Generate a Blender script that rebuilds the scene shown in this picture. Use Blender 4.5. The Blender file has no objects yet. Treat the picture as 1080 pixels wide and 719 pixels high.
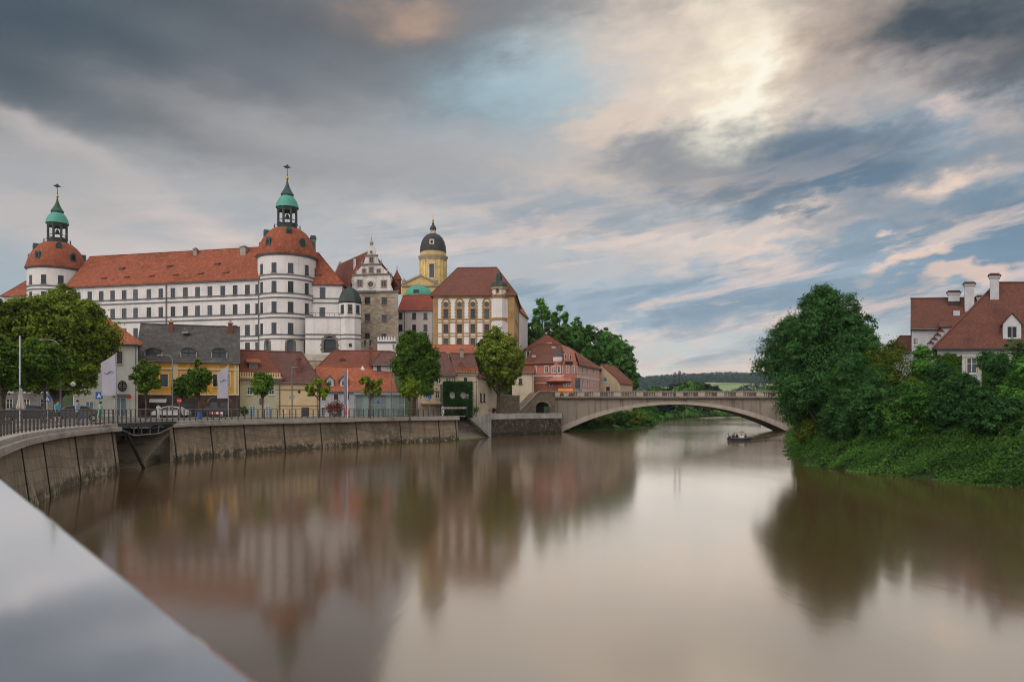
import bpy, bmesh, math, random
import numpy as np
from mathutils import Vector, Matrix
R = math.radians
sc = bpy.context.scene
col = sc.collection
# ---------------------------------------------------------------- camera
EYE, HOR, FP, CX = 4.6, 431.0, 780.0, 540.0      # eye height over the river, horizon row, focal length (photo pixels)
cam = bpy.data.cameras.new('camera'); camo = bpy.data.objects.new('camera', cam); col.objects.link(camo)
camo.location = (0, 0, EYE); camo.rotation_euler = (R(90), 0, 0)
cam.sensor_width = 36; cam.lens = 36*FP/1080; cam.shift_y = (HOR-359.5)/1080
cam.clip_start = .05; cam.clip_end = 9000
cam.dof.use_dof = True; cam.dof.focus_distance = 95; cam.dof.aperture_fstop = 3.2
sc.camera = camo
# ---------------------------------------------------------------- sun and exposure
SUN_AZ, SUN_EL = math.atan((772-CX)/FP), R(23)
sv = Vector((math.sin(SUN_AZ)*math.cos(SUN_EL), math.cos(SUN_AZ)*math.cos(SUN_EL), math.sin(SUN_EL)))
sl = bpy.data.lights.new('sun', 'SUN'); sl.energy = 0.5; sl.angle = R(50); sl.color = (1, .86, .68)
so = bpy.data.objects.new('sun', sl); col.objects.link(so); so.rotation_euler = sv.to_track_quat('Z', 'Y').to_euler()
so.location = (60, 200, 120)
sc.view_settings.view_transform = 'Standard'; sc.view_settings.look = 'None'
sc.view_settings.exposure = 0.0; sc.view_settings.gamma = 1; sc.view_settings.use_curve_mapping = False
sc.cycles.max_bounces = 8; sc.cycles.transparent_max_bounces = 8; sc.cycles.use_denoising = True; sc.cycles.filter_width = 1.05
sc.cycles.caustics_reflective = False; sc.cycles.caustics_refractive = False

def lin(c): return tuple(((v/255)/12.92 if v/255 <= .04045 else ((v/255+.055)/1.055)**2.4) for v in c)

class G:
    """tiny node-graph helper"""
    def __init__(s, nt): s.nt = nt; s.N = nt.nodes; s.L = nt.links
    def node(s, t, **kw):
        n = s.N.new(t)
        for k, v in kw.items(): setattr(n, k, v)
        return n
    def put(s, sock, v):
        if v is None: return
        if hasattr(v, 'is_output'): s.L.new(v, sock)
        else:
            if sock.type == 'RGBA' and len(v) == 3: v = (*v, 1)
            sock.default_value = v
    def m(s, op, a, b=None, c=None, clamp=False):
        n = s.node('ShaderNodeMath', operation=op, use_clamp=clamp)
        s.put(n.inputs[0], a); s.put(n.inputs[1], b)
        if c is not None: s.put(n.inputs[2], c)
        return n.outputs[0]
    def mix(s, f, a, b, blend='MIX'):
        n = s.node('ShaderNodeMix', data_type='RGBA', blend_type=blend)
        s.put(n.inputs[0], f); s.put(n.inputs[6], a); s.put(n.inputs[7], b)
        return n.outputs[2]
    def step(s, v, a, b, lo=0., hi=1.):
        n = s.node('ShaderNodeMapRange', interpolation_type='SMOOTHSTEP')
        s.put(n.inputs[0], v); n.inputs[1].default_value = a; n.inputs[2].default_value = b
        n.inputs[3].default_value = lo; n.inputs[4].default_value = hi
        return n.outputs[0]
    def xyz(s, x, y, z=0.):
        n = s.node('ShaderNodeCombineXYZ'); s.put(n.inputs[0], x); s.put(n.inputs[1], y); s.put(n.inputs[2], z); return n.outputs[0]
    def noise(s, vec, scale, detail=4, rough=.5, dist=0., out=0):
        n = s.node('ShaderNodeTexNoise'); s.put(n.inputs['Vector'], vec); s.put(n.inputs['Scale'], float(scale))
        n.inputs['Detail'].default_value = detail; n.inputs['Roughness'].default_value = rough; n.inputs['Distortion'].default_value = dist
        return n.outputs[out]
    def ramp(s, f, stops):
        n = s.node('ShaderNodeValToRGB'); s.put(n.inputs[0], f); e = n.color_ramp.elements
        while len(e) < len(stops): e.new(.5)
        for i, (p, c) in enumerate(stops): e[i].position = p; e[i].color = (*c, 1)
        return n.outputs[0]

# ---------------------------------------------------------------- sky
world = bpy.data.worlds.new('World'); sc.world = world; world.use_nodes = True
def make_sky():
    g = G(world.node_tree); g.N.clear()
    tc = g.node('ShaderNodeTexCoord'); sep = g.node('ShaderNodeSeparateXYZ'); g.L.new(tc.outputs['Generated'], sep.inputs[0])
    x, y, z = sep.outputs
    U = g.m('MULTIPLY', g.m('ARCTAN2', x, y), 57.2958)                 # azimuth, elevation in degrees
    V = g.m('MULTIPLY', g.m('ARCSINE', z), 57.2958)
    V = g.m('ABSOLUTE', V)
    # wind-drawn warp
    wc = g.xyz(g.m('MULTIPLY', U, .045), g.m('MULTIPLY', V, .11), 3.1)
    wn = g.node('ShaderNodeTexNoise'); g.L.new(wc, wn.inputs['Vector']); wn.inputs['Scale'].default_value = 1.6
    wn.inputs['Detail'].default_value = 5; wn.inputs['Roughness'].default_value = .5; wn.inputs['Distortion'].default_value = .15
    ws = g.node('ShaderNodeSeparateColor'); g.L.new(wn.outputs['Color'], ws.inputs[0])
    U2 = g.m('ADD', U, g.m('MULTIPLY', g.m('SUBTRACT', ws.outputs[0], .5), 15.))
    V2 = g.m('ADD', V, g.m('MULTIPLY', g.m('SUBTRACT', ws.outputs[1], .5), 5.))
    w2 = g.node('ShaderNodeTexNoise'); g.L.new(g.xyz(g.m('MULTIPLY', U, .16), g.m('MULTIPLY', g.m('ADD', V, g.m('MULTIPLY', U, -.12)), .34), 6.2), w2.inputs['Vector']); w2.inputs['Scale'].default_value = 1.7
    w2.inputs['Detail'].default_value = 6; w2.inputs['Roughness'].default_value = .58
    s2 = g.node('ShaderNodeSeparateColor'); g.L.new(w2.outputs['Color'], s2.inputs[0])
    U2 = g.m('ADD', U2, g.m('MULTIPLY', g.m('SUBTRACT', s2.outputs[0], .5), g.step(U, -22, 10, 3., 9.))); V2 = g.m('ADD', V2, g.m('MULTIPLY', g.m('SUBTRACT', s2.outputs[1], .5), g.step(U, -22, 10, 1.8, 5.)))
    c = g.ramp(g.m('DIVIDE', V2, 90.), [(0, lin((150, 174, 190))), (.035, lin((166, 181, 192))), (.09, lin((168, 179, 188))), (.16, lin((172, 175, 179))),
               (.25, lin((168, 169, 171))), (.33, lin((128, 132, 137))), (.5, (.55, .56, .6)), (1, (.9, .9, .95))])
    sky = g.node('ShaderNodeTexSky', sky_type='NISHITA'); sky.sun_disc = False
    sky.sun_elevation = SUN_EL; sky.sun_rotation = SUN_AZ
    nis = g.mix(1., sky.outputs[0], (.07, .07, .07), 'MULTIPLY')
    c = g.mix(.18, c, nis)
    def blob(c, px, py, rx, ry, rgb, w, tilt=0., hard=0):
        a = math.atan((px-CX)/FP); e = math.atan((HOR-py)/FP*math.cos(a))
        a0, e0 = math.degrees(a), math.degrees(e)
        k = math.degrees(1/FP)*math.cos(a)
        sx, sy = rx*k, ry*k
        ct, st = math.cos(R(tilt)), math.sin(R(tilt))
        du, dv = g.m('SUBTRACT', U2, a0), g.m('SUBTRACT', V2, e0)
        p = g.m('ADD', g.m('MULTIPLY', du, ct/sx), g.m('MULTIPLY', dv, st/sx))
        q = g.m('ADD', g.m('MULTIPLY', du, -st/sy), g.m('MULTIPLY', dv, ct/sy))
        r2 = g.m('ADD', g.m('MULTIPLY', p, p), g.m('MULTIPLY', q, q))
        if hard: f = g.step(r2, 1.5, .15, 0, w)
        else: f = g.m('MULTIPLY', g.m('EXPONENT', g.m('MULTIPLY', r2, -1.)), w)
        return g.mix(f, c, lin(rgb))
    # (px, py) is where the cloud stands over the scene: turned into a direction, sizes in degrees
    for b in [
        (330, 205, 400, 62, (190, 189, 189), .9, -4),
        (60, 225, 170, 35, (184, 180, 178), .7, -12),
        (300, 8, 560, 42, (84, 93, 101), .92, -3),
        (150, 80, 290, 64, (46, 66, 80), 1., -6),
        (20, 55, 170, 75, (52, 72, 86), .95, 0),
        (450, 82, 170, 34, (116, 121, 126), .75, -10),
        (45, 148, 90, 14, (196, 188, 186), .7, -20),
        (330, 140, 220, 32, (172, 171, 172), .8, -6),
        (560, 160, 120, 30, (176, 178, 182), .6, -5),
        (480, 290, 260, 40, (182, 188, 194), .6, 0),
        (420, 18, 70, 16, (196, 164, 142), .7, 0),
        (660, 6, 130, 22, (112, 114, 119), .75, 0),
        (590, 88, 105, 44, (150, 184, 200), 1., 6),
        (725, 55, 125, 85, (226, 210, 196), .9, 10),
        (862, 50, 115, 58, (222, 198, 180), .85, 14),
        (650, 140, 70, 20, (222, 202, 186), .75, 10, 1),
        (1030, 38, 150, 84, (30, 58, 76), 1., -10),
        (905, 100, 120, 26, (196, 186, 182), .7, 8),
        (940, 135, 140, 22, (136, 166, 186), .85, 0),
        (800, 180, 165, 48, (100, 116, 132), .98, -4, 1),
        (930, 205, 200, 50, (100, 124, 145), .95, -8),
        (1050, 265, 170, 85, (98, 130, 154), .95, 0),
        (625, 192, 100, 22, (206, 192, 182), .75, 0),
        (700, 208, 30, 20, (140, 150, 162), .8, 0),
        (560, 222, 140, 20, (146, 158, 170), .7, -5),
        (1040, 192, 56, 17, (236, 212, 196), .95, 8),
        (985, 116, 40, 13, (222, 200, 190), .8, 4),
        (1068, 112, 34, 16, (206, 188, 180), .7, 0),
        (750, 305, 240, 26, (148, 170, 190), .8, 4),
        (590, 246, 90, 9, (226, 208, 198), .85, -5),
        (800, 264, 110, 10, (230, 208, 194), .9, 6),
        (840, 236, 60, 7, (222, 202, 190), .8, 4),
        (880, 330, 250, 40, (150, 174, 194), .6, 0),
        (930, 280, 70, 11, (232, 206, 190), .95, 14, 1),
        (985, 302, 60, 13, (226, 200, 186), .9, 16, 1),
        (730, 255, 70, 9, (226, 206, 196), .7, 5),
        (690, 352, 170, 8, (220, 204, 196), .7, 2),
        (660, 330, 200, 9, (150, 168, 184), .7, 2),
        (700, 380, 140, 6, (216, 196, 190), .7, 0),
        (250, 252, 120, 14, (218, 202, 194), .8, -14),
        (120, 262, 160, 16, (206, 196, 192), .7, -6),
        (420, 240, 100, 12, (204, 198, 196), .6, -8),
    ]: c = blob(c, *b)
    # broken cloud: pink-lit tufts and blue gaps low in the middle and right of the sky
    lowmask = g.m('MULTIPLY', g.step(V, 20, 10), g.step(U, -34, 8, .22, 1.))
    cx = g.m('ADD', V, g.m('MULTIPLY', U, -.14))
    st3 = g.noise(g.xyz(g.m('MULTIPLY', U, .055), g.m('MULTIPLY', cx, .24), 4.4), 1.5, 7, .58, .25)
    c = g.mix(g.m('MULTIPLY', g.step(st3, .50, .62), g.m('MULTIPLY', lowmask, .62)), c, lin((122, 148, 168)))
    st2 = g.noise(g.xyz(g.m('MULTIPLY', U, .06), g.m('MULTIPLY', cx, .33), 8.3), 1.5, 7, .6, .25)
    c = g.mix(g.m('MULTIPLY', g.step(st2, .50, .64), g.m('MULTIPLY', lowmask, .72)), c, lin((230, 208, 197)))
    # soft grain of drawn-out cloud everywhere
    st1 = g.noise(g.xyz(g.m('MULTIPLY', U2, .06), g.m('ADD', g.m('MULTIPLY', V2, .42), g.m('MULTIPLY', U2, .05)), 1.7), 1.4, 6, .6, .2)
    c = g.mix(g.step(U, -20, 14, .08, .24), c, g.ramp(st1, [(.28, (.62, .63, .66)), (.5, (.98, .98, .98)), (.72, (1.34, 1.30, 1.26))]), 'MULTIPLY')
    # glow where the sun stands behind the cloud
    c = blob(c, 768, 78, 48, 66, (255, 242, 216), .9)
    c = blob(c, 776, 92, 20, 42, (255, 251, 235), .95)
    # unseen sky behind the camera, brightened, more from the left, to light the fronts
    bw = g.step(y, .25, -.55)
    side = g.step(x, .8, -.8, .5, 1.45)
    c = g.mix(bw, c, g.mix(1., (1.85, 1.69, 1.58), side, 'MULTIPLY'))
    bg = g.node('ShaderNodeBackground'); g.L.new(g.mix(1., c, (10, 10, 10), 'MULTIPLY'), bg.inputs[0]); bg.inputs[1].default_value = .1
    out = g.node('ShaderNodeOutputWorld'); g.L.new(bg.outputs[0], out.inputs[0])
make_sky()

# ---------------------------------------------------------------- materials
MATS = {}
def mat(name, colr, rough=.85, var=.18, scale=.6, bump=.0, kind='plain', spec=.3, metal=0., tile=(.32, .3), dark=None, streak=.0, lichen=None, tide=None):
    if name in MATS: return MATS[name]
    m = bpy.data.materials.new(name); m.use_nodes = True; MATS[name] = m
    g = G(m.node_tree); b = g.N['Principled BSDF']
    tc = g.node('ShaderNodeTexCoord'); ob = tc.outputs['Object']; uv = tc.outputs['UV']
    c1 = tuple(colr); d = dark or tuple(v*(1-var*2.2) for v in colr); l = tuple(min(.9, v*(1+var)) for v in colr)
    n1 = g.noise(ob, scale, 6, .6)
    c = g.ramp(n1, [(.3, d if dark is None else c1), (.5, c1), (.72, l)])
    if dark: c = g.mix(g.step(g.noise(ob, scale*.6, 6, .62), .5, .68, 0, .8), c, dark)
    h = None
    if kind in ('roof', 'stone', 'paving', 'plank'):
        br = g.node('ShaderNodeTexBrick'); g.L.new(uv, br.inputs['Vector'])
        br.inputs['Scale'].default_value = 1; br.inputs['Brick Width'].default_value = tile[0]; br.inputs['Row Height'].default_value = tile[1]
        br.inputs['Mortar Size'].default_value = {'roof': .03, 'stone': .025, 'paving': .012, 'plank': .012}[kind]
        br.inputs['Mortar Smooth'].default_value = .4; br.offset = .5; br.inputs['Bias'].default_value = 0
        k_ = .04 if kind == 'roof' else 0; br.inputs['Color1'].default_value = (.62-k_, .62-k_, .62-k_, 1); br.inputs['Color2'].default_value = (1.14+k_, 1.14+k_, 1.14+k_, 1)
        br.inputs['Mortar'].default_value = ((.5, .5, .5, 1) if kind != 'stone' else (.75, .73, .7, 1))
        c = g.mix({'roof': .75, 'stone': .85, 'paving': .5, 'plank': .6}[kind], c, br.outputs['Color'], 'MULTIPLY')
        h = br.outputs['Fac']
    if streak:
        mp = g.node('ShaderNodeMapping'); g.L.new(ob, mp.inputs[0]); mp.inputs['Scale'].default_value = (1.1, 1.1, .06)
        s = g.noise(mp.outputs[0], 1.4, 5, .65)
        c = g.mix(g.step(s, .48, .72, 0, streak), c, tuple(v*.35 for v in colr))
    if lichen:
        c = g.mix(g.step(g.noise(ob, 1.1, 7, .7), .5, .66, 0, .7), c, lichen)
    if tide:
        sp = g.node('ShaderNodeSeparateXYZ'); g.L.new(ob, sp.inputs[0]); zt = g.m('ADD', sp.outputs[2], g.m('MULTIPLY', g.m('SUBTRACT', g.noise(ob, .7, 6, .65), .5), 1.1))
        c = g.mix(g.step(zt, .75, .35, 0, .85), c, tide); c = g.mix(g.m('MULTIPLY', g.step(zt, 1.5, .9), g.step(g.noise(ob, 1.6, 5, .7), .5, .62, 0, .7)), c, tuple(v*1.7 for v in colr))
    # grain
    c = g.mix(.35, c, g.ramp(g.noise(ob, 9, 3, .6), [(.3, (.72, .72, .72)), (.7, (1.12, 1.12, 1.12))]), 'MULTIPLY')
    g.put(b.inputs['Base Color'], c); b.inputs['Roughness'].default_value = rough
    b.inputs['Specular IOR Level'].default_value = spec; b.inputs['Metallic'].default_value = metal
    if bump or h is not None:
        bp = g.node('ShaderNodeBump'); bp.inputs['Strength'].default_value = bump or .5; bp.inputs['Distance'].default_value = .06
        hn = g.noise(ob, 4, 5, .6)
        if h is not None: hn = g.m('SUBTRACT', g.m('MULTIPLY', hn, .6), h)
        g.L.new(hn, bp.inputs['Height']); g.L.new(bp.outputs[0], b.inputs['Normal'])
    return m

def leafmat(name, dark, light, trans=.35):
    m = bpy.data.materials.new(name); m.use_nodes = True; MATS[name] = m
    g = G(m.node_tree); g.N.clear()
    at = g.node('ShaderNodeAttribute'); at.attribute_name = 'tint'
    oi = g.node('ShaderNodeObjectInfo')
    f = g.m('ADD', at.outputs['Fac'], g.m('MULTIPLY', g.m('SUBTRACT', oi.outputs['Random'], .5), .25), clamp=True)
    c = g.mix(f, dark, light)
    d = g.node('ShaderNodeBsdfPrincipled'); g.L.new(c, d.inputs['Base Color']); d.inputs['Roughness'].default_value = .7; d.inputs['Specular IOR Level'].default_value = .08
    t = g.node('ShaderNodeBsdfTranslucent'); g.L.new(g.mix(1., c, (1.2, 1.3, .5), 'MULTIPLY'), t.inputs[0])
    mx = g.node('ShaderNodeMixShader'); mx.inputs[0].default_value = trans
    g.L.new(d.outputs[0], mx.inputs[1]); g.L.new(t.outputs[0], mx.inputs[2])
    o = g.node('ShaderNodeOutputMaterial'); g.L.new(mx.outputs[0], o.inputs[0])
    return m

def watermat():
    m = bpy.data.materials.new('river_water'); m.use_nodes = True
    g = G(m.node_tree); b = g.N['Principled BSDF']
    tc = g.node('ShaderNodeTexCoord'); ob = tc.outputs['Object']
    mp = g.node('ShaderNodeMapping'); g.L.new(ob, mp.inputs[0]); mp.inputs['Scale'].default_value = (.035, .012, 1); mp.inputs['Rotation'].default_value = (0, 0, R(-20))
    n = g.noise(mp.outputs[0], 1.0, 5, .6, .8)
    c = g.ramp(n, [(.35, (.074, .043, .018)), (.65, (.096, .058, .026))])
    g.put(b.inputs['Base Color'], c)
    b.inputs['IOR'].default_value = 1.95
    g.put(b.inputs['Roughness'], g.ramp(n, [(.35, (.10,)*3), (.65, (.14,)*3)]))
    mp2 = g.node('ShaderNodeMapping'); g.L.new(ob, mp2.inputs[0]); mp2.inputs['Scale'].default_value = (.5, .16, 1); mp2.inputs['Rotation'].default_value = (0, 0, R(62))
    bp = g.node('ShaderNodeBump'); bp.inputs['Strength'].default_value = .025; bp.inputs['Distance'].default_value = .25
    g.L.new(g.noise(mp2.outputs[0], .8, 4, .55, .6), bp.inputs['Height']); g.L.new(bp.outputs[0], b.inputs['Normal'])
    return m

def glassmat(name, colr, rough=.08, var=.5):
    m = bpy.data.materials.new(name); m.use_nodes = True; MATS[name] = m
    g = G(m.node_tree); b = g.N['Principled BSDF']
    oi = g.node('ShaderNodeObjectInfo')
    g.put(b.inputs['Base Color'], g.mix(oi.outputs['Random'], tuple(v*(1-var) for v in colr), tuple(v*(1+var*2.6) for v in colr)))
    b.inputs['Roughness'].default_value = rough; b.inputs['Specular IOR Level'].default_value = .22
    return m

# ---------------------------------------------------------------- mesh builder
class MB:
    def __init__(s): s.v = []; s.f = []; s.mi = []
    def face(s, pts, mi=0):
        n = len(s.v); s.v += [tuple(p) for p in pts]; s.f.append(tuple(range(n, n+len(pts)))); s.mi.append(mi)
    def box(s, o, a, b, c, mi=0):
        """corner o, edge vectors a, b, c"""
        o, a, b, c = map(Vector, (o, a, b, c)); n = len(s.v)
        s.v += [tuple(p) for p in (o, o+a, o+a+b, o+b, o+c, o+a+c, o+a+b+c, o+b+c)]
        fs = [(0, 3, 2, 1), (4, 5, 6, 7), (0, 1, 5, 4), (1, 2, 6, 5), (2, 3, 7, 6), (3, 0, 4, 7)]
        if a.cross(b).dot(c) < 0: fs = [tuple(reversed(q)) for q in fs]
        s.f += [tuple(n+i for i in q) for q in fs]; s.mi += [mi]*6
    def cbox(s, c, size, rz=0., mi=0):
        ca, sa = math.cos(rz), math.sin(rz); a = Vector((ca, sa, 0))*size[0]; b = Vector((-sa, ca, 0))*size[1]; k = Vector((0, 0, size[2]))
        s.box(Vector(c)-a/2-b/2-k/2, a, b, k, mi)
    def prism(s, poly, ext, mi=0):
        """polygon (list of points) extruded along ext"""
        P = [Vector(p) for p in poly]; e = Vector(ext); n = len(P)
        nn = Vector((0, 0, 0))
        for i in range(n): nn += P[i].cross(P[(i+1) % n])
        if nn.dot(e) > 0: P.reverse()
        k = len(s.v); s.v += [tuple(p) for p in P]+[tuple(p+e) for p in P]
        s.f.append(tuple(range(k, k+n))); s.f.append(tuple(reversed(range(k+n, k+2*n))))
        for i in range(n): j = (i+1) % n; s.f.append((k+j, k+i, k+n+i, k+n+j))
        s.mi += [mi]*(n+2)
    def tube(s, pts, rad, seg=8, mi=0, caps=True):
        pts = [Vector(p) for p in pts]; rad = rad if hasattr(rad, '__len__') else [rad]*len(pts)
        k = len(s.v)
        for i, p in enumerate(pts):
            d = (pts[min(i+1, len(pts)-1)]-pts[max(i-1, 0)]).normalized()
            a = d.cross(Vector((0, 0, 1)) if abs(d.z) < .9 else Vector((1, 0, 0))).normalized(); b = d.cross(a)
            for j in range(seg):
                t = 2*math.pi*j/seg; s.v.append(tuple(p+(a*math.cos(t)+b*math.sin(t))*rad[i]))
        for i in range(len(pts)-1):
            for j in range(seg):
                q = k+i*seg; s.f.append((q+j, q+seg+j, q+seg+(j+1) % seg, q+(j+1) % seg)); s.mi.append(mi)
        if caps:
            s.f.append(tuple(range(k, k+seg))); s.f.append(tuple(reversed(range(len(s.v)-seg, len(s.v))))); s.mi += [mi]*2
    def lathe(s, c, prof, seg=32, mi=0, rot=0.):
        k = len(s.v); c = Vector(c)
        for r, z in prof:
            for j in range(seg):
                t = rot+2*math.pi*j/seg; s.v.append((c.x+r*math.cos(t), c.y+r*math.sin(t), c.z+z))
        for i in range(len(prof)-1):
            for j in range(seg):
                q = k+i*seg; s.f.append((q+j, q+(j+1) % seg, q+seg+(j+1) % seg, q+seg+j)); s.mi.append(mi)
        s.f.append(tuple(reversed(range(k, k+seg)))); s.f.append(tuple(range(len(s.v)-seg, len(s.v)))); s.mi += [mi]*2
    def mesh(s, name, mats, org=(0, 0, 0), smooth=None):
        me = bpy.data.meshes.new(name); o = Vector(org)
        me.from_pydata([(p[0]-o.x, p[1]-o.y, p[2]-o.z) for p in s.v], [], s.f)
        for m in (mats if isinstance(mats, (list, tuple)) else [mats]): me.materials.append(m)
        me.polygons.foreach_set('material_index', s.mi)
        uv = me.uv_layers.new(name='UVMap').data
        for p in me.polygons:                       # box-mapped in metres
            n = p.normal; u = Vector((-n.y, n.x, 0)) if abs(n.z) < .97 else Vector((1, 0, 0))
            u.normalize(); w = n.cross(u)
            for li in p.loop_indices:
                q = me.vertices[me.loops[li].vertex_index].co+o; uv[li].uv = (q.dot(u), q.dot(w))
        if smooth:
            me.polygons.foreach_set('use_smooth', [True]*len(me.polygons)); me.set_sharp_from_angle(angle=R(smooth))
        me.update(); return me

def link(name, data, parent=None):
    o = bpy.data.objects.new(name, data); col.objects.link(o)
    if parent: o.parent = parent
    return o
def root_loc(o):
    l = Vector(o.location)
    while o.parent: o = o.parent; l += o.location
    return l
def tag(o, label=None, cat=None, group=None, kind=None):
    if label: o['label'] = label
    if cat: o['category'] = cat
    if group: o['group'] = group
    if kind: o['kind'] = kind
    return o
def thing(name, label, cat, loc=(0, 0, 0), group=None):
    return tag(link_at(name, loc), label, cat, group)
def link_at(name, loc):
    o = bpy.data.objects.new(name, None); o.empty_display_size = .5; col.objects.link(o); o.location = loc; return o
def part(name, mb, mats, parent, smooth=None, label=None):
    return tag(link(name, mb.mesh(name, mats, root_loc(parent), smooth), parent), label)
def single(name, mb, mats, label=None, cat=None, group=None, kind=None, org=(0, 0, 0), smooth=None):
    o = link(name, mb.mesh(name, mats, org, smooth)); o.location = org; return tag(o, label, cat, group, kind)
def copy_tree(o, parent=None):
    c = o.copy(); col.objects.link(c)
    if parent: c.parent = parent
    for ch in [k for k in bpy.data.objects if k.parent == o]: copy_tree(ch, c)
    return c

# ---------------------------------------------------------------- measuring: the photo's directions met with real planes
def W(px, py, d): return Vector(((px-CX)/FP*d, d, EYE-(py-HOR)/FP*d))
def XY(px, d): return Vector(((px-CX)/FP*d, d))
class Face:
    """vertical wall plane from (pxL, dL) to (pxR, dR); u runs along it, v goes inwards, z is up"""
    def __init__(s, pxL, dL, pxR, dR):
        s.A = XY(pxL, dL); s.B = XY(pxR, dR); s.len = (s.B-s.A).length; s.u = (s.B-s.A).normalized(); s.inn = Vector((-s.u.y, s.u.x)); s.rz = math.atan2(s.u.y, s.u.x)
    def ud(s, px, v=0.):
        O = s.A+s.inn*v; k = (px-CX)/FP          # O + t u = d (k, 1)
        t = (k*O.y-O.x)/(s.u.x-k*s.u.y); return t, O.y+t*s.u.y
    def U(s, px, v=0.): return s.ud(px, v)[0]
    def Z(s, px, py, v=0.): return EYE-(py-HOR)/FP*s.ud(px, v)[1]
    def P(s, u, v, z): q = s.A+s.u*u+s.inn*v; return Vector((q.x, q.y, z))
    def rect(s, x0, y0, x1, y1, v=0.):
        c = (x0+x1)/2; return s.U(x0, v), s.U(x1, v), s.Z(c, y1, v), s.Z(c, y0, v)
    def box(s, mb, u0, u1, v0, v1, z0, z1, mi=0):
        mb.box(s.P(u0, v0, z0), s.P(u1, v0, z0)-s.P(u0, v0, z0), s.P(u0, v1, z0)-s.P(u0, v0, z0), (0, 0, z1-z0), mi)
def wall_grid(mb, mp, u0, u1, z0, z1, holes, dep=.22, mi=0, usplit=()):
    """wall sheet with real openings and reveals; mp(u, v, z) places a point"""
    us = sorted({u0, u1, *usplit, *[min(max(h[i], u0), u1) for h in holes for i in (0, 1)]}); zs = sorted({z0, z1, *[min(max(h[i], z0), z1) for h in holes for i in (2, 3)]})
    for a, b in zip(us, us[1:]):
        if b-a < 1e-5: continue
        for c, d in zip(zs, zs[1:]):
            if d-c < 1e-5: continue
            m, k = (a+b)/2, (c+d)/2
            if any(h[0] < m < h[1] and h[2] < k < h[3] for h in holes): continue
            mb.face([mp(a, 0, c), mp(b, 0, c), mp(b, 0, d), mp(a, 0, d)], mi)
    for a, b, c, d in holes:
        mb.face([mp(a, 0, c), mp(b, 0, c), mp(b, dep, c), mp(a, dep, c)], mi); mb.face([mp(a, dep, d), mp(b, dep, d), mp(b, 0, d), mp(a, 0, d)], mi)
        mb.face([mp(a, 0, c), mp(a, dep, c), mp(a, dep, d), mp(a, 0, d)], mi); mb.face([mp(b, dep, c), mp(b, 0, c), mp(b, 0, d), mp(b, dep, d)], mi)
WIN = {}
def win_meshes(w, h, fm, pm, sur=None, cross=True, bars=0, sw=.16):
    w, h = round(w*20)/20, round(h*20)/20; key = (w, h, fm.name, pm.name, sur.name if sur else 0, cross, bars, sw)
    if key in WIN: return WIN[key]
    f = MB(); t = .07 if w < 1.6 else .1
    X = lambda x0, x1, y0, y1, z0, z1, mi=0: f.box((x0, y0, z0), (x1-x0, 0, 0), (0, y1-y0, 0), (0, 0, z1-z0), mi)
    X(-w/2, -w/2+t, .08, .18, 0, h); X(w/2-t, w/2, .08, .18, 0, h); X(-w/2+t, w/2-t, .08, .18, h-t, h); X(-w/2+t, w/2-t, .08, .18, 0, t)
    if cross: X(-t/2, t/2, .085, .175, t, h-t); X(-w/2+t, -t/2, .09, .17, h*.62, h*.62+.05); X(t/2, w/2-t, .09, .17, h*.62, h*.62+.05)
    for i in range(1, bars+1): z = h*i/(bars+1); X(-w/2+t, -t/2, .1, .15, z-.02, z+.02); X(t/2, w/2-t, .1, .15, z-.02, z+.02)
    k = 1 if sur else 0
    X(-w/2-.1, w/2+.1, -.14, .0, -.13, -.003, k)
    if sur:
        X(-w/2-sw, -w/2, -.06, .03, 0, h+sw, 1); X(w/2, w/2+sw, -.06, .03, 0, h+sw, 1); X(-w/2, w/2, -.06, .03, h, h+sw, 1); X(-w/2-sw-.06, w/2+sw+.06, -.12, 0, h+sw, h+sw+.1, 1)
    p = MB(); p.face([(-w/2+.02, .14, .02), (w/2-.02, .14, .02), (w/2-.02, .14, h-.02), (-w/2+.02, .14, h-.02)])
    p.face([(-w/2+.02, .16, h-.02), (w/2-.02, .16, h-.02), (w/2-.02, .16, .02), (-w/2+.02, .16, .02)])
    WIN[key] = (f.mesh('window', [fm, sur] if sur else fm), p.mesh('pane', pm)); return WIN[key]
def put_window(t, pos, rz, w, h, fm, pm, sur=None, cross=True, bars=0, sw=.16, name='window'):
    a, b = win_meshes(w, h, fm, pm, sur, cross, bars, sw)
    o = link(name, a, t); o.location = Vector(pos)-root_loc(t); o.rotation_euler.z = rz
    link('pane', b, o); return o
def hip(mb, F, u0, u1, v0, v1, ze, zr, ru0, ru1, o=.4, th=.2, mi=0, rv=None, gl=False, gr=False):
    rv = (v0+v1)/2 if rv is None else rv
    a, b, c, d = F.P(u0-o, v0-o, ze), F.P(u1+o, v0-o, ze), F.P(u1+o, v1+o, ze), F.P(u0-o, v1+o, ze)
    if gl: a, d = F.P(u0-.15, v0-o, ze), F.P(u0-.15, v1+o, ze); ru0 = u0-.15
    if gr: b, c = F.P(u1+.15, v0-o, ze), F.P(u1+.15, v1+o, ze); ru1 = u1+.15
    e, f = F.P(ru0, rv, zr), F.P(ru1, rv, zr); dn = Vector((0, 0, -th))
    mb.face([a, b, f, e], mi); mb.face([c, d, e, f], mi)
    mb.face([d, a, e], mi); mb.face([b, c, f], mi)
    for p, q in ((a, b), (b, c), (c, d), (d, a)): mb.face([p+dn, q+dn, q, p], mi)
    mb.face([d+dn, c+dn, b+dn, a+dn], mi)
    # ridge and hip tiles
    mb.tube([e, f], .14, 6, mi)
    if not gl: mb.tube([a, e], .11, 6, mi)
    if not gr: mb.tube([b, f], .11, 6, mi)
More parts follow.
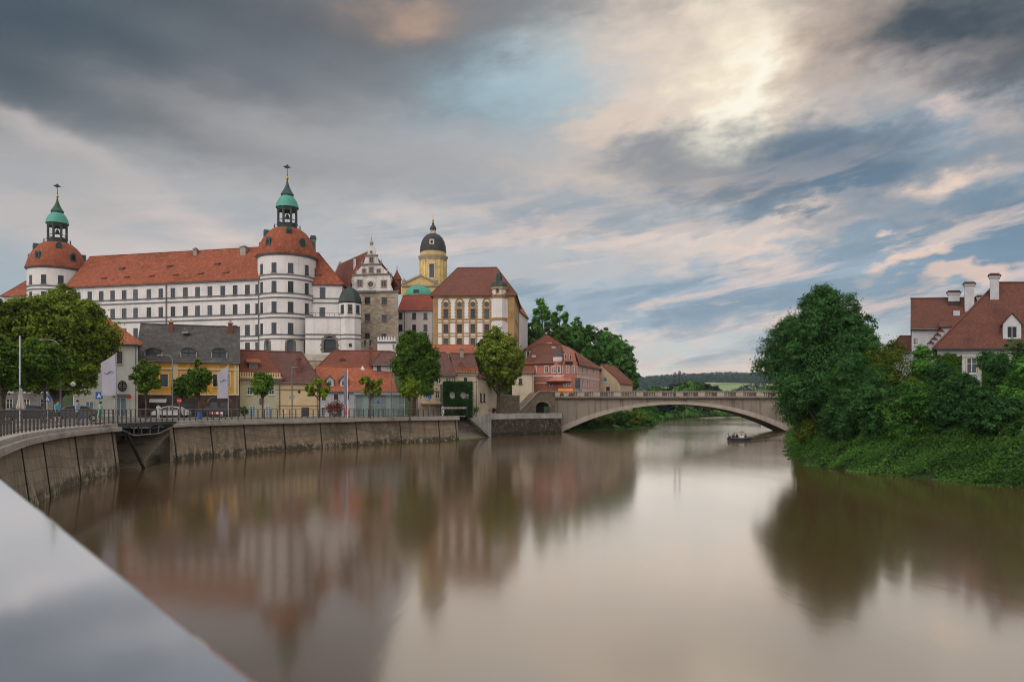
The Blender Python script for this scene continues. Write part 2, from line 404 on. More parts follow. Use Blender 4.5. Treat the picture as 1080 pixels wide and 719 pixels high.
def chimney(t, F, px, py0, py1, wpx, v, m, capm, sunk=1.2, name='chimney', dv=.6):
    u, d = F.ud(px, v); w = wpx/FP*d; z0, z1 = F.Z(px, py1, v)-sunk, F.Z(px, py0, v); mb = MB()
    F.box(mb, u-w/2, u+w/2, v-dv/2, v+dv/2, z0, z1-.18); F.box(mb, u-w/2-.1, u+w/2+.1, v-dv/2-.1, v+dv/2+.1, z1-.18, z1, 1)
    F.box(mb, u-w/4, u+w/4, v-dv/4, v+dv/4, z1, z1+.25, 1)
    return part(name, mb, [m, capm], t)
def house(t, F, x0, x1, pe, zb, dep, ridge, wm, rm, wins=(), fm=None, pm=None, sur=None, o=.4, gl=False, gr=False, cross=True, side=None, eave=None, rv=None, sw=.16, gut=None):
    """ridge = (py, px0, px1) measured over the ridge line; wins = (pxc, pyc, wpx, hpx[, surround])"""
    u0, u1 = F.U(x0), F.U(x1); ze = F.Z((x0+x1)/2, pe); rvv = dep/2 if rv is None else rv
    holes, ws = [], []
    for w in wins:
        r = F.rect(w[0]-w[2]/2, w[1]-w[3]/2, w[0]+w[2]/2, w[1]+w[3]/2); ww, hh = round((r[1]-r[0])*20)/20, round((r[3]-r[2])*20)/20; uc = (r[0]+r[1])/2
        holes.append((uc-ww/2, uc+ww/2, r[2], r[2]+hh)); ws.append((uc, r[2], ww, hh))
    mb = MB(); wall_grid(mb, F.P, u0, u1, zb, ze, holes)
    q = [F.P(u0, 0, zb), F.P(u1, 0, zb), F.P(u1, dep, zb), F.P(u0, dep, zb)]; up = Vector((0, 0, ze-zb))
    for a, b in ((1, 2), (2, 3), (3, 0)): mb.face([q[a], q[b], q[b]+up, q[a]+up])
    if ridge:
        zr = F.Z((ridge[1]+ridge[2])/2, ridge[0], rvv); ru0, ru1 = F.U(ridge[1], rvv), F.U(ridge[2], rvv)
        if gl: mb.face([q[3]+up, q[0]+up, F.P(u0, rvv, zr-.05)])
        if gr: mb.face([q[1]+up, q[2]+up, F.P(u1, rvv, zr-.05)])
    wl = part('wall', mb, wm, t)
    if ridge:
        rb = MB(); hip(rb, F, u0, u1, 0, dep, ze+.02, zr, ru0, ru1, o, gl=gl, gr=gr, rv=rvv); part('roof', rb, rm, t, 30)
    if gut is None: gut = ridge is not None and not wm.name.startswith('castle')
    if gut:
        gb = MB(); gb.tube([F.P(u0-.1, -o-.08, ze-.1), F.P(u1+.1, -o-.08, ze-.1)], .075, 6); part('gutter', gb, mat('gutter_zinc', (.16, .165, .17), rough=.5, metal=.3), t)
        gb = MB(); gb.tube([F.P(u1-.25, -o-.06, ze-.12), F.P(u1-.25, -.1, ze-.55), F.P(u1-.25, -.1, zb)], .05, 6); part('downpipe', gb, mat('gutter_zinc', (.16, .165, .17)), t)
    for (uc, z, w, h), sp in zip(ws, wins):
        put_window(t, F.P(uc, 0, z), F.rz, w, h, fm, pm, sp[4] if len(sp) > 4 else sur, cross, sw=sw)
    return u0, u1, ze
def dormer(t, F, px, py0, py1, wpx, v0, depth, wm, rm, pm, fm, peak=.8, name='dormer'):
    """gabled dormer standing out of a roof; front plane at depth v0"""
    u, d = F.ud(px, v0); w = wpx/FP*d; z0, z1 = F.Z(px, py1, v0), F.Z(px, py0, v0); zt = z1-peak*.0; mb = MB(); ze = z1-peak
    ww, wh = w*.55, (ze-z0)*.78
    wall_grid(mb, F.P and (lambda a, b, c: F.P(u+a, v0+b, c)), -w/2, w/2, z0, ze, [(-ww/2, ww/2, z0+.12, z0+.12+wh)], .15)
    mb.face([F.P(u-w/2, v0, ze), F.P(u+w/2, v0, ze), F.P(u, v0, zt)])
    for s in (-1, 1): mb.face([F.P(u+s*w/2, v0, z0), F.P(u+s*w/2, v0+depth, z0), F.P(u+s*w/2, v0+depth, ze), F.P(u+s*w/2, v0, ze)])
    e = .18
    for s in (-1, 1):
        a, b = F.P(u+s*(w/2+e), v0-e, ze-e*.8), F.P(u, v0-e, zt+.06); c, dd = F.P(u, v0+depth, zt+.06), F.P(u+s*(w/2+e), v0+depth, ze-e*.8)
        mb.prism([a, b, c, dd] if s < 0 else [b, a, dd, c], (0, 0, .1), 1)
    o = part(name, mb, [wm, rm], t)
    wb = MB(); t_ = .06
    for a, b, c, k in ((-ww/2, -ww/2+t_, 0, wh), (ww/2-t_, ww/2, 0, wh), (-ww/2+t_, ww/2-t_, 0, t_), (-ww/2+t_, ww/2-t_, wh-t_, wh), (-t_/2, t_/2, t_, wh-t_)):
        F.box(wb, u+a, u+b, v0+.05, v0+.13, z0+.12+c, z0+.12+k)
    wb.face([F.P(u-ww/2+.02, v0+.1, z0+.14), F.P(u+ww/2-.02, v0+.1, z0+.14), F.P(u+ww/2-.02, v0+.1, z0+.1+wh), F.P(u-ww/2+.02, v0+.1, z0+.1+wh)], 1)
    part('window', wb, [fm, pm], o)
    return o
# ---------------------------------------------------------------- colours
white = mat('castle_plaster', (.62, .60, .595), streak=.22, var=.09, scale=.25)
greyline = mat('grey_moulding', (.13, .13, .14)); dkframe = mat('dark_frame', (.05, .05, .055))
whframe = mat('white_frame', (.62, .62, .62)); brframe = mat('brown_frame', (.09, .06, .04))
redroof = mat('bright_tile', (.285, .080, .040), kind='roof', var=.16, scale=.22, dark=(.18, .05, .028), lichen=(.36, .125, .062))
oldroof = mat('old_tile', (.20, .065, .042), kind='roof', var=.2, scale=.3, dark=(.12, .05, .04))
purproof = mat('brown_tile', (.145, .072, .058), kind='roof', var=.15, scale=.3, dark=(.085, .045, .038))
orgroof = mat('orange_tile', (.37, .115, .055), kind='roof', var=.2, scale=.35, dark=(.24, .075, .045))
greyroof = mat('grey_tile', (.085, .08, .076), kind='roof', var=.25, scale=.3, dark=(.05, .046, .043), lichen=(.13, .12, .10))
slate = mat('dark_slate', (.045, .047, .055), kind='roof', rough=.6, var=.15)
copper = mat('green_copper', (.075, .30, .235), rough=.6, var=.15, dark=(.05, .2, .16)); darkcop = mat('dark_copper', (.03, .075, .062), rough=.6, var=.3)
lead = mat('black_copper', (.035, .05, .046), rough=.55, var=.25)
gold = mat('gilt', (.6, .38, .08), rough=.35, metal=.8); iron = mat('dark_iron', (.03, .03, .033), rough=.5); grey_st = mat('galvanised', (.30, .31, .32), rough=.45, metal=.4)
stone = mat('castle_stone', (.33, .28, .215), kind='stone', tile=(.9, .42), var=.22, scale=.4, dark=(.2, .165, .125))
rust = mat('rustic_stone', (.17, .145, .12), kind='stone', tile=(.7, .5), var=.2)
yellow = mat('yellow_plaster', (.55, .40, .17), var=.1, streak=.2); pale_y = mat('pale_stone', (.5, .44, .33), var=.1)
ochre = mat('ochre_stucco', (.31, .20, .085), var=.15); pinkwhite = mat('pinkish_plaster', (.55, .50, .48), var=.06, streak=.08)
brickred = mat('red_brick', (.22, .08, .055), kind='stone', tile=(.26, .08)); cream = mat('cream_plaster', (.56, .475, .365), var=.1, streak=.22); chimwhite = mat('chimney_white', (.47, .47, .50), var=.08, streak=.2)
glass = glassmat('window_glass', (.03, .038, .048)); glassl = glassmat('pale_glass', (.12, .2, .24), .1)
conc = mat('cap_concrete', (.40, .37, .33), kind='paving', tile=(1.2, .28), var=.12, dark=(.26, .235, .2), streak=.35)
quay = mat('quay_concrete', (.26, .208, .147), kind='plank', tile=(3.4, .62), var=.25, scale=.35, bump=.8, dark=(.13, .105, .075), streak=.6, lichen=(.33, .28, .205), tide=(.05, .046, .028))
jointm = mat('wet_joint', (.03, .025, .02)); oldstone = mat('mossy_stone', (.075, .06, .042), kind='stone', tile=(.8, .4), var=.4, scale=1.1, bump=1., dark=(.018, .016, .012), lichen=(.24, .205, .16), tide=(.03, .032, .016))
brconc = mat('bridge_concrete', (.25, .213, .174), var=.15, scale=.25, streak=.85, dark=(.155, .13, .104)); brlight = mat('arch_concrete', (.37, .325, .276), var=.12, streak=.3)
ramp_st = mat('ramp_stone', (.17, .135, .1), kind='stone', tile=(.7, .35), var=.25, dark=(.1, .08, .06)); parlight = mat('pale_parapet', (.42, .41, .39), kind='paving', tile=(2.4, 1.2), var=.1, streak=.5)
asphalt = mat('asphalt', (.06, .06, .06), var=.2); pave = mat('paving_stone', (.22, .2, .18), kind='paving', tile=(.5, .5)); earth = mat('earth', (.06, .06, .03), var=.3, scale=.2)
grassm = mat('meadow_green', (.10, .17, .05), var=.25, scale=.02); fieldm = mat('pale_field', (.20, .27, .10), var=.2, scale=.01)
earth_g = mat('slope_green', (.035, .06, .02), var=.3, scale=.3)
bankm = mat('bank_soil', (.026, .058, .016), var=.35, scale=1.2, bump=1.)

# ---------------------------------------------------------------- setting: river bed, water, land
def S(t, a, b): k = np.clip((t-a)/(b-a), 0, 1); return k*k*(3-2*k)
mb = MB(); mb.face([(-4500, -600, -3), (4500, -600, -3), (4500, 5000, -3), (-4500, 5000, -3)]); single('ground', mb, earth, kind='structure')
mb = MB(); mb.face([(-500, -300, 0), (1500, -300, 0), (1500, 640, 0), (-500, 640, 0)]); single('river_water', mb, watermat(), kind='structure')

def spline(pts, step=1.):
    P = [Vector(p) for p in pts]; out = []
    for i in range(len(P)-1):
        a, b, c, d = P[max(i-1, 0)], P[i], P[i+1], P[min(i+2, len(P)-1)]; n = max(2, int((c-b).length/step))
        for k in range(n):
            t = k/n; out.append(.5*((2*b)+(c-a)*t+(2*a-5*b+4*c-d)*t*t+(3*b-a-3*c+d)*t**3))
    return out+[P[-1]]
QP = spline([(12.5, -15), (4.4, -5), (.3, 0), (-3.77, 5), (-7.8, 10), (-14.4, 19.5), (-20.3, 30), (-23.4, 36.5), (-26.4, 44.3), (-29.0, 54.4), (-29.9, 63), (-28.3, 74), (-23.1, 85.4), (-16.6, 98), (-7.9, 108.7)], .8)
def qi(px):  # index of the quay point seen at that column
    return min((i for i in range(len(QP)) if QP[i].y > 8), key=lambda i: abs(QP[i].x/QP[i].y*FP+CX-px))
def qn(i):   # towards the land
    t = (QP[min(i+1, len(QP)-1)]-QP[max(i-1, 0)]).normalized(); return Vector((-t.y, t.x))
def qp(i, off, z): q = QP[i]+qn(i)*off; return Vector((q.x, q.y, z))
ZP, ZC = 3.46, 3.5
i0, ig0, ig1, iE = 4, qi(126), qi(181), len(QP)-1
def sweep(mb, idx, prof, mi=0):
    for a, b in zip(idx, idx[1:]):
        for (o0, z0), (o1, z1) in zip(prof, prof[1:]): mb.face([qp(b, o0, z0), qp(a, o0, z0), qp(a, o1, z1), qp(b, o1, z1)], mi)
    for k, fl in ((idx[0], 1), (idx[-1], 0)):
        pts = [qp(k, o, z) for o, z in prof]; mb.face(pts if fl else pts[::-1], mi)
# quay wall: two lengths with the river steps between them
wprof = [(-.35, -1.5), (.2, 2.95), (1.4, 2.95), (1.4, -1.5), (-.35, -1.5)]
q1 = thing('quay_wall', 'curving concrete quay wall with dark joints, near length before the river steps', 'wall', (-23, 36, 0), 'concrete lengths of the quay wall')
mb = MB(); sweep(mb, list(range(i0, ig0+1)), wprof); part('wall_face', mb, quay, q1)
q2 = thing('quay_wall', 'concrete quay wall with dark joints, long far length between the river steps and the terrace', 'wall', (-23, 85, 0), 'concrete lengths of the quay wall')
mb = MB(); sweep(mb, list(range(ig1, iE+1)), wprof); part('wall_face', mb, quay, q2)
for q, pxs in ((q1, (-40, -14, 3, 27, 51, 83, 121)), (q2, (183, 221, 261, 301, 340, 378, 421, 464, 483))):
    mb = MB()
    for px in pxs:
        i = min(qi(px) if px > -30 else qi(3)-6, len(QP)-2)
        t = (QP[i+1]-QP[i-1]).normalized(); t = Vector((t.x, t.y, 0)); d = qn(i); d = Vector((d.x, d.y, 0)); a = qp(i, -.39, -1.5); b = qp(i, .16, 2.95)
        mb.prism([a-t*.09, a+t*.09, b+t*.07, b-t*.07], d*.3)
    part('joint', mb, jointm, q, label='dark wet joint strips of the wall')
cprof = [(-.3, 2.98), (-.3, 3.26), (-.2, 3.29), (-.2, ZC), (.62, ZC), (.62, 2.98), (-.12, 2.98)]
for q, idx in ((q1, range(i0+2, ig0+1)), (q2, range(ig1, iE+1))): mb = MB(); sweep(mb, list(idx), cprof); part('coping', mb, conc, q)
# promenade behind the wall, up to the foot of the castle hill
edge = [qp(i, .6, ZP) for i in range(i0, iE+1)]
FT = Face(518, 123.5, 592, 139); FL = Face(483, 110.5, 518, 122)
pl = [tuple(p) for p in edge]+[tuple(F_.P(u, v, ZP)) for F_, u, v in ((FL, .4, 4.9), (FL, FL.len-.1, 4.9), (FT, .3, .25), (FT, FT.len, .25))]+[(10.5, 150, ZP), (-400, 150, ZP), (-400, -60, ZP)]
bm = bmesh.new(); f = bm.faces.new([bm.verts.new(p) for p in pl]); bmesh.ops.triangulate(bm, faces=[f]); me = bpy.data.meshes.new('promenade'); bm.to_mesh(me); bm.free(); me.materials.append(pave)
for p in me.polygons:
    if p.normal.z < 0: p.flip()
tag(link('promenade', me), kind='structure')
# street along the houses with kerbs and a dashed line
STR = spline([(-75, 40), (-62, 62), (-52, 80), (-38, 92), (-22, 103), (-9, 113)], 2)
def strip(pts, o0, o1, z, mb, z1=None):
    for i in range(len(pts)-1):
        ta = (pts[min(i+1, len(pts)-1)]-pts[max(i-1, 0)]).normalized(); tb = (pts[min(i+2, len(pts)-1)]-pts[i]).normalized()
        na, nb = Vector((-ta.y, ta.x)), Vector((-tb.y, tb.x))
        q = [pts[i]+na*o0, pts[i+1]+nb*o0, pts[i+1]+nb*o1, pts[i]+na*o1]
        if z1 is None: mb.face([(p.x, p.y, z) for p in q])
        else: mb.prism([(p.x, p.y, z) for p in q], (0, 0, z1-z))
mb = MB(); strip(STR, -3, 3, ZP+.004, mb); single('street', mb, asphalt, kind='structure')
mb = MB(); strip(STR, -3.25, -3, ZP, mb, ZP+.1); strip(STR, 3, 3.25, ZP, mb, ZP+.1); single('kerb', mb, conc, kind='structure')
mb = MB()
for i in range(0, len(STR)-2, 3): strip(STR[i:i+2], -.06, .06, ZP+.008, mb)
single('road_marking', mb, mat('road_paint', (.7, .7, .68)), kind='structure')
def grid(name, xs, ys, h, m, keep=None):
    X, Y = np.meshgrid(xs, ys); Z = h(X, Y); n, k = X.shape
    me = bpy.data.meshes.new(name); idx = np.arange(n*k).reshape(n, k)
    F_ = np.stack([idx[:-1, :-1], idx[:-1, 1:], idx[1:, 1:], idx[1:, :-1]], -1).reshape(-1, 4)
    if keep is not None: F_ = F_[keep(X[:-1, :-1], Y[:-1, :-1]).reshape(-1)]
    me.from_pydata(np.stack([X, Y, Z], -1).reshape(-1, 3).tolist(), [], F_.tolist()); me.materials.append(m)
    me.polygons.foreach_set('use_smooth', [True]*len(me.polygons)); return tag(link(name, me), kind='structure')
def hill_h(X, Y):
    h = 3.2+13.4*S(Y, 150, 167)*S(X, 2, -4)+13.8*S(Y, 185, 225)*S(X, 46, 18)*S(X, -4, 2)
    return np.where(X > 2, np.maximum(h, 3.2+4.4*S(Y, 146, 152)*S(X, 2, 6)), h)
grid('castle_hill', np.linspace(-420, 60, 161), np.linspace(124, 330, 90), hill_h, earth_g, lambda X, Y: X < np.interp(Y, [124, 139, 150, 168, 190, 215, 245, 300, 330], [-8, 4.5, 8, 20, 29, 35, 42, 56, 60]))

def bank(name, path, prof, m, side=1):
    """land lofted along a waterline: prof = (offset inland, height)"""
    mb = MB(); P = spline(path, 3)
    for a in range(len(P)-1):
        ta = (P[min(a+1, len(P)-1)]-P[max(a-1, 0)]).normalized(); tb = (P[min(a+2, len(P)-1)]-P[a]).normalized()
        na, nb = Vector((ta.y, -ta.x))*side, Vector((tb.y, -tb.x))*side
        for (o0, z0), (o1, z1) in zip(prof, prof[1:]):
            q = [P[a]+na*o0, P[a+1]+nb*o0, P[a+1]+nb*o1, P[a]+na*o1]; zz = (z0, z0, z1, z1)
            f = [(p.x, p.y, z) for p, z in zip(q, zz)]; mb.face(f if side < 0 else f[::-1])
    return single(name, mb, m, kind='structure', smooth=60), P
RBP = [(33, 20), (31.2, 34), (29.8, 42.7), (28.4, 46.5), (26.9, 50.3), (25.2, 55), (24.8, 60), (26.3, 68), (29.2, 77), (35, 92), (45, 120), (56, 150), (62, 175)]
_, RB = bank('river_bank', RBP, [(-1, -1.2), (.4, .25), (2.5, 1.9), (5, 3.6), (8, 4.6), (14, 5.0), (30, 5.0), (120, 5.0)], bankm, 1)
bank('left_bank', [(12, 150), (27, 168), (36, 190), (42, 215), (49, 245), (62, 300), (98, 400), (150, 470), (300, 540), (900, 600)], [(-2, -1.5), (1, .5), (5, 2.2), (12, 3), (60, 3.2), (900, 4), (2600, 6)], grassm, -1)
bank('right_bank', [(62, 172), (78, 215), (112, 300), (180, 390), (320, 450), (900, 500)], [(-2, -1.5), (1, .6), (6, 3), (30, 4.5), (500, 5)], grassm, 1)
# distant hills
def far_h(X, Y): return 2+52*S(Y, 620, 1350)*(.85+.15*np.sin(X*.004+1))*S(X, 190, 340)+44*S(X, 60, 720)*S(Y, 1500, 2100)*(.8+.3*np.sin(X*.003+.5))
grid('hills', np.linspace(-600, 1500, 90), np.linspace(640, 3200, 80), far_h, fieldm)

# ---------------------------------------------------------------- river steps in the quay
st = thing('river_steps', 'mossy stone steps running down through a gap in the quay wall under a steel walkway', 'steps', tuple(qp((ig0+ig1)//2, 2, 0)))
A, B = qp(ig0, 0, 0), qp(ig1, 0, 0); t = (B-A).normalized(); nn = Vector((-t.y, t.x, 0)); L = (B-A).length
mossy = mat('mossy_step', (.21, .18, .13), kind='plank', tile=(2, .4), dark=(.08, .075, .045), var=.3)
mb = MB(); n = 14
for k in range(n): s0 = L*(.26+.045*k); mb.box(A+t*s0+nn*-.25+Vector((0, 0, -1)), t*(L*.93-s0), nn*3.2, (0, 0, 1.08+k*.185))
part('flight', mb, mossy, st)
mb = MB(); mb.box(A+t*(L*.93)+nn*-.2+Vector((0, 0, -1)), t*(L*.07), nn*4, (0, 0, 3.9)); part('side_wall', mb, mat('step_stone', (.26, .22, .16), kind='stone', tile=(.8, .4), dark=(.10, .09, .06)), st)
mb = MB(); mb.tube([A+t*.25+nn*-.5+Vector((0, 0, 2.9)), A+t*(L*.3)+nn*-.75+Vector((0, 0, -.3))], .13, 6); part('slanted_beam', mb, iron, st)
mb = MB(); mb.box(A+nn*3.3+Vector((0, 0, -1.5)), t*L, nn*1., (0, 0, 4.45)); part('back_wall', mb, MATS['step_stone'], st)
wk = thing('walkway', 'dark steel walkway with truss struts bridging the gap over the river steps', 'walkway', tuple(qp((ig0+ig1)//2, .4, 3)))
A3, B3 = A-t*.6, B+t*1.2; mb = MB(); mb.box(A3+nn*-.3+Vector((0, 0, 3.24)), B3-A3, nn*1.9, (0, 0, .26)); part('deck', mb, iron, wk)
mb = MB()
for off in (-.2, 1.4):
    pts = [A3+nn*off+Vector((0, 0, 3.2)), A3+t*(L*.28)+nn*off+Vector((0, 0, 2.55)), A3+t*(L*.75)+nn*off+Vector((0, 0, 2.55)), B3+nn*off+Vector((0, 0, 3.2))]
    mb.tube(pts, .06, 6)
    for s in (.28, .42, .58, .75): p = A3+t*(L*s)+nn*off; mb.tube([p+Vector((0, 0, 2.55)), p+Vector((0, 0, 3.24))], .05, 6)
part('truss', mb, mat('worn_steel', (.14, .14, .14), rough=.5), wk)

# ---------------------------------------------------------------- railing
rail_c = mat('rail_paint', (.055, .05, .047), rough=.45); rail_t = mat('rail_top', (.16, .11, .075), rough=.4)
def railing(label, idx, off, ztop, group, zb=ZC):
    m_ = qp(idx[len(idx)//2], off, zb); r = thing('railing', label, 'railing', tuple(m_), group)
    mb = MB(); mb.tube([qp(i, off, ztop-.03) for i in idx], .035, 6); part('handrail', mb, rail_t, r)
    mb = MB(); mb.tube([qp(i, off, zb+.13) for i in idx], .022, 4); mb.tube([qp(i, off, zb+.5) for i in idx], .014, 4); mb.tube([qp(i, off, zb+.8) for i in idx], .014, 4); part('lower_rail', mb, rail_c, r)
    acc = 0.; nextp = 0.
    for a, b in zip(idx, idx[1:]):
        p, q = qp(a, off, 0), qp(b, off, 0); l = (q-p).length; d = (q-p).normalized(); pr = Vector((-d.y, d.x, 0))
        while nextp < acc+l:
            c = p+d*(nextp-acc); pm_ = MB(); pm_.box(c-d*.03-pr*.045+Vector((0, 0, zb-.02)), d*.06, pr*.09, (0, 0, ztop-zb-.02)); part('post', pm_, rail_c, r); nextp += .95
        acc += l
ia = qi(-40)
railing('dark iron railing with plain upright bars along the near curve of the quay', list(range(ia, ig0+1)), .3, 4.58, 'iron railings on the quay')
railing('dark iron railing over the steel walkway at the river steps', list(range(ig0, ig1+1)), .3, 4.58, 'iron railings on the quay')
railing('dark iron railing along the far quay from the river steps to the terrace', list(range(ig1, iE+1)), .3, 4.58, 'iron railings on the quay')

# ---------------------------------------------------------------- ledge the camera looks over
lp = thing('parapet', 'near parapet with a broad glossy sheet-metal top mirroring the sky', 'parapet', (-.3, .3, 3.5))
g0, g1 = Vector((-.25, .68, 4.352)), Vector((-1.21, 1.75, 4.4275)); dd = g1-g0
e0, e1 = g0-dd*2.2, g0+dd*3.4; d = Vector((dd.x, dd.y, 0)).normalized(); nl = Vector((-d.y, d.x, 0)); e0 -= nl*.012; e1 -= nl*.012
sheet = bpy.data.materials.new('polished_sheet'); sheet.use_nodes = True; gg = G(sheet.node_tree); pb = gg.N['Principled BSDF']
nz = gg.noise(gg.node('ShaderNodeTexCoord').outputs['Object'], 5, 5, .6)
gg.put(pb.inputs['Base Color'], gg.ramp(nz, [(.3, (.90, .90, .93)), (.7, (.95, .95, .97))])); pb.inputs['Metallic'].default_value = .9
gg.put(pb.inputs['Roughness'], gg.ramp(nz, [(.3, (.05,)*3), (.7, (.09,)*3)]))
def V3(p, z): return Vector((p.x, p.y, p.z+z-4.352))
mb = MB(); prof = [(0.0, 4.31), (0.0, 4.345), (.003, 4.350), (.008, 4.352), (.60, 4.352), (.618, 4.347), (.63, 4.335), (.63, 4.31)]
for (o0, z0), (o1, z1) in zip(prof, prof[1:]): mb.face([V3(e1+nl*o0, z0), V3(e0+nl*o0, z0), V3(e0+nl*o1, z1), V3(e1+nl*o1, z1)][::-1])
mb.face([V3(e0+nl*o, z) for o, z in prof][::-1]); mb.face([V3(e1+nl*o, z) for o, z in prof]); part('metal_top', mb, sheet, lp, 50)
mb = MB(); q0, q1 = e0+nl*.06, e1+nl*.06; mb.prism([(q0.x, q0.y, 3.4), (q1.x, q1.y, 3.4), (q1.x, q1.y, q1.z-.042), (q0.x, q0.y, q0.z-.042)], nl*.5); part('wall_body', mb, conc, lp)

# ---------------------------------------------------------------- bridge
BY = 147.; bx = lambda px: (px-CX)/FP*BY
br = thing('bridge', 'long low concrete arch bridge with a balustraded parapet crossing the river', 'bridge', (bx(712), BY+4, 0))
zd = EYE+(HOR-420.5)/FP*BY; zpar = EYE+(HOR-412.2)/FP*BY; WB = 8.5
cx_, hs, zcr = bx(712), (bx(831.5)-bx(593))/2, EYE-(426.3-HOR)/FP*BY; rise = zcr-.0; RR = (hs*hs+rise*rise)/(2*rise)
arc = lambda x: zcr-RR+math.sqrt(RR*RR-(x-cx_)**2)
xs = np.linspace(cx_-hs, cx_+hs, 49)
mb = MB()
for a, b in zip(xs, xs[1:]):
    za, zb_ = arc(a), arc(b)
    mb.face([(a, BY, za), (b, BY, zb_), (b, BY, zd), (a, BY, zd)]); mb.face([(b, BY+WB, zb_), (a, BY+WB, za), (a, BY+WB, zd), (b, BY+WB, zd)])
    mb.face([(a, BY+WB, za), (b, BY+WB, zb_), (b, BY, zb_), (a, BY, za)])
part('arch_span', mb, brconc, br)
mb = MB()
for a, b in zip(xs, xs[1:]):
    def pt(x, o):
        th = math.asin((x-cx_)/RR); return (cx_+(RR+o)*math.sin(th), zcr-RR+(RR+o)*math.cos(th))
    k = .55+.55*abs((a-cx_)/hs)**1.5; k2 = .55+.55*abs((b-cx_)/hs)**1.5
    (ax, az), (bx_, bz), (cx2, cz), (dx, dz) = pt(a, -.02), pt(b, -.02), pt(b, k2), pt(a, k)
    mb.face([(ax, BY-.12, az), (bx_, BY-.12, bz), (cx2, BY-.12, cz), (dx, BY-.12, dz)]); mb.face([(dx, BY-.12, dz), (cx2, BY-.12, cz), (cx2, BY+.0, cz), (dx, BY+.0, dz)]); mb.face([(ax, BY, az), (bx_, BY, bz), (bx_, BY-.12, bz), (ax, BY-.12, az)])
part('arch_ring', mb, brlight, br)
mb = MB()
mb.box((bx(585), BY-.15, -1), (bx(593.2)-bx(585), 0, 0), (0, WB+.3, 0), (0, 0, zd+1)); part('pier', mb, brconc, br)
mb = MB(); mb.box((bx(831.3), BY-.15, -1), (9, 0, 0), (0, WB+.3, 0), (0, 0, zd+1)); part('pier', mb, brconc, br)
mb = MB(); x0, x1 = bx(585)-.1, bx(831.3)+12
mb.box((x0, BY-.5, zd), (x1-x0, 0, 0), (0, WB+1., 0), (0, 0, .32)); part('cornice', mb, mat('dark_cornice', (.10, .085, .07), streak=.3), br)
mb = MB()
for yy in (BY-.35, BY+WB+.05):
    mb.box((x0, yy, zd+.32), (x1-x0, 0, 0), (0, .34, 0), (0, 0, .22)); mb.box((x0, yy-.05, zpar-.2), (x1-x0, 0, 0), (0, .44, 0), (0, 0, .2))
part('parapet_rail', mb, brconc, br)
blocks = [588, 597, 612.5, 629, 651, 674.5, 694.5, 716.5, 739.5, 759.5, 779.5, 801, 822, 843]; balm = MB()
for yy in (BY-.3, BY+WB+.1):
    for i, px in enumerate(blocks):
        w = 1.35 if 600 < px else 1.0
        mb = MB(); mb.box((bx(px)-w/2, yy-.03, zd+.54), (w, 0, 0), (0, .3, 0), (0, 0, zpar-.2-zd-.54)); part('parapet_block', mb, brlight, br)
        if i+1 < len(blocks):
            a, b = bx(px)+w/2+.1, bx(blocks[i+1])-.7; n = max(2, int((b-a)/.32))
            for k in range(n): balm.box((a+(b-a)*(k+.5)/n-.08, yy+.04, zd+.54), (.16, 0, 0), (0, .16, 0), (0, 0, zpar-.2-zd-.54))
part('balusters', balm, mat('dark_baluster', (.12, .105, .09)), br)
mb = MB(); mb.box((x0, BY, zd+.33), (x1-x0, 0, 0), (0, WB, 0), (0, 0, .08)); part('roadway', mb, asphalt, br)
# ramp of dark stone with a small archway, left of the bridge
rp = thing('stone_ramp', 'brown stone ramp wall with a small round archway beside the bridge pier', 'ramp', (6, 141, 3.4))
FR = Face(538, 139, 585.5, 144); mb = MB(); dpt = 3.
ua, ub, uc0, uc1 = FR.U(544), FR.len, FR.U(565), FR.U(579.3); zt, z0 = FR.Z(575, 413.5), 2.6; zs, zk = FR.Z(572, 429), FR.Z(572, 423.7); um, rr = (uc0+uc1)/2, (uc1-uc0)/2
N = 14
top = lambda u: min(zt, 3.4+(zt-3.4)*max(0, (u-ua)/(FR.U(568)-ua)))
for a, b in zip(np.linspace(ua, ub, 40), np.linspace(ua, ub, 40)[1:]):
    f_ = lambda u: (zs+math.sqrt(max(0, 1-((u-um)/rr)**2))*(zk-zs)) if abs(u-um) < rr else z0
    mb.face([FR.P(a, 0, f_(a)), FR.P(b, 0, f_(b)), FR.P(b, 0, top(b)), FR.P(a, 0, top(a))]); mb.face([FR.P(a, 0, top(a)), FR.P(b, 0, top(b)), FR.P(b, dpt, top(b)), FR.P(a, dpt, top(a))])
    if abs((a+b)/2-um) < rr: mb.face([FR.P(a, 0, f_(a)), FR.P(a, dpt, f_(a)), FR.P(b, dpt, f_(b)), FR.P(b, 0, f_(b))])
part('ramp_wall', mb, ramp_st, rp)
mb = MB()
for i in range(N):
    t0, t1 = math.pi*i/N, math.pi*(i+1)/N
    pr = lambda t_, k: FR.P(um-math.cos(t_)*(rr+k), -.1, zs+math.sin(t_)*(zk-zs+k)); mb.prism([pr(t0, 0), pr(t1, 0), pr(t1, .35), pr(t0, .35)], FR.P(0, .1, 0)-FR.P(0, 0, 0))
part('arch_surround', mb, mat('ramp_trim', (.23, .19, .15), kind='stone', tile=(.4, .4)), rp)
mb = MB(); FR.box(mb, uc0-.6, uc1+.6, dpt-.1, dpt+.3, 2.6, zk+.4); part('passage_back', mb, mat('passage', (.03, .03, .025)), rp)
us_ = FR.U(568); mb = MB(); mb.tube([FR.P(ua, -.06, 3.5), FR.P(us_, -.06, zt+.12), FR.P(ub, -.06, zt+.12)], .12, 6); part('coping', mb, brconc, rp)
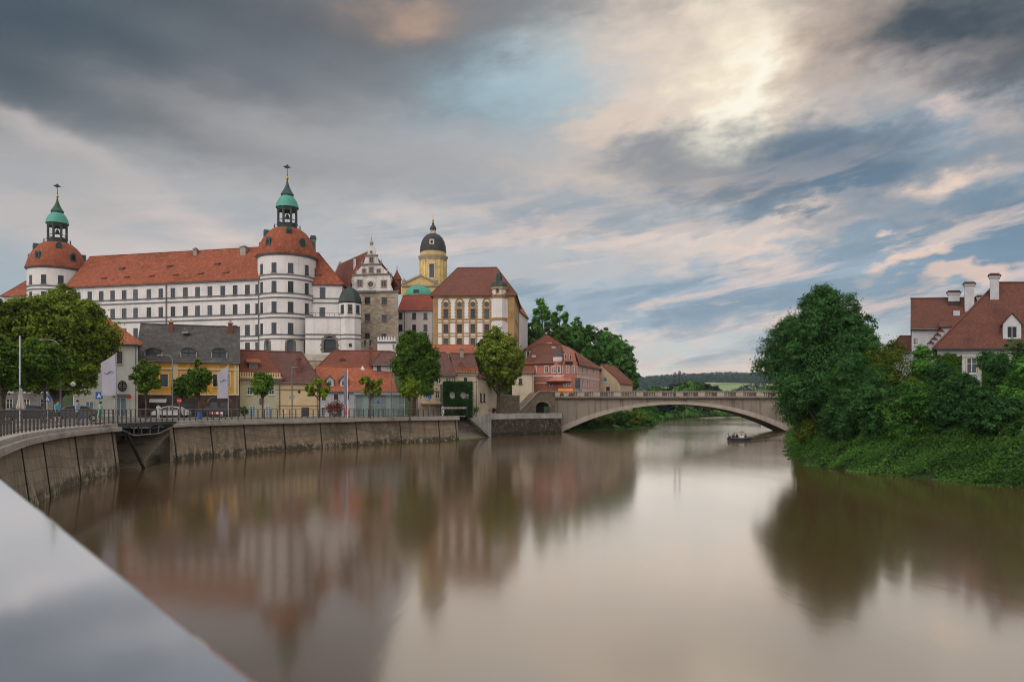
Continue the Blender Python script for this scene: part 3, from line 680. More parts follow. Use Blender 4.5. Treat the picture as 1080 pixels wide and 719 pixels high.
# terrace wall with a pale parapet
tw = thing('terrace_wall', 'dark mossy stone terrace wall under a pale concrete parapet, between quay and bridge', 'wall', (2, 131, 0))
FT = Face(518, 123.5, 592, 139); mb = MB(); FT.box(mb, 0, FT.len, 0, 1., -1.5, 2.85); part('stone_face', mb, oldstone, tw)
mb = MB(); FT.box(mb, -.05, FT.len, -.12, .4, 2.85, 3.82); part('parapet', mb, parlight, tw)
# landing steps between quay end and terrace
ls = thing('landing_steps', 'broad landing steps to the water beside the pale triangular wall', 'steps', (-5, 118, 0))
FL = Face(483, 110.5, 518, 122); mb = MB()
for k in range(8): FL.box(mb, .05, FL.len-.05, .4+k*.5, 6, -1 if k == 0 else .1+k*.38-.38, .1+k*.38)
part('flight', mb, mat('landing_stone', (.36, .32, .25), dark=(.12, .11, .08)), ls)
mb = MB(); a = FL.U(494); mb.prism([FL.P(FL.len-.05, -.05, -.8), FL.P(FL.len-.05, -.05, 3.45), FL.P(a, -.05, 3.2), FL.P(FL.len-1.2, -.05, .2)], FL.P(0, .45, 0)-FL.P(0, 0, 0)); part('side_wall', mb, parlight, ls)
mb = MB(); FL.box(mb, .3, FL.len-.05, 4.6, 5.2, .5, ZC); part('back_wall', mb, quay, ls)
mb = MB(); mb.tube([FL.P(a-.3, -.02, 3.3), FL.P(FL.len-1., -.02, .5)], .05, 6); part('handrail', mb, iron, ls)
# ---------------------------------------------------------------- castle
def Zd(py, d): return EYE-(py-HOR)/FP*d
def arch_open(mb, F, u0, u1, zs, z1, dep, mi=0, n=10):
    """fills the corners over a round arch inside a rectangular opening, with its soffit"""
    um, r, h = (u0+u1)/2, (u1-u0)/2, z1-zs
    for i in range(n):
        t0, t1 = math.pi*i/n, math.pi*(i+1)/n
        a, b = (um-math.cos(t0)*r, zs+math.sin(t0)*h), (um-math.cos(t1)*r, zs+math.sin(t1)*h)
        mb.face([F.P(a[0], 0, a[1]), F.P(b[0], 0, b[1]), F.P(b[0], 0, z1), F.P(a[0], 0, z1)], mi); mb.face([F.P(a[0], 0, a[1]), F.P(a[0], dep, a[1]), F.P(b[0], dep, b[1]), F.P(b[0], 0, b[1])], mi)
def arch_trim(t, F, u0, u1, z0, zs, z1, m, w=.55, out=.14, n=11, name='arch_surround'):
    mb = MB(); um, r, h = (u0+u1)/2, (u1-u0)/2, z1-zs; e = F.P(0, -out, 0)-F.P(0, 0, 0)
    for i in range(n):
        t0, t1 = math.pi*i/n, math.pi*(i+1)/n; k = w*(1.15 if i % 2 else .85)
        p = lambda th, q: F.P(um-math.cos(th)*(r+q), .02, zs+math.sin(th)*(h+q)); mb.prism([p(t0, 0), p(t1, 0), p(t1, k), p(t0, k)], e)
    z = z0; i = 0
    while z < zs-.05:
        k = w*(1.2 if i % 2 else .8); q = min(zs, z+.5)
        for s in (u0-k, u1): F.box(mb, s, s+k, -out, .02, z, q)
        z = q; i += 1
    return part(name, mb, m, t)

# long wing
Fc = Face(70, 183.4, 275, 171)
t = thing('castle_wing', 'long white four storey castle wing with bright red tiled roof between two round towers', 'castle', tuple(Fc.P(Fc.len/2, 0, 16)))
X1 = [106.8, 118.8, 131, 143, 157, 169.6, 182.4, 195.6, 208.4, 221.4, 235, 248, 261, 271.8]; X1 = [82.6, 94.7]+X1
rows = [(305.8, 11.2), (325.9, 10.8), (348, 10.8), (366, 9.5)]
wins = []; ztop = []
for yc, h in rows:      # row heights read at column 261, where the wing is seen best
    zc = Fc.Z(261, yc); 
    for x in X1:
        d = Fc.ud(x)[1]; k = 172.3/d; wins.append((x, HOR-(zc-EYE)*FP/d, 5.1*k, h*k))
u0, u1, ze = house(t, Fc, 70, 279, Fc.Z(175, 0) and HOR-(Fc.Z(261, 294.2)-EYE)*FP/Fc.ud(174.5)[1], 14, 15, (266, 60, 300), white, redroof, wins, dkframe, glass, gl=True, gr=True, o=.5)
mb = MB()
for y in (310.8, 315.3, 331.4, 335.8, 354.2, 358.8):
    z = Fc.Z(261, y); Fc.box(mb, u0, u1, -.14, -.002, z-.2, z+.1)
Fc.box(mb, u0, u1, -.4, -.003, ze-.45, ze-.16); part('moulding', mb, greyline, t)
mb = MB()
for px in (175.7, 273.3): u = Fc.U(px); mb.tube([Fc.P(u, -.2, 14), Fc.P(u, -.2, ze-.1)], .13, 6)
part('downpipe', mb, greyline, t)
def shed(t, F, px, py, v0, wm, rm, w=1.15):
    """small shed dormer, its front at depth v0 in the roof"""
    u, d = F.ud(px, v0); z = F.Z(px, py, v0); mb = MB()
    mb.prism([F.P(u-w/2, v0, z-.55), F.P(u-w/2, v0, z+.5), F.P(u-w/2, v0+2.4, z+1.1), F.P(u-w/2, v0+2.4, z-.55)], F.P(w, 0, 0)-F.P(0, 0, 0), 0)
    mb.prism([F.P(u-w/2-.2, v0-.25, z+.45), F.P(u-w/2-.2, v0-.25, z+.58), F.P(u-w/2-.2, v0+2.5, z+1.3), F.P(u-w/2-.2, v0+2.5, z+1.1)], F.P(w+.4, 0, 0)-F.P(0, 0, 0), 1)
    F.box(mb, u-w/2+.1, u+w/2-.1, v0-.02, v0+.1, z-.2, z+.38, 2)
    return part('roof_dormer', mb, [wm, rm, glass], t)
for px, py in ((109, 295.2), (133.5, 294.2), (159.5, 293.0), (185, 291.8), (211, 290.6), (238, 289.4), (127.5, 284.8), (178, 282.5), (228.5, 280.2)):
    shed(t, Fc, px, py, (1.1 if py > 286 else 3.2), redroof, redroof)
capst = mat('chimney_stone', (.30, .27, .23), var=.2, streak=.3)
chimney(t, Fc, 206.3, 262.5, 268, 4, 6.5, capst, greyline); chimney(t, Fc, 257.5, 260.5, 271, 6.5, 6.2, capst, greyline, dv=1.2)
# wing beyond the left tower, mostly behind the big lime
F2 = Face(-60, 200, 48, 192)
t = thing('castle_wing', 'shorter castle wing with red roof sloping down beyond the left round tower', 'castle', tuple(F2.P(6, 0, 16)))
house(t, F2, 4, 52, 311.5, 14, 14, (285, 46, 60), white, redroof, [(x, 321, 4.6, 10) for x in (0, 12, 24)], dkframe, glass, o=.6)

def castle_tower(label, pxc, dc, basez=14.):
    c = XY(pxc, dc); r = 29.6/FP*175; a0 = math.atan2(-c.y, -c.x)            # towards the camera
    zz = lambda py: Zd(py, 175.)
    zf = lambda py: Zd(py, 168.6)
    t = thing('round_tower', label, 'tower', (c.x, c.y, basez), 'round castle towers')
    mp = lambda u, v, z: Vector((c.x+(r-v)*math.cos(a0+u), c.y+(r-v)*math.sin(a0+u), z))
    cols = [R(k) for k in (-92, -59, -26, 6.5, 41, 74, 107)]; hw = .62/r; holes, wl = [], []
    for y0, y1 in ((277, 287.2), (296.3, 307.8), (318, 329), (340.3, 351.7)):
        for a in cols: holes.append((a-hw, a+hw, zf(y1), zf(y0))); wl.append((a, zf(y1), zf(y0)-zf(y1)))
    arches = [(R(-41), 5.6, 359.5, 370.5), (R(6), 7.5, 358.5, 370.5), (R(42), 6.5, 358.5, 371.5)]
    zt = zz(272.3); mb = MB(); ah = []
    for a, w, y0, y1 in arches: h = w/2/FP*169/r; holes.append((a-h, a+h, zf(y1), zf(y0))); ah.append((a, h, zf(y1), zf(y0)))
    wall_grid(mb, mp, -math.pi, math.pi, basez, zt, holes, .3, usplit=[R(k) for k in range(-174, 180, 6)])
    class Cyl:
        P = staticmethod(mp)
    for a, h, z0, z1 in ah: arch_open(mb, Cyl, a-h, a+h, z1-h*r, z1, .3)
    part('wall', mb, white, t, 30)
    for a, h, z0, z1 in ah:
        m2 = MB(); n = 9; zs = z1-h*r
        for i in range(n):
            t0, t1 = math.pi*i/n, math.pi*(i+1)/n; k = .38*(1.2 if i % 2 else .9)
            p = lambda th, q: mp(a-math.cos(th)*(h+q/r), -.12, zs+math.sin(th)*(h*r+q)); q_ = lambda th, q: mp(a-math.cos(th)*(h+q/r), .02, zs+math.sin(th)*(h*r+q))
            m2.face([p(t0, 0), p(t1, 0), p(t1, k), p(t0, k)]); m2.face([p(t0, k), p(t1, k), q_(t1, k), q_(t0, k)]); m2.face([q_(t0, 0), q_(t1, 0), p(t1, 0), p(t0, 0)])
        for s in (-1, 1):
            ua, ub = (a-h-.35/r, a-h) if s < 0 else (a+h, a+h+.35/r)
            m2.face([mp(ua, -.12, z0), mp(ub, -.12, z0), mp(ub, -.12, zs), mp(ua, -.12, zs)]); m2.face([mp(ub, -.12, z0), mp(ub, .02, z0), mp(ub, .02, zs), mp(ub, -.12, zs)]); m2.face([mp(ua, .02, z0), mp(ua, -.12, z0), mp(ua, -.12, zs), mp(ua, .02, zs)])
        o = part('arch_surround', m2, rust, t)
        m3 = MB(); m3.face([mp(a-h, .28, z0), mp(a+h, .28, z0), mp(a+h, .28, z1), mp(a-h, .28, z1)]); part('dark_opening', m3, glass, o)
    for a, z, h in wl: put_window(t, mp(a, 0, z), a0+a+math.pi/2, 1.25, h, dkframe, glass)
    mb = MB(); ring = lambda z0, z1, o: [(r-.2, z0), (r+o, z0), (r+o, z1), (r-.2, z1)]
    for y in (289.3, 293.5, 308.9, 313.5, 330.2, 334.6, 352.6, 357.): mb.lathe((c.x, c.y, 0), ring(zf(y)-.16, zf(y)+.12, .14), 48)
    mb.lathe((c.x, c.y, 0), [(r-.2, zt-.6), (r+.12, zt-.6), (r+.45, zt-.1), (r+.45, zt+.02), (r-.2, zt+.02)], 48); part('moulding', mb, greyline, t, 30)
    k = 1/FP*175
    pf = lambda L_: [(w*k, zz(y)) for w, y in L_]
    mb = MB(); mb.lathe((c.x, c.y, 0), pf([(0.5, 273), (31.8, 273), (31.8, 272.2), (31.0, 270), (29.8, 265.5), (27.6, 259), (24.2, 252.5), (20, 247), (15.2, 243), (13, 242.2), (.5, 242)]), 48); part('dome', mb, redroof, t, 40)
    prof = [(31.0, 270), (29.8, 265.5), (27.6, 259), (24.2, 252.5), (20, 247), (15.2, 243)]
    rad = lambda y: np.interp(-y, [-p[1] for p in prof], [p[0] for p in prof])*k
    for ang, y, s in ((-40, 261, 1.1), (31, 261, 1.1), (4, 249.5, 1.15), (-75, 250, 1.15), (80, 258, 1.1), (-110, 260, 1.1)):
        a = a0+R(ang); rr = rad(y); z = zz(y); e = Vector((math.cos(a), math.sin(a), 0)); s_ = Vector((-e.y, e.x, 0)); p = Vector((c.x, c.y, z))+e*(rr-1.4); m2 = MB()
        w = .58*s; pr = [p-s_*w+Vector((0, 0, -.9)), p+s_*w+Vector((0, 0, -.9)), p+s_*w+Vector((0, 0, .6)), p+s_*w*.7+Vector((0, 0, 1.0)), p+Vector((0, 0, 1.15)), p-s_*w*.7+Vector((0, 0, 1.0)), p-s_*w+Vector((0, 0, .6))]
        m2.prism(pr, e*1.75); q = p+e*1.77; m2.face([q-s_*w*.6+Vector((0, 0, -.5)), q+s_*w*.6+Vector((0, 0, -.5)), q+s_*w*.6+Vector((0, 0, .55)), q-s_*w*.6+Vector((0, 0, .55))][::-1], 1); m2.face([q-s_*w*.6+Vector((0, 0, -.5)), q+s_*w*.6+Vector((0, 0, -.5)), q+s_*w*.6+Vector((0, 0, .55)), q-s_*w*.6+Vector((0, 0, .55))], 1)
        part('roof_dormer', m2, [darkcop, glass], t)
    mb = MB(); mb.lathe((c.x, c.y, 0), pf([(.5, 243), (12.4, 243), (12.4, 241.6), (10.8, 241.4), (10.8, 237.6), (11.4, 237.4), (11.4, 236.8), (.5, 236.8)]), 8, rot=a0+R(22.5))
    mb.lathe((c.x, c.y, 0), pf([(.5, 222.8), (10.2, 222.8), (10.7, 222.4), (11.4, 220.4), (11.4, 219.4), (.5, 219.4)]), 8, rot=a0+R(22.5))
    for j in range(8):
        a = a0+R(22.5+45*j); p = Vector((c.x+9.8*k*math.cos(a), c.y+9.8*k*math.sin(a), 0)); mb.tube([p+Vector((0, 0, zz(237))), p+Vector((0, 0, zz(222.5)))], .28, 6)
        b = a+R(45); q = Vector((c.x+9.8*k*math.cos(b), c.y+9.8*k*math.sin(b), 0))
        for i in range(5):          # small arches between the posts
            t0, t1 = math.pi*i/5, math.pi*(i+1)/5; h = (q-p)/2; m_ = (p+q)/2; g_ = lambda th: m_-h*math.cos(th)+Vector((0, 0, zz(226.2)+math.sin(th)*.75))
            A_, B_ = g_(t0), g_(t1); mb.prism([A_, B_, Vector((B_.x, B_.y, zz(222.6))), Vector((A_.x, A_.y, zz(222.6)))], -m_.normalized()*.15)
        mb.box(p+Vector((0, 0, zz(233.5))), q-p, (p-Vector((c.x, c.y, 0))).normalized()*.1, (0, 0, .14))
    part('lantern', mb, lead, t)
    mb = MB(); mb.lathe((c.x, c.y, 0), pf([(.3, 231), (2.2, 231), (2.6, 230.5), (1.9, 228.5), (1.2, 226.5), (.3, 226)]), 16); mb.tube([(c.x, c.y, zz(227)), (c.x, c.y, zz(222))], .06, 5); part('bell', mb, darkcop, t, 40)
    mb = MB(); mb.lathe((c.x, c.y, 0), pf([(.5, 219.6), (11.9, 219.6), (11.7, 218.6), (10.9, 215), (9.4, 211.4), (7.2, 208.4), (5.6, 207)]), 32); part('cupola', mb, copper, t, 40)
    mb = MB(); mb.lathe((c.x, c.y, 0), pf([(5.4, 207.2), (6.6, 206.4), (6.8, 205.4), (5.8, 203.6), (4.2, 201), (2.6, 197.8), (1.5, 194.5), (.8, 191), (.55, 189)]), 24); part('spire', mb, darkcop, t, 40)
    mb = MB(); mb.lathe((c.x, c.y, 0), pf([(.2, 189.4), (1.2, 188.8), (1.7, 187.8), (1.2, 186.8), (.2, 186.2)]), 12); part('ball', mb, gold, t, 60)
    mb = MB(); mb.tube([(c.x, c.y, zz(187)), (c.x, c.y, zz(174))], [.09, .05], 6); z = zz(176.5); s_ = Vector((-math.sin(a0), math.cos(a0), 0)); p = Vector((c.x, c.y, z))
    mb.prism([p-s_*1.0+Vector((0, 0, .1)), p-s_*.2+Vector((0, 0, -.35)), p+s_*.9, p+s_*.35+Vector((0, 0, .25)), p+s_*.1+Vector((0, 0, .7)), p-s_*.3+Vector((0, 0, .35))], Vector((math.cos(a0), math.sin(a0), 0))*.08); part('weathervane', mb, iron, t)
    mb = MB()
    for j in range(8):
        a = a0+R(45*j); p = Vector((c.x+13*k*math.cos(a), c.y+13*k*math.sin(a), zz(242.4))); mb.tube([p, p+Vector((0, 0, 1.2))], [.16, .08], 6)
        b = a+R(45); q = Vector((c.x+13*k*math.cos(b), c.y+13*k*math.sin(b), zz(242.4))); mb.tube([p+Vector((0, 0, .75)), q+Vector((0, 0, .75))], .04, 4)
    part('gallery_rail', mb, iron, t)
    return t, c, r, a0
T1 = castle_tower('nearer round castle tower, red bell roof and green lantern, right end of the long wing', 303, 175)
T2 = castle_tower('farther round castle tower, red bell roof and green lantern, behind the largest lime tree', 60.5, 190)
t, c, r, a0 = T1
s_ = Vector((-math.sin(a0), math.cos(a0), 0)); p = Vector((c.x, c.y, 0))+s_*5.9; mb = MB(); z0, z1 = Zd(270, 175), Zd(250.5, 175)
mb.cbox((p.x, p.y, (z0+z1)/2), (1.2, 1.2, z1-z0), a0); mb.cbox((p.x, p.y, z1+.1), (1.5, 1.5, .5), a0, 1); mb.cbox((p.x, p.y, z1+.5), (1.2, 1.2, .5), a0, 1)
part('chimney', mb, [capst, darkcop], t)

# castle wing right of the tower
F3 = Face(318, 173.2, 361, 173.8)
t = thing('castle_range', 'short white castle range with hipped red roof right of the nearer round tower', 'castle', tuple(F3.P(6, 0, 16)))
u0, u1, ze = house(t, F3, 312, 360.5, 299.5, 14, 13, (266.5, 296, 336), white, redroof, [(340.2, 308.7, 6.2, 11), (340, 329.4, 6.2, 10.6)], dkframe, glass, o=.5)
mb = MB(); F3.box(mb, u0, u1, -.13, -.002, F3.Z(340, 314.6)-.2, F3.Z(340, 314.6)+.1); F3.box(mb, u0, u1, -.13, -.002, F3.Z(340, 319.2)-.2, F3.Z(340, 319.2)+.1); F3.box(mb, u0, u1, -.35, -.003, ze-.4, ze-.14); part('moulding', mb, greyline, t)
shed(t, F3, 336, 291.5, 1.2, redroof, redroof)
# lower projecting block with the big arch and a roof terrace
F4 = Face(316, 167.5, 359, 168.2)
t = thing('castle_annex', 'lower white castle block with a big rusticated arch and railed flat roof', 'castle', tuple(F4.P(5, 0, 16)))
u0, u1, zb, zt = F4.U(322), F4.U(358.5), 14, F4.Z(345, 334.3); a = F4.rect(341.2, 354.5, 354.3, 372); mb = MB()
wall_grid(mb, F4.P, u0, u1, zb, zt, [a], .9); arch_open(mb, F4, a[0], a[1], a[3]-(a[1]-a[0])/2, a[3], .9)
mb.face([F4.P(u1, 0, zb), F4.P(u1, 5.4, zb), F4.P(u1, 5.4, zt), F4.P(u1, 0, zt)]); mb.face([F4.P(u0, 0, zt), F4.P(u1, 0, zt), F4.P(u1, 5.4, zt), F4.P(u0, 5.4, zt)]); part('wall', mb, white, t)
arch_trim(t, F4, a[0], a[1], a[2], a[3]-(a[1]-a[0])/2, a[3], rust, .55)
mb = MB(); mb.face([F4.P(a[0], .85, a[2]), F4.P(a[1], .85, a[2]), F4.P(a[1], .85, a[3]), F4.P(a[0], .85, a[3])]); part('dark_opening', mb, glass, t)
mb = MB(); F4.box(mb, a[0], a[1], .4, .5, a[2], a[2]+.14); F4.box(mb, a[0], a[1], .4, .5, a[2]+.9, a[2]+1.0); part('balcony_rail', mb, iron, t)
mb = MB()
for y, o in ((334.4, .2), (352.6, .13), (357.2, .13)): z = F4.Z(345, y); F4.box(mb, u0, u1, -o, -.002, z-.16, z+.12)
part('moulding', mb, greyline, t)
mb = MB()
for x in np.linspace(u0+.2, u1-.2, 8): F4.box(mb, x-.03, x+.03, .1, .16, zt, zt+.95)
F4.box(mb, u0, u1, .1, .15, zt+.9, zt+.96); part('roof_rail', mb, iron, t)
# polygonal turret
c = XY(369.2, 170.); k = 170/FP; a0 = math.atan2(-c.y, -c.x); z_ = lambda y: Zd(y, 168.)
t = thing('corner_turret', 'slim white eight-sided castle turret with a black metal dome beside the stone gable house', 'turret', (c.x, c.y, 14))
mb = MB(); mb.lathe((c.x, c.y, 0), [(12*k, 14), (12*k, z_(319.4))], 8, rot=a0+R(22.5)); part('wall', mb, white, t)
for ang in (-90, -45, 0, 45, 90):
    a = a0+R(ang); q = Vector((c.x, c.y, 0))+Vector((math.cos(a), math.sin(a), 0))*(12*k*math.cos(R(22.5))+.02); q.z = z_(330.2); put_window(t, q+Vector((math.cos(a), math.sin(a), 0))*.12, a+math.pi/2, 1.0, 1.9, dkframe, glass)
mb = MB()
for y in (334.6, 352.8, 357): mb.lathe((c.x, c.y, 0), [(11*k, z_(y)-.15), (12*k+.14, z_(y)-.15), (12*k+.14, z_(y)+.1), (11*k, z_(y)+.1)], 8, rot=a0+R(22.5))
part('moulding', mb, greyline, t)
mb = MB(); mb.lathe((c.x, c.y, 0), [(w*k, Zd(y, 170.)) for w, y in ((.5, 319.8), (13, 319.8), (12.8, 318.6), (11.9, 314.5), (10, 310), (7.4, 306.6), (4, 304.2), (1.6, 303), (.9, 301), (.6, 297), (.2, 294.5))], 8, rot=a0+R(22.5)); part('dome', mb, lead, t)
mb = MB(); q = Vector((c.x, c.y, 0))+Vector((math.cos(a0), math.sin(a0), 0))*(12*k*math.cos(R(22.5))); s_ = Vector((-math.sin(a0), math.cos(a0), 0)); q.z = z_(366); mb.box(q-s_*.3-Vector((math.cos(a0), math.sin(a0), 0))*.2, s_*.7, Vector((math.cos(a0), math.sin(a0), 0))*.23, (0, 0, .8)); part('small_opening', mb, glass, t)
# beige terrace wall under the arches
F5 = Face(312, 158, 352, 160); t = thing('castle_terrace', 'beige stone castle terrace wall below the arched openings', 'wall', tuple(F5.P(4, 0, 13)))
mb = MB(); F5.box(mb, 0, F5.len, 0, 8, 9, F5.Z(335, 380.5)); part('wall', mb, mat('terrace_stone', (.36, .31, .24), kind='stone', tile=(.9, .4), streak=.4), t)
mb = MB(); F5.box(mb, -.1, F5.len+.1, -.15, .35, F5.Z(335, 380.3), F5.Z(335, 373.5)); part('parapet', mb, mat('terrace_parapet', (.45, .41, .34), streak=.3), t)

# ---------------------------------------------------------------- gabled stone house of the castle
F6 = Face(377.5, 176.4, 420, 175); t = thing('gable_house', 'stone castle house with scrolled white Renaissance gable and old red roof', 'house', tuple(F6.P(5, 0, 16)))
zc = F6.Z(399, 308.3); holes, wl = [], []
for px, py, w, h in ((387.5, 317, 5.5, 7.6), (405.4, 317.8, 5.5, 7.6), (387.7, 335, 5.3, 7), (405.5, 336, 5.3, 7.4), (387.5, 354.5, 5, 6), (405, 355, 5, 6)):
    a = F6.rect(px-w/2, py-h/2, px+w/2, py+h/2); holes.append(a); wl.append(a)
mb = MB(); wall_grid(mb, F6.P, 0, F6.len, 14, zc, holes)
D6 = 15.; sk = -13.5                                         # the house runs back to the left
def P6(u, v, z): return F6.P(u+sk*v/D6, v, z)
for u in (0, F6.len): mb.face([P6(u, 0, 14), P6(u, D6, 14), P6(u, D6, zc), P6(u, 0, zc)])
part('wall', mb, stone, t)
gy = lambda y: F6.Z(399, y)
def step6(L_): return [(F6.U(x), gy(y)) for x, y in L_]
out = step6([(370.6, 308.3), (370.8, 303), (372, 300), (371, 297), (372.6, 290), (375.5, 289.3), (376, 286), (378.6, 283.6), (381.6, 280), (382, 279.3), (384.2, 276.5), (385.4, 272), (385.4, 269.8), (387.6, 267.6), (388.6, 263), (390, 259.5), (392, 257.2)])
rt = [(2*F6.U(391.9)-u, z) for u, z in out][::-1][1:]
rt = [(min(u, F6.len+.2), z) for u, z in rt]
pts = [F6.P(u, -.12, z) for u, z in out+rt]; mb = MB(); mb.prism(pts, F6.P(0, .5, 0)-F6.P(0, 0, 0)); part('gable', mb, mat('gable_plaster', (.54, .515, .49), var=.2, streak=.6, scale=.6, dark=(.30, .28, .26)), t)
mb = MB()
for y, a, b in ((307.6, 370, 421), (289.4, 372, 412), (278.8, 381, 403), (269.3, 384.6, 399.2)): F6.box(mb, F6.U(a), F6.U(b), -.34, -.123, gy(y)-.22, gy(y)+.16)
F6.box(mb, F6.U(378), F6.U(395.5), -.6, -.125, gy(308)-.1, gy(306.2))
part('moulding', mb, greyline, t)
mb = MB(); um = F6.U(391.8)
mb.lathe(F6.P(um, .05, 0), [(.35, gy(258)), (.5, gy(256)), (.25, gy(254.5)), (.1, gy(253)), (.06, gy(249.5))], 8); part('finial', mb, capst, t)
for px, y0, h in ((371.4, 297, 2), (375.6, 289, 1.4), (381.8, 279.4, 1.3), (402.2, 279.4, 1.3), (408.4, 289, 1.4), (413, 297, 2)):
    mb = MB(); mb.lathe(F6.P(F6.U(px), .05, 0), [(.2, gy(y0)), (.28, gy(y0)+.5), (.1, gy(y0)+.9), (.04, gy(y0)+h)], 6); part('finial', mb, capst, t)
sur6 = mat('gable_trim', (.30, .20, .15), var=.2)
for px, py, w, h in ((392, 274, 3.4, 5), (384.2, 285.6, 2.6, 3.2), (391.8, 284.8, 3.6, 5), (399.6, 286, 2.6, 3.2), (379.7, 299, 4.2, 6.2), (405, 299.4, 4.4, 6.2)):
    a = F6.rect(px-w/2, py-h/2, px+w/2, py+h/2); mb = MB()
    for q in ((a[0]-.22, a[0], a[2]-.2, a[3]+.22), (a[1], a[1]+.22, a[2]-.2, a[3]+.22), (a[0], a[1], a[3], a[3]+.22), (a[0], a[1], a[2]-.2, a[2]), ((a[0]+a[1])/2-.04, (a[0]+a[1])/2+.04, a[2], a[3])): F6.box(mb, q[0], q[1], -.26, -.122, q[2], q[3])
    o = part('gable_window', mb, sur6, t); m2 = MB(); F6.box(m2, a[0], a[1], -.15, -.121, a[2], a[3]); part('pane', m2, glass, o)
for px, py, r0 in ((391.4, 299.8, 2.9), (391.9, 265.8, 1.2)):
    uc, zc2, rr = F6.U(px), gy(py), r0/FP*175.5; mb = MB(); m2 = MB(); N = 20
    ring = [(uc+math.cos(2*math.pi*i/N), math.sin(2*math.pi*i/N)) for i in range(N)]
    for i in range(N):
        f_ = lambda k, s: F6.P(uc+math.cos(2*math.pi*k/N)*s, -.13, zc2+math.sin(2*math.pi*k/N)*s); mb.prism([f_(i, rr), f_(i+1, rr), f_(i+1, rr*1.6), f_(i, rr*1.6)], F6.P(0, -.18, 0)-F6.P(0, 0, 0))
    m2.face([F6.P(uc+math.cos(2*math.pi*i/N)*rr, -.16, zc2+math.sin(2*math.pi*i/N)*rr) for i in range(N)])
    o = part('round_window', mb, mat('round_trim', (.42, .36, .31)), t); part('pane', m2, glass, o)
for a in wl: put_window(t, F6.P((a[0]+a[1])/2, 0, a[2]), F6.rz, a[1]-a[0], a[3]-a[2], dkframe, glass, sur6, sw=.12)
mb = MB(); zr, zee = gy(264), gy(302); uL, uR = F6.U(370.5), F6.len+.2
for ue, s in ((uL, -1), (uR, 1)):
    q = [P6(ue+s*.3, .1, zee), P6(um, .1, zr), P6(um, D6, zr), P6(ue+s*.3, D6, zee)]; mb.prism(q, (0, 0, .2))
part('roof', mb, oldroof, t)
# rear gable turret and little right turret
mb = MB(); pb_ = lambda L_, v: [P6(um+(x-391.9)*175/FP, v, gy(y)) for x, y in L_]
mb.prism(pb_([(372, 306), (372, 297), (377, 290), (380, 281), (385, 275), (389, 266), (391.9, 260), (395, 266), (399, 275), (404, 281), (407, 290), (412, 297), (412, 306)], D6), P6(0, .5, 0)-P6(0, 0, 0)); part('rear_gable', mb, capst, t)
chimney(t, F6, 374.5, 272, 285, 2.6, 4, chimwhite, greyline, 2); 
c = F6.P(F6.U(414.8), 3, 0); mb = MB(); mb.lathe(c, [(1.0, zc), (1.0, gy(294)), (1.2, gy(293.5)), (.9, gy(290)), (.4, gy(286)), (.12, gy(283)), (.05, gy(278))], 8); part('side_turret', mb, oldroof, t)
# small crenellated forework
F7 = Face(381, 164, 421, 164); t = thing('gate_wall', 'small white crenellated castle wall in front of the stone gable house', 'wall', tuple(F7.P(6, 0, 12)))
mb = MB(); u0, u1 = F7.U(398), F7.U(418); z0, z1 = 12, F7.Z(408, 358.5); wall_grid(mb, F7.P, u0, u1, z0, z1, [F7.rect(414, 363, 416, 368)], .3)
for u in (u0, u1): mb.face([F7.P(u, 0, z0), F7.P(u, 4, z0), F7.P(u, 4, z1), F7.P(u, 0, z1)])
mb.face([F7.P(u0, 0, z1), F7.P(u1, 0, z1), F7.P(u1, 4, z1), F7.P(u0, 4, z1)])
n = 7
for i in range(n):
    a = u0+(u1-u0)*i/n; w = (u1-u0)/n*.55; mb.prism([F7.P(a, 0, z1), F7.P(a+w, 0, z1), F7.P(a+w, 0, z1+.55), F7.P(a+w/2, 0, z1+.85), F7.P(a, 0, z1+.55)], F7.P(0, .4, 0)-F7.P(0, 0, 0))
part('wall', mb, white, t)
mb = MB()
for i in range(14): a = u0+(u1-u0)*(i+.5)/14; F7.box(mb, a-.12, a+.12, -.16, -.002, z1-.75, z1-.45)
F7.box(mb, u0, u1, -.2, -.003, z1-.45, z1-.32); part('corbel', mb, greyline, t)
t = thing('forework', 'dark stone castle forework with three narrow slits left of the crenellated wall', 'wall', tuple(F7.P(1, 0, 12))); mb = MB(); v_ = [F7.rect(x-.9, 359, x+.9, 365.5) for x in (385, 390.5)]
wall_grid(mb, F7.P, F7.U(380.5), F7.U(397.4), 12, F7.Z(390, 357.5), v_, .5); F7.box(mb, F7.U(380.5), F7.U(397.4), .5, 4, 12, F7.Z(390, 357.5)); part('wall', mb, rust, t)

# ---------------------------------------------------------------- domed church
D = 236; c = XY(456.8, D); k = D/FP; z_ = lambda y: Zd(y, D); t = thing('church', 'yellow baroque church with tall round belfry and black dome', 'church', (c.x, c.y, 14))
mb = MB(); r = 14*k; a0 = math.atan2(-c.y, -c.x); mp = lambda u, v, z: Vector((c.x+(r-v)*math.cos(a0+u), c.y+(r-v)*math.sin(a0+u), z))
hl = [(R(q)-.17, R(q)+.17, z_(295), z_(281.5)) for q in (-96, -6, 84)]
wall_grid(mb, mp, -math.pi, math.pi, z_(312), z_(276), hl, .4, usplit=[R(q) for q in range(-174, 180, 6)]); mb.lathe((c.x, c.y, 0), [(13.4*k, z_(272)), (13.4*k, z_(265))], 48); part('belfry', mb, yellow, t, 30)
mb = MB()
for q in (-75, -52, -38, 26, 40, 62, 105, 128): 
    a = a0+R(q); e = Vector((math.cos(a), math.sin(a), 0)); s_ = Vector((-e.y, e.x, 0)); mb.box(Vector((c.x, c.y, z_(306)))+e*(r-.1)-s_*.38, s_*.76, e*.3, (0, 0, z_(276)-z_(306)))
part('pilaster', mb, mat('pilaster_stucco', (.62, .47, .20)), t)
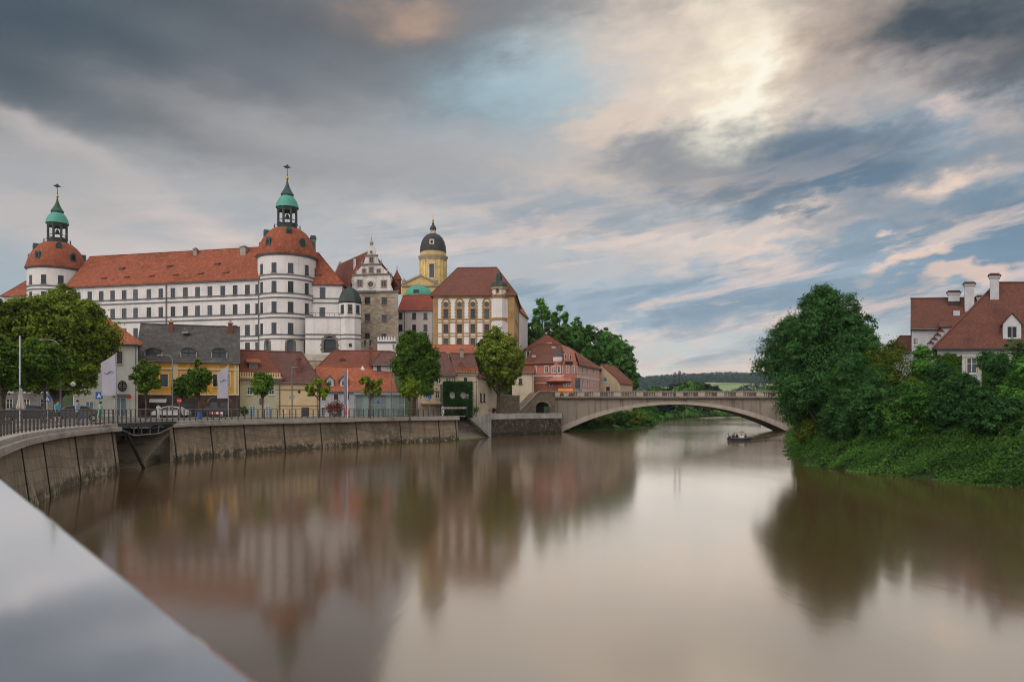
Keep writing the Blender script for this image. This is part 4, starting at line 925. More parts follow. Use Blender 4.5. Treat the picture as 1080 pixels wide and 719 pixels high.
mb = MB(); mb.lathe((c.x, c.y, 0), [(13*k, z_(276.5)), (14.4*k, z_(276)), (14.6*k, z_(274)), (15.5*k, z_(272.5)), (15.6*k, z_(271)), (13*k, z_(270.6))], 48); part('cornice', mb, mat('cornice_stone', (.33, .27, .2)), t, 30)
for q in (-96, -6, 84):
    a = R(q); m2 = MB(); m2.face([mp(a-.17, .35, z_(295)), mp(a+.17, .35, z_(295)), mp(a+.17, .35, z_(281.5)), mp(a-.17, .35, z_(281.5))]); o = part('belfry_opening', m2, glass, t)
    m3 = MB(); 
    for s in (-1, 1): b = a+s*.2; m3.box(mp(b-.03, -.02, z_(296)), mp(b+.03, -.02, z_(296))-mp(b-.03, -.02, z_(296)), mp(b, -.2, 0)-mp(b, 0, 0), (0, 0, z_(280.5)-z_(296)))
    m3.box(mp(a-.26, -.02, z_(281)), mp(a+.26, -.02, 0)-mp(a-.26, -.02, 0), mp(a, -.3, 0)-mp(a, 0, 0), (0, 0, .8)); part('opening_trim', m3, pale_y, o)
mb = MB(); mb.lathe((c.x, c.y, 0), [(w*k, z_(y)) for w, y in ((.5, 266.4), (13.9, 266.4), (13.9, 265.4), (13.4, 260), (12.2, 255.5), (10.2, 251.4), (7.4, 248.4), (4.2, 246.8), (2.6, 246.4), (.5, 246.3))], 48); part('dome', mb, slate, t, 40)
a = a0+R(-6); e = Vector((math.cos(a), math.sin(a), 0)); s_ = Vector((-e.y, e.x, 0)); m2 = MB(); p = Vector((c.x, c.y, z_(260.5)))+e*11.6*k; m2.box(p-s_*.75, s_*1.5, e*2*k, (0, 0, 1.6)); p2 = p+e*2.02*k; m2.box(p2-s_*.35+Vector((0, 0, .3)), s_*.7, e*.06, (0, 0, .9), 1); part('dome_window', m2, [pale_y, glass], t)
mb = MB(); mb.lathe((c.x, c.y, 0), [(w*k, z_(y)) for w, y in ((.3, 246.5), (2.9, 246.5), (2.9, 245.6), (.3, 245.6))], 8)
for j in range(6): a = R(60*j+10); mb.tube([(c.x+2.3*k*math.cos(a), c.y+2.3*k*math.sin(a), z_(245.8)), (c.x+2.3*k*math.cos(a), c.y+2.3*k*math.sin(a), z_(242.3))], .16, 6)
part('lantern', mb, pale_y, t)
mb = MB(); mb.lathe((c.x, c.y, 0), [(w*k, z_(y)) for w, y in ((.3, 242.6), (3.3, 242.4), (3.5, 241.2), (2.9, 239.4), (1.6, 237.8), (1.3, 236.9), (1.2, 235.6), (.5, 234.2), (.3, 233.4))], 16); part('cupola', mb, slate, t, 50)
mb = MB(); mb.lathe((c.x, c.y, 0), [(.1, z_(233.6)), (1.2*k, z_(232.8)), (1.2*k, z_(232.2)), (.1, z_(231.6))], 12); mb.tube([(c.x, c.y, z_(232)), (c.x, c.y, z_(225))], .1, 5); mb.box((c.x-.6, c.y-.06, z_(227.6)), (1.2, 0, 0), (0, .12, 0), (0, 0, .16)); part('cross', mb, gold, t)
F8 = Face(423.5, D-9, 464, D-9); mb = MB(); F8.box(mb, 0, F8.len, 0, 14, 16, F8.Z(444, 301.8)); g8 = [F8.P(-.1, -.1, F8.Z(444, 301)), F8.P(F8.len+.1, -.1, F8.Z(444, 301)), F8.P(F8.len/2, -.1, F8.Z(444, 291.2))]; mb.prism(g8, (0, 14, 0)); part('nave', mb, yellow, t)
mb = MB(); F8.box(mb, -.3, F8.len+.3, -.5, -.12, F8.Z(444, 302.2), F8.Z(444, 300.6)); 
for a, b in ((0, 2), (1, 2)): mb.prism([g8[a], g8[b], g8[b]+Vector((0, 0, .55)), g8[a]+Vector((0, 0, .55))], (0, -.4, 0))
F8.box(mb, F8.U(425.6)-.5, F8.U(425.6)+.5, -.2, .8, F8.Z(444, 301), F8.Z(444, 297)); F8.box(mb, F8.U(460)-.5, F8.U(460)+.5, -.2, .8, F8.Z(444, 301), F8.Z(444, 297)); mb.lathe(F8.P(F8.U(426), .3, 0), [(.5, F8.Z(444, 297)), (.65, F8.Z(444, 295.6)), (.2, F8.Z(444, 294.4)), (.08, F8.Z(444, 292.6))], 8); mb.lathe(F8.P(F8.U(460), .3, 0), [(.5, F8.Z(444, 297)), (.65, F8.Z(444, 296)), (.1, F8.Z(444, 294))], 8); mb.lathe(F8.P(F8.len/2, .3, 0), [(.4, F8.Z(444, 291.5)), (.5, F8.Z(444, 290)), (.1, F8.Z(444, 288))], 8)
part('moulding', mb, mat('church_trim', (.3, .25, .19)), t)
c2 = XY(441.8, D-16); k2 = (D-16)/FP; mb = MB(); mb.lathe((c2.x, c2.y, 0), [(14.4*k2, 16), (14.4*k2, Zd(312, D-16))], 32); part('apse', mb, yellow, t, 30)
mb = MB(); mb.lathe((c2.x, c2.y, 0), [(w*k2, Zd(y, D-16)) for w, y in ((.3, 312.6), (15, 312.4), (14.4, 309.4), (12.6, 306), (9.6, 303.4), (5.6, 301.9), (1.5, 301.4), (.8, 300), (.2, 298.6))], 32); mb.box((c2.x-1.1, c2.y-14*k2-.25, Zd(311.2, D-16)), (1.6, 0, 0), (0, 2, 0), (0, 0, 1.0), 1); part('apse_dome', mb, [copper, glass], t, 40)

# plain range with red roof
F9 = Face(419, 186, 458, 184.5); t = thing('plain_range', 'plain pinkish white range with red roof between gable house and ochre baroque building', 'house', tuple(F9.P(4, 0, 16)))
wins = [(x, y, 4, 6.4) for y in (333, 345.4, 358) for x in (422.4, 436.7, 448.7)]
u0, u1, ze = house(t, F9, 420, 457.5, 327.2, 14, 9, (311.4, 415, 462), pinkwhite, mat('range_tile', (.30, .075, .05), kind='roof', var=.15, scale=.3, dark=(.2, .06, .045)), wins, dkframe, glass, gl=True, gr=True)
mb = MB(); mb.tube([F9.P(F9.U(426.8), -.12, 14), F9.P(F9.U(426.8), -.12, ze)], .1, 6); part('downpipe', mb, greyline, t)

# ---------------------------------------------------------------- baroque building
F10 = Face(456.8, 166, 542.5, 165); t = thing('baroque_building', 'white and ochre baroque building with brown hipped roof and domed corner oriel', 'building', tuple(F10.P(9, 0, 14)))
XS = [470.3, 484.7, 498.8, 513.4]; rw = [(330.5, 9.2), (346.2, 8.4), (360.8, 8.2)]; holes, wl = [], []; zb, ze = 12, F10.Z(500, 311.6); dep = 21.
for x in XS:
    for y, h in rw: a = F10.rect(x-2.5, y-h/2, x+2.5, y+h/2); holes.append(a); wl.append(a)
mb = MB(); L10 = F10.len; wall_grid(mb, F10.P, 0, L10, zb, ze, holes)
FS = Face(0, 1, 1, 1); FS.A = F10.B; FS.B = F10.B+F10.inn*dep; FS.u = F10.inn; FS.inn = -F10.u; FS.len = dep; FS.rz = math.atan2(FS.u.y, FS.u.x)
hs2 = []; sw2 = []
for uu in (4.5, 9, 13.5, 18):
    for a in (wl[0], wl[1], wl[2]): h_ = (uu-.55, uu+.55, a[2], a[3]); hs2.append(h_); sw2.append(h_)
wall_grid(mb, FS.P, 0, dep, zb, ze, hs2); mb.face([F10.P(0, dep, zb), F10.P(0, 0, zb), F10.P(0, 0, ze), F10.P(0, dep, ze)]); mb.face([F10.P(L10, dep, zb), F10.P(0, dep, zb), F10.P(0, dep, ze), F10.P(L10, dep, ze)])
part('wall', mb, mat('baroque_white', (.68, .66, .66), var=.05, streak=.06), t)
for a in wl: put_window(t, F10.P((a[0]+a[1])/2, 0, a[2]), F10.rz, a[1]-a[0], a[3]-a[2], dkframe, glass)
for a in sw2: put_window(t, FS.P((a[0]+a[1])/2, 0, a[2]), FS.rz, a[1]-a[0], a[3]-a[2], dkframe, glass)
mb = MB(); O = lambda x0, x1, y0, y1, o=.1: F10.box(mb, F10.U(x0), F10.U(x1), -o, -.002, F10.Z(500, y1), F10.Z(500, y0))
O(457, 461.8, 313, 372); O(535.4, 542.4, 313, 372, .22); O(457, 542.5, 310.9, 314.2, .3); O(461.8, 535.4, 335.8, 337.6, .08); O(461.8, 535.4, 350.8, 352, .08); O(461.8, 535.4, 339, 340.4, .06); O(461.8, 535.4, 353.8, 355, .06); O(461.8, 535.4, 365.6, 372, .09)
for x in XS:
    O(x-4.4, x-2.6, 317.5, 372, .12); O(x+2.6, x+4.4, 317.5, 372, .12); O(x-2.6, x+2.6, 324.4, 325.8, .11); O(x-2.6, x+2.6, 341, 342, .11); O(x-2.6, x+2.6, 335.2, 336, .13); O(x-2.6, x+2.6, 356, 356.7, .11)
    for y in (319.5, 323, 326.5, 330, 333.5): O(x-5.2, x-4.4, y-.9, y+.9, .12); O(x+4.4, x+5.2, y-.9, y+.9, .12)
    N = 12; uc, zc, rr = F10.U(x), F10.Z(500, 318.4), 4.4*165/FP
    for i in range(N): t0, t1 = math.pi*i/N, math.pi*(i+1)/N; f_ = lambda th, s: F10.P(uc-math.cos(th)*s, -.12, zc+math.sin(th)*s); mb.prism([f_(t0, rr*.6), f_(t1, rr*.6), f_(t1, rr), f_(t0, rr)], F10.P(0, .118, 0)-F10.P(0, 0, 0))
for u_ in (0, 2.2, 6.7, 11.2, 15.7, dep-1.6): FS.box(mb, u_+.01, u_+1.5, -.1, -.002, zb, ze-.2)
for q in (336.5, 351.5): FS.box(mb, 0, dep, -.08, -.003, F10.Z(500, q)-.2, F10.Z(500, q)+.2)
FS.box(mb, 0, dep, -.3, -.004, ze-.55, ze-.1)
part('stucco_trim', mb, ochre, t)
for x in XS:
    m2 = MB(); uc, zc, rr = F10.U(x), F10.Z(500, 321), 2.5*165/FP; N = 18
    for i in range(N): f_ = lambda q, s: F10.P(uc+math.cos(2*math.pi*q/N)*s, -.13, zc+math.sin(2*math.pi*q/N)*s); m2.prism([f_(i, rr), f_(i+1, rr), f_(i+1, rr*1.3), f_(i, rr*1.3)], F10.P(0, .12, 0)-F10.P(0, 0, 0))
    o = part('round_window', m2, ochre, t); m3 = MB(); m3.face([F10.P(uc+math.cos(2*math.pi*i/N)*rr, -.03, zc+math.sin(2*math.pi*i/N)*rr) for i in range(N)]); part('pane', m3, glass, o)
mb = MB(); hip(mb, F10, 0, L10, 0, dep, ze+.02, F10.Z(503, 282.2, dep/2), F10.U(482.8, dep/2), F10.U(523.8, dep/2), .7); part('roof', mb, mat('baroque_tile', (.165, .062, .043), kind='roof', var=.22, scale=.2, dark=(.105, .05, .04)), t)
# corner oriel
cu = F10.U(526.2); c = F10.P(cu, .6, 0); k = 164.5/FP; mb = MB(); z_ = lambda y: F10.Z(526, y); rr = 8.6*k
mb.lathe(c, [(rr, 12), (rr, z_(311))], 8, rot=R(22.5)); mb.lathe(c, [(rr*.92, z_(311)), (rr*.92, z_(303))], 8, rot=R(22.5)); part('oriel', mb, white, t)
mb = MB()
for y, o in ((311.4, .3), (313.4, .12), (335.8, .14), (337, .1), (303.6, .2)): mb.lathe(c, [(rr-.3, z_(y)-.3), (rr+o, z_(y)-.3), (rr+o, z_(y)+.1), (rr-.3, z_(y)+.1)], 8, rot=R(22.5))
for j in range(8): a = R(22.5+45*j); p = c+Vector((math.cos(a), math.sin(a), 0))*(rr-.1); mb.tube([p+Vector((0, 0, 12)), p+Vector((0, 0, z_(303.5)))], .09, 6)
part('oriel_trim', mb, ochre, t)
mb = MB(); p = c+Vector((0, -1, 0))*(rr*.92*math.cos(R(22.5))); m3 = MB(); N = 16
for i in range(N): f_ = lambda q, s: p+Vector((math.cos(2*math.pi*q/N)*s*.7-.35, -.08, z_(307.2)+math.sin(2*math.pi*q/N)*s)); m3.prism([f_(i, .45), f_(i+1, .45), f_(i+1, .62), f_(i, .62)], (0, .1, 0))
o = part('round_window', m3, ochre, t); m3 = MB(); m3.face([p+Vector((math.cos(2*math.pi*i/N)*.45*.7-.35, -.03, z_(307.2)+math.sin(2*math.pi*i/N)*.45)) for i in range(N)]); part('pane', m3, glass, o)
mb = MB(); mb.lathe(c, [(w*k, z_(y)) for w, y in ((.3, 303.2), (9.3, 303), (9, 300.6), (7.6, 297.8), (5, 296.4), (3.6, 296), (3.5, 291.5), (3.2, 290), (2.2, 287.4), (.8, 286), (.3, 283.5))], 8, rot=R(22.5)); part('oriel_dome', mb, lead, t)
for px, py in ((480.8, 304.6), (510.6, 293.5)): mb = MB(); v = 5 if py > 300 else 8; F10.box(mb, F10.U(px, v)-.5, F10.U(px, v)+.5, v-.3, v+1.3, F10.Z(px, py, v)-.4, F10.Z(px, py, v)+.35); part('skylight', mb, grey_st, t)
# white outbuilding behind, to the right
F11 = Face(547.5, 186, 558, 205); t = thing('white_outbuilding', 'narrow white outbuilding with red roof right behind the baroque building', 'house', tuple(F11.P(4, 0, 14)))
house(t, F11, 547.5, 556.5, 332, 12, 9, (318, 547, 558), white, orgroof, [], dkframe, glass, gl=True, gr=True)
# ---------------------------------------------------------------- houses along the promenade
G0 = 3.2
def shopfront(t, F, rects, fm, pm, name='shop_window', out=.06):
    for x0, x1, y0, y1 in rects:
        a = F.rect(x0, y0, x1, y1); mb = MB(); f_ = .09
        for q in ((a[0], a[0]+f_, a[2], a[3]), (a[1]-f_, a[1], a[2], a[3]), (a[0]+f_, a[1]-f_, a[3]-f_, a[3]), (a[0]+f_, a[1]-f_, a[2], a[2]+f_), ((a[0]+a[1])/2-.03, (a[0]+a[1])/2+.03, a[2]+f_, a[3]-f_)): F.box(mb, q[0], q[1], -out, .05, q[2], q[3])
        o = part(name, mb, fm, t); m2 = MB(); m2.face([F.P(a[0], -.01, a[2]), F.P(a[1], -.01, a[2]), F.P(a[1], -.01, a[3]), F.P(a[0], -.01, a[3])]); part('pane', m2, pm, o)
# pale green-white house at the left
H1 = Face(60, 88, 146.4, 92.5); t = thing('corner_house', 'pale greenish white house with orange hipped roof beside the big lime tree', 'house', tuple(H1.P(5, 0, G0)))
house(t, H1, 78, 145.5, 361.6, G0, 11, (329, 86, 104), mat('green_white', (.56, .57, .52), var=.05, streak=.08), orgroof, [(124.7, 377, 8.6, 13, pale_y), (104, 377, 8.6, 13, pale_y), (90, 377, 8.6, 13, pale_y)], brframe, glass, o=.5)
shopfront(t, H1, [(120.5, 133.5, 419, 439.5), (90, 99, 423, 439.5)], whframe, glassl, 'shop_window')
mb = MB(); H1.box(mb, H1.U(119), H1.U(137), -.3, -.01, H1.Z(128, 418.6), H1.Z(128, 415.4)); part('shop_fascia', mb, mat('fascia', (.17, .13, .12)), t)
mb = MB(); q = H1.P(H1.U(129), -.1, H1.Z(129, 407)); rr = .5; N = 24
pts = [(math.cos(2*math.pi*i/N), math.sin(2*math.pi*i/N)*1.35) for i in range(N)]
for i in range(N): f_ = lambda k, s: H1.P(H1.U(129)+pts[k % N][0]*s, -.1, q.z+pts[k % N][1]*s); mb.prism([f_(i, rr*.72), f_(i+1, rr*.72), f_(i+1, rr), f_(i, rr)], H1.P(0, .08, 0)-H1.P(0, 0, 0))
for s in (-1, 0, 1): H1.box(mb, H1.U(129)-.32, H1.U(129)+.32, -.1, -.03, q.z+s*.28-.07, q.z+s*.28+.07)
H1.box(mb, H1.U(129)-.06, H1.U(129)+.06, -.1, -.04, q.z-.5, q.z+.5); part('wall_emblem', mb, iron, t, label='dark round iron emblem on the house wall')
mb = MB(); H1.box(mb, H1.U(137.2), H1.U(140.2), -.08, -.01, H1.Z(138, 399.5), H1.Z(138, 395.5)); part('wall_sign', mb, mat('pink_sign', (.5, .35, .33)), t)
HL = Face(-60, 92, 66, 98); t = thing('grey_house', 'grey rendered house front in the shade behind the lime trees', 'house', tuple(HL.P(5, 0, G0)))
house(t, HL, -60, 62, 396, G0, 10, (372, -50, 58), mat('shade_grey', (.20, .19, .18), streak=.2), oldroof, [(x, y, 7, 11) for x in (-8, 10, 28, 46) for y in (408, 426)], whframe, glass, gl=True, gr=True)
# yellow inn
H2 = Face(143, 96, 252.5, 100.4); t = thing('yellow_inn', 'yellow inn with grey tiled roof, three arched dormers and brown ground floor', 'inn', tuple(H2.P(7, 0, G0)))
yel = mat('inn_yellow', (.60, .315, .045), var=.06, streak=.1); crm = mat('inn_cream', (.62, .49, .29), var=.06)
wins = [(173, 401, 8, 13, crm), (194.6, 401, 6.4, 13, crm), (152, 401, 8, 13, crm), (213, 401, 7.5, 13, crm), (228.5, 401, 7.5, 13, crm), (238.5, 401, 7, 13, crm)]
u0, u1, ze = house(t, H2, 143.5, 252, 381.2, G0, 12, (343, 138.5, 247), yel, greyroof, wins, brframe, glass, gl=True, gr=True, rv=6, o=.45)
mb = MB(); zg = H2.Z(200, 416); H2.box(mb, u0-.02, u1+.02, -.12, -.003, G0, zg); part('ground_floor_front', mb, mat('brown_base', (.085, .055, .042), kind='stone', tile=(.9, .45), var=.2), t)
mb = MB()
for a, b in ((182.4, 187.6), (246.6, 251.9), (144, 148)): H2.box(mb, H2.U(a), H2.U(b), -.1, -.002, zg, ze-.05)
H2.box(mb, u0, u1, -.16, -.003, H2.Z(200, 389)-.1, H2.Z(200, 388)); H2.box(mb, u0, u1, -.22, -.004, ze-.28, ze-.05); H2.box(mb, u0, u1, -.18, -.121, zg-.06, zg+.16)
for x in (166, 198.5, 230.5):
    N = 14; q = H2.P(H2.U(x), -.1, H2.Z(x, 385.2))
    for i in range(N): f_ = lambda k, s: q+Vector((math.cos(2*math.pi*k/N)*s, 0, math.sin(2*math.pi*k/N)*s)); mb.prism([f_(i, .16), f_(i+1, .16), f_(i+1, .26), f_(i, .26)], (0, .09, 0))
part('stucco_trim', mb, crm, t)
for a, b, y0, y1 in ((158, 176, 423, 440), (191, 201, 425, 440), (203, 210, 425, 440), (222, 229.5, 424, 440), (232.5, 241, 424, 440)): mb = MB(); H2.box(mb, H2.U(a), H2.U(b), -.14, -.121, H2.Z(200, y1), H2.Z(200, y0)); part('ground_opening', mb, glass, t)
mb = MB(); um, rr, zs = H2.U(231.5), 1.35, H2.Z(231, 424)
for i in range(10): t0, t1 = math.pi*i/10, math.pi*(i+1)/10; f_ = lambda th, s: H2.P(um-math.cos(th)*s, -.2, zs+math.sin(th)*s*.55); mb.prism([f_(t0, rr), f_(t1, rr), f_(t1, rr+.22), f_(t0, rr+.22)], H2.P(0, .1, 0)-H2.P(0, 0, 0))
part('door_arch', mb, ramp_st, t)
mb = MB(); mb.prism([H2.P(H2.U(158), -.13, H2.Z(167, 421)), H2.P(H2.U(158), -1.1, H2.Z(167, 424.5)), H2.P(H2.U(176), -1.1, H2.Z(167, 424.5)), H2.P(H2.U(176), -.13, H2.Z(167, 421))], (0, 0, .06)); part('awning', mb, mat('awning_cloth', (.5, .5, .48)), t)
zr = H2.Z(190, 343, 6)
for px, w in ((162, 15), (199, 14), (231.3, 14)):
    v0 = .5; u, d = H2.ud(px, v0); hw = w/2/FP*d; z0, z1 = H2.Z(px, 379.8, v0), H2.Z(px, 367.5, v0); zs = z0+(z1-z0)*.62; N = 10; mb = MB(); rim = [(-hw, z0)]+[(-hw*math.cos(math.pi*i/N), zs+math.sin(math.pi*i/N)*(z1-zs)) for i in range(N+1)]+[(hw, z0)]
    rim2 = [(x*1.14, z+(.16 if z > z0+.01 else 0)) for x, z in rim]
    for i in range(len(rim)-1): mb.prism([H2.P(u+rim[i][0], v0-.25, rim[i][1]), H2.P(u+rim[i+1][0], v0-.25, rim[i+1][1]), H2.P(u+rim2[i+1][0], v0-.25, rim2[i+1][1]), H2.P(u+rim2[i][0], v0-.25, rim2[i][1])], H2.P(0, 3.6, 0)-H2.P(0, 0, 0), 0 if 0 < i < len(rim)-2 else 1)
    o = part('arched_dormer', mb, [greyroof, grey_st], t)
    m2 = MB(); m2.face([H2.P(u+x, v0-.1, z) for x, z in rim]); part('pane', m2, glass, o); m2 = MB(); m2.tube([H2.P(u, v0-.13, z0), H2.P(u, v0-.13, z1)], .05, 4); m2.tube([H2.P(u-hw, v0-.13, zs), H2.P(u+hw, v0-.13, zs)], .05, 4); part('glazing_bar', m2, dkframe, o)
chimney(t, H2, 180.4, 338.5, 350, 4, 5.0, brickred, mat('chimney_cap', (.4, .3, .27)), .8); chimney(t, H2, 243, 340, 352, 4.2, 5.0, brickred, MATS['chimney_cap'], .8)
mb = MB(); v = 4.2; F_, px, py = H2, 197, 351; q = F_.P(F_.U(px, v), v, F_.Z(px, py, v)); mb.cbox(q, (.8, 1.2, .25), 0); part('skylight', mb, grey_st, t)
# battlemented pale house
H3 = Face(252.6, 102.3, 297, 104.6); t = thing('battlement_house', 'pale green house with battlemented parapet and dark red tiled roof', 'house', tuple(H3.P(3, 0, G0)))
pg = mat('pale_green', (.46, .44, .30), var=.06, streak=.1)
u0, u1, ze = house(t, H3, 252.8, 296.6, 399.5, G0, 9, (369.5, 246, 281), pg, oldroof, [(263.5, 412, 5.6, 8), (286.5, 412, 5.6, 8)], whframe, glass, rv=5, gl=True)
mb = MB(); z0, z1 = H3.Z(275, 401.5), H3.Z(275, 397); H3.box(mb, u0, u1, -.3, .15, z0, z1); n = 17
for i in range(n): a = u0+(u1-u0)*i/n; w = (u1-u0)/n; H3.box(mb, a, a+w*.55, -.3, .15, z1, z1+.55); H3.box(mb, a+w*.1, a+w*.5, -.22, -.003, z0-.45, z0)
part('battlement', mb, crm, t)
shopfront(t, H3, [(262.5, 269.5, 427.5, 440), (280, 286, 427.5, 440)], whframe, glassl)
mb = MB(); q = H3.P(H3.U(275), -.08, H3.Z(275, 423)); N = 20
mb.prism([q+Vector((math.cos(2*math.pi*i/N)*.36, 0, math.sin(2*math.pi*i/N)*.5)) for i in range(N)], (0, .07, 0)); part('wall_medallion', mb, greyline, t)
mb = MB(); u, d = H3.ud(267.5, 1.4); z = H3.Z(267.5, 388, 1.4)
H3.box(mb, u-.62, u+.62, 1.4, 4, z-1.1, z+.75, 0); mb.prism([H3.P(u-.95, 1.2, z+.7), H3.P(u-.95, 1.2, z+.85), H3.P(u-.95, 4.5, z+1.75), H3.P(u-.95, 4.5, z+1.6)], H3.P(1.9, 0, 0)-H3.P(0, 0, 0), 1); part('roof_dormer', mb, [greyline, orgroof], t)
# cream house with hipped brown roof
H4 = Face(297, 104.6, 337, 106.2); t = thing('cream_house', 'plain cream house with large purple brown hipped roof and tall chimney strip', 'house', tuple(H4.P(3, 0, G0)))
u0, u1, ze = house(t, H4, 290, 336.5, 403.2, G0, 10, (370.8, 277, 318), mat('sand_plaster', (.60, .47, .29), var=.08, streak=.18), purproof, [], whframe, glass, rv=5)
mb = MB(); H4.box(mb, u0, u1, -.06, -.002, H4.Z(315, 428.2), H4.Z(315, 427.2)); H4.box(mb, u0, u1, -.14, -.002, H4.Z(315, 411), H4.Z(315, 410.2)); part('moulding', mb, ochre, t)
shopfront(t, H4, [(318, 326, 429.5, 441)], brframe, glass)
chimney(t, H4, 315.2, 377.5, 399, 4.6, 1.4, brickred, brickred, .5)
mb = MB(); v = 2; q = H4.P(H4.U(291.6, v), v, H4.Z(291.6, 390.4, v)); mb.cbox(q, (.7, 1, .3)); part('skylight', mb, grey_st, t)
# blue-white house with the long orange roof
H5 = Face(336.5, 106.5, 418, 110); t = thing('blue_house', 'pale blue house with long patchy orange roof and two small dormers', 'house', tuple(H5.P(5, 0, G0)))
bw_ = mat('blue_white', (.47, .50, .56), var=.05, streak=.1)
u0, u1, ze = house(t, H5, 336.8, 417.5, 412.6, G0, 11, (387, 341, 424), bw_, orgroof, [(354.5, 418.5, 4.4, 6, pinkwhite), (366, 418.5, 4.4, 6, pinkwhite), (341.5, 419, 4.2, 6, pinkwhite)], mat('red_frame', (.16, .05, .04)), glass, gl=True, gr=True, rv=6, o=.4)
for px in (348, 362.8): dormer(t, H5, px, 397, 407.5, 7.5, .8, 3, bw_, greyroof, glass, whframe, .5)
mb = MB(); H5.box(mb, u0, u1, -.15, -.003, ze-.25, ze-.05); H5.box(mb, H5.U(373.6), H5.U(375.6), -.1, -.002, G0, ze-.3); part('moulding', mb, mat('blue_trim', (.36, .38, .42)), t)
shopfront(t, H5, [(338.5, 343, 429, 440), (346, 350, 429, 440), (355, 361, 428.5, 440)], whframe, glass)
mb = MB(); v = 5.6; c = H5.P(H5.U(382.4, v), v, 0); mb.lathe(c, [(.5, H5.Z(382, 391, v)), (.42, H5.Z(382, 389.5, v)), (.12, H5.Z(382, 387, v)), (.04, H5.Z(382, 385.4, v))], 8); part('roof_finial', mb, whframe, t)
# big dark red roof behind it
H6 = Face(330, 119, 412, 121); t = thing('long_roof_house', 'house with big dark red hipped roof rising behind the orange roof', 'house', tuple(H6.P(6, 0, G0)))
house(t, H6, 331, 412, 394, G0, 12, (370, 352, 411), cream, oldroof, [], dkframe, glass, gr=True, rv=6)
chimney(t, H6, 361, 378.5, 386, 5, 3.2, oldroof, oldroof, .6); chimney(t, H6, 391, 366, 390, 3.6, 2.0, brickred, brickred, 1)
for px, py in ((366.8, 377), (349, 386.5), (368.8, 387)): mb = MB(); v = 2.5+ (386-py)*.3; q = H6.P(H6.U(px, v), v, H6.Z(px, py, v)); mb.cbox(q, (.7, .9, .4)); part('skylight', mb, glassl, t)
# white dormer house between roof and chestnut
H7 = Face(393, 114, 424, 115); t = thing('half_hidden_house', 'small white house with brown roof and one dark window behind the orange roof', 'house', tuple(H7.P(2, 0, G0)))
house(t, H7, 393.6, 416, 384.6, G0, 7, (371, 402, 416), chimwhite, purproof, [(399.6, 387.8, 4, 6)], dkframe, glass)
# glass pavilion
GP = Face(375.5, 101.5, 426.5, 102.5); t = thing('glass_pavilion', 'low glass pavilion with grey metal posts and flat roof behind three young trees', 'pavilion', tuple(GP.P(3, 0, G0)))
z0, z1 = G0, GP.Z(400, 416.5); mb = MB(); GP.box(mb, -.3, GP.len+.3, -.4, 5.4, z1, z1+.3); part('roof', mb, mat('pavilion_metal', (.24, .25, .26), rough=.5), t)
mb = MB()
for i in range(9): u = GP.len*i/8; GP.box(mb, u-.05, u+.05, -.05, .05, z0, z1)
GP.box(mb, 0, GP.len, -.04, .04, z0+1.9, z0+2.0); GP.box(mb, 0, GP.len, -.06, .06, z0, z0+.25); part('frame', mb, MATS['pavilion_metal'], t)
tg = glassmat('pavilion_glass', (.13, .19, .18), .08, .25)
for i in range(8):
    u = GP.len*i/8; w = GP.len/8; mb = MB(); mb.face([GP.P(u+.05, .0, z0+.25), GP.P(u+w-.05, .0, z0+.25), GP.P(u+w-.05, .0, z1), GP.P(u+.05, .0, z1)]); part('glass_panel', mb, tg, t)
mb = MB(); GP.box(mb, .1, GP.len-.1, 4.8, 5.2, z0, z1); part('back_wall', mb, mat('pavilion_back', (.3, .3, .28)), t)
# cream building with curved gable windows, and its battlemented neighbour
H8 = Face(440, 117, 478, 118.5); t = thing('cream_building', 'cream building with brown roof and arched upper windows beside the ivy house', 'house', tuple(H8.P(2, 0, G0)))
house(t, H8, 441, 479, 395.5, G0, 10, (371.6, 452, 470), cream, purproof, [(462.5, 401.5, 4.6, 5.8, pale_y), (473, 401.5, 5.4, 5.8, pale_y), (461.5, 416.5, 4.4, 7, pale_y), (451, 416.5, 4.4, 7, pale_y), (452, 401.5, 4.4, 5.8, pale_y)], whframe, glass, rv=5)
mb = MB(); H8.box(mb, H8.U(444), H8.U(468), -1.4, -.01, H8.Z(456, 426), H8.Z(456, 424.6)); part('canopy', mb, crm, t)
H9 = Face(474, 119, 505, 120); t = thing('small_battlement_house', 'small cream house with row of tiny openings under a tiled battlement', 'house', tuple(H9.P(2, 0, G0)))
u0, u1, ze = house(t, H9, 479.5, 504, 392.6, G0, 10, (372.8, 470, 504), cream, purproof, [(491, 400.5, 4, 5)], dkframe, glass, rv=5, gl=True, gr=True)
mb = MB(); H9.box(mb, u0, u1, -.35, -.003, H9.Z(490, 395.4), H9.Z(490, 394.6)); H9.box(mb, u0, u1, -.3, .1, H9.Z(490, 391), H9.Z(490, 388), 1)
for i in range(9): a = u0+(u1-u0)*(i+.2)/9; H9.box(mb, a, a+.3, -.3, -.003, H9.Z(490, 394.6), H9.Z(490, 391.4))
part('battlement', mb, [crm, orgroof], t)
mb = MB()
for i in range(9): a = u0+(u1-u0)*(i+.2)/9+.36; H9.box(mb, a, a+.26, -.03, -.002, H9.Z(490, 394.2), H9.Z(490, 391.4))
part('opening', mb, glass, t)
chimney(t, H9, 487, 368.5, 376, 3.6, 4.2, capst, greyline, 1)
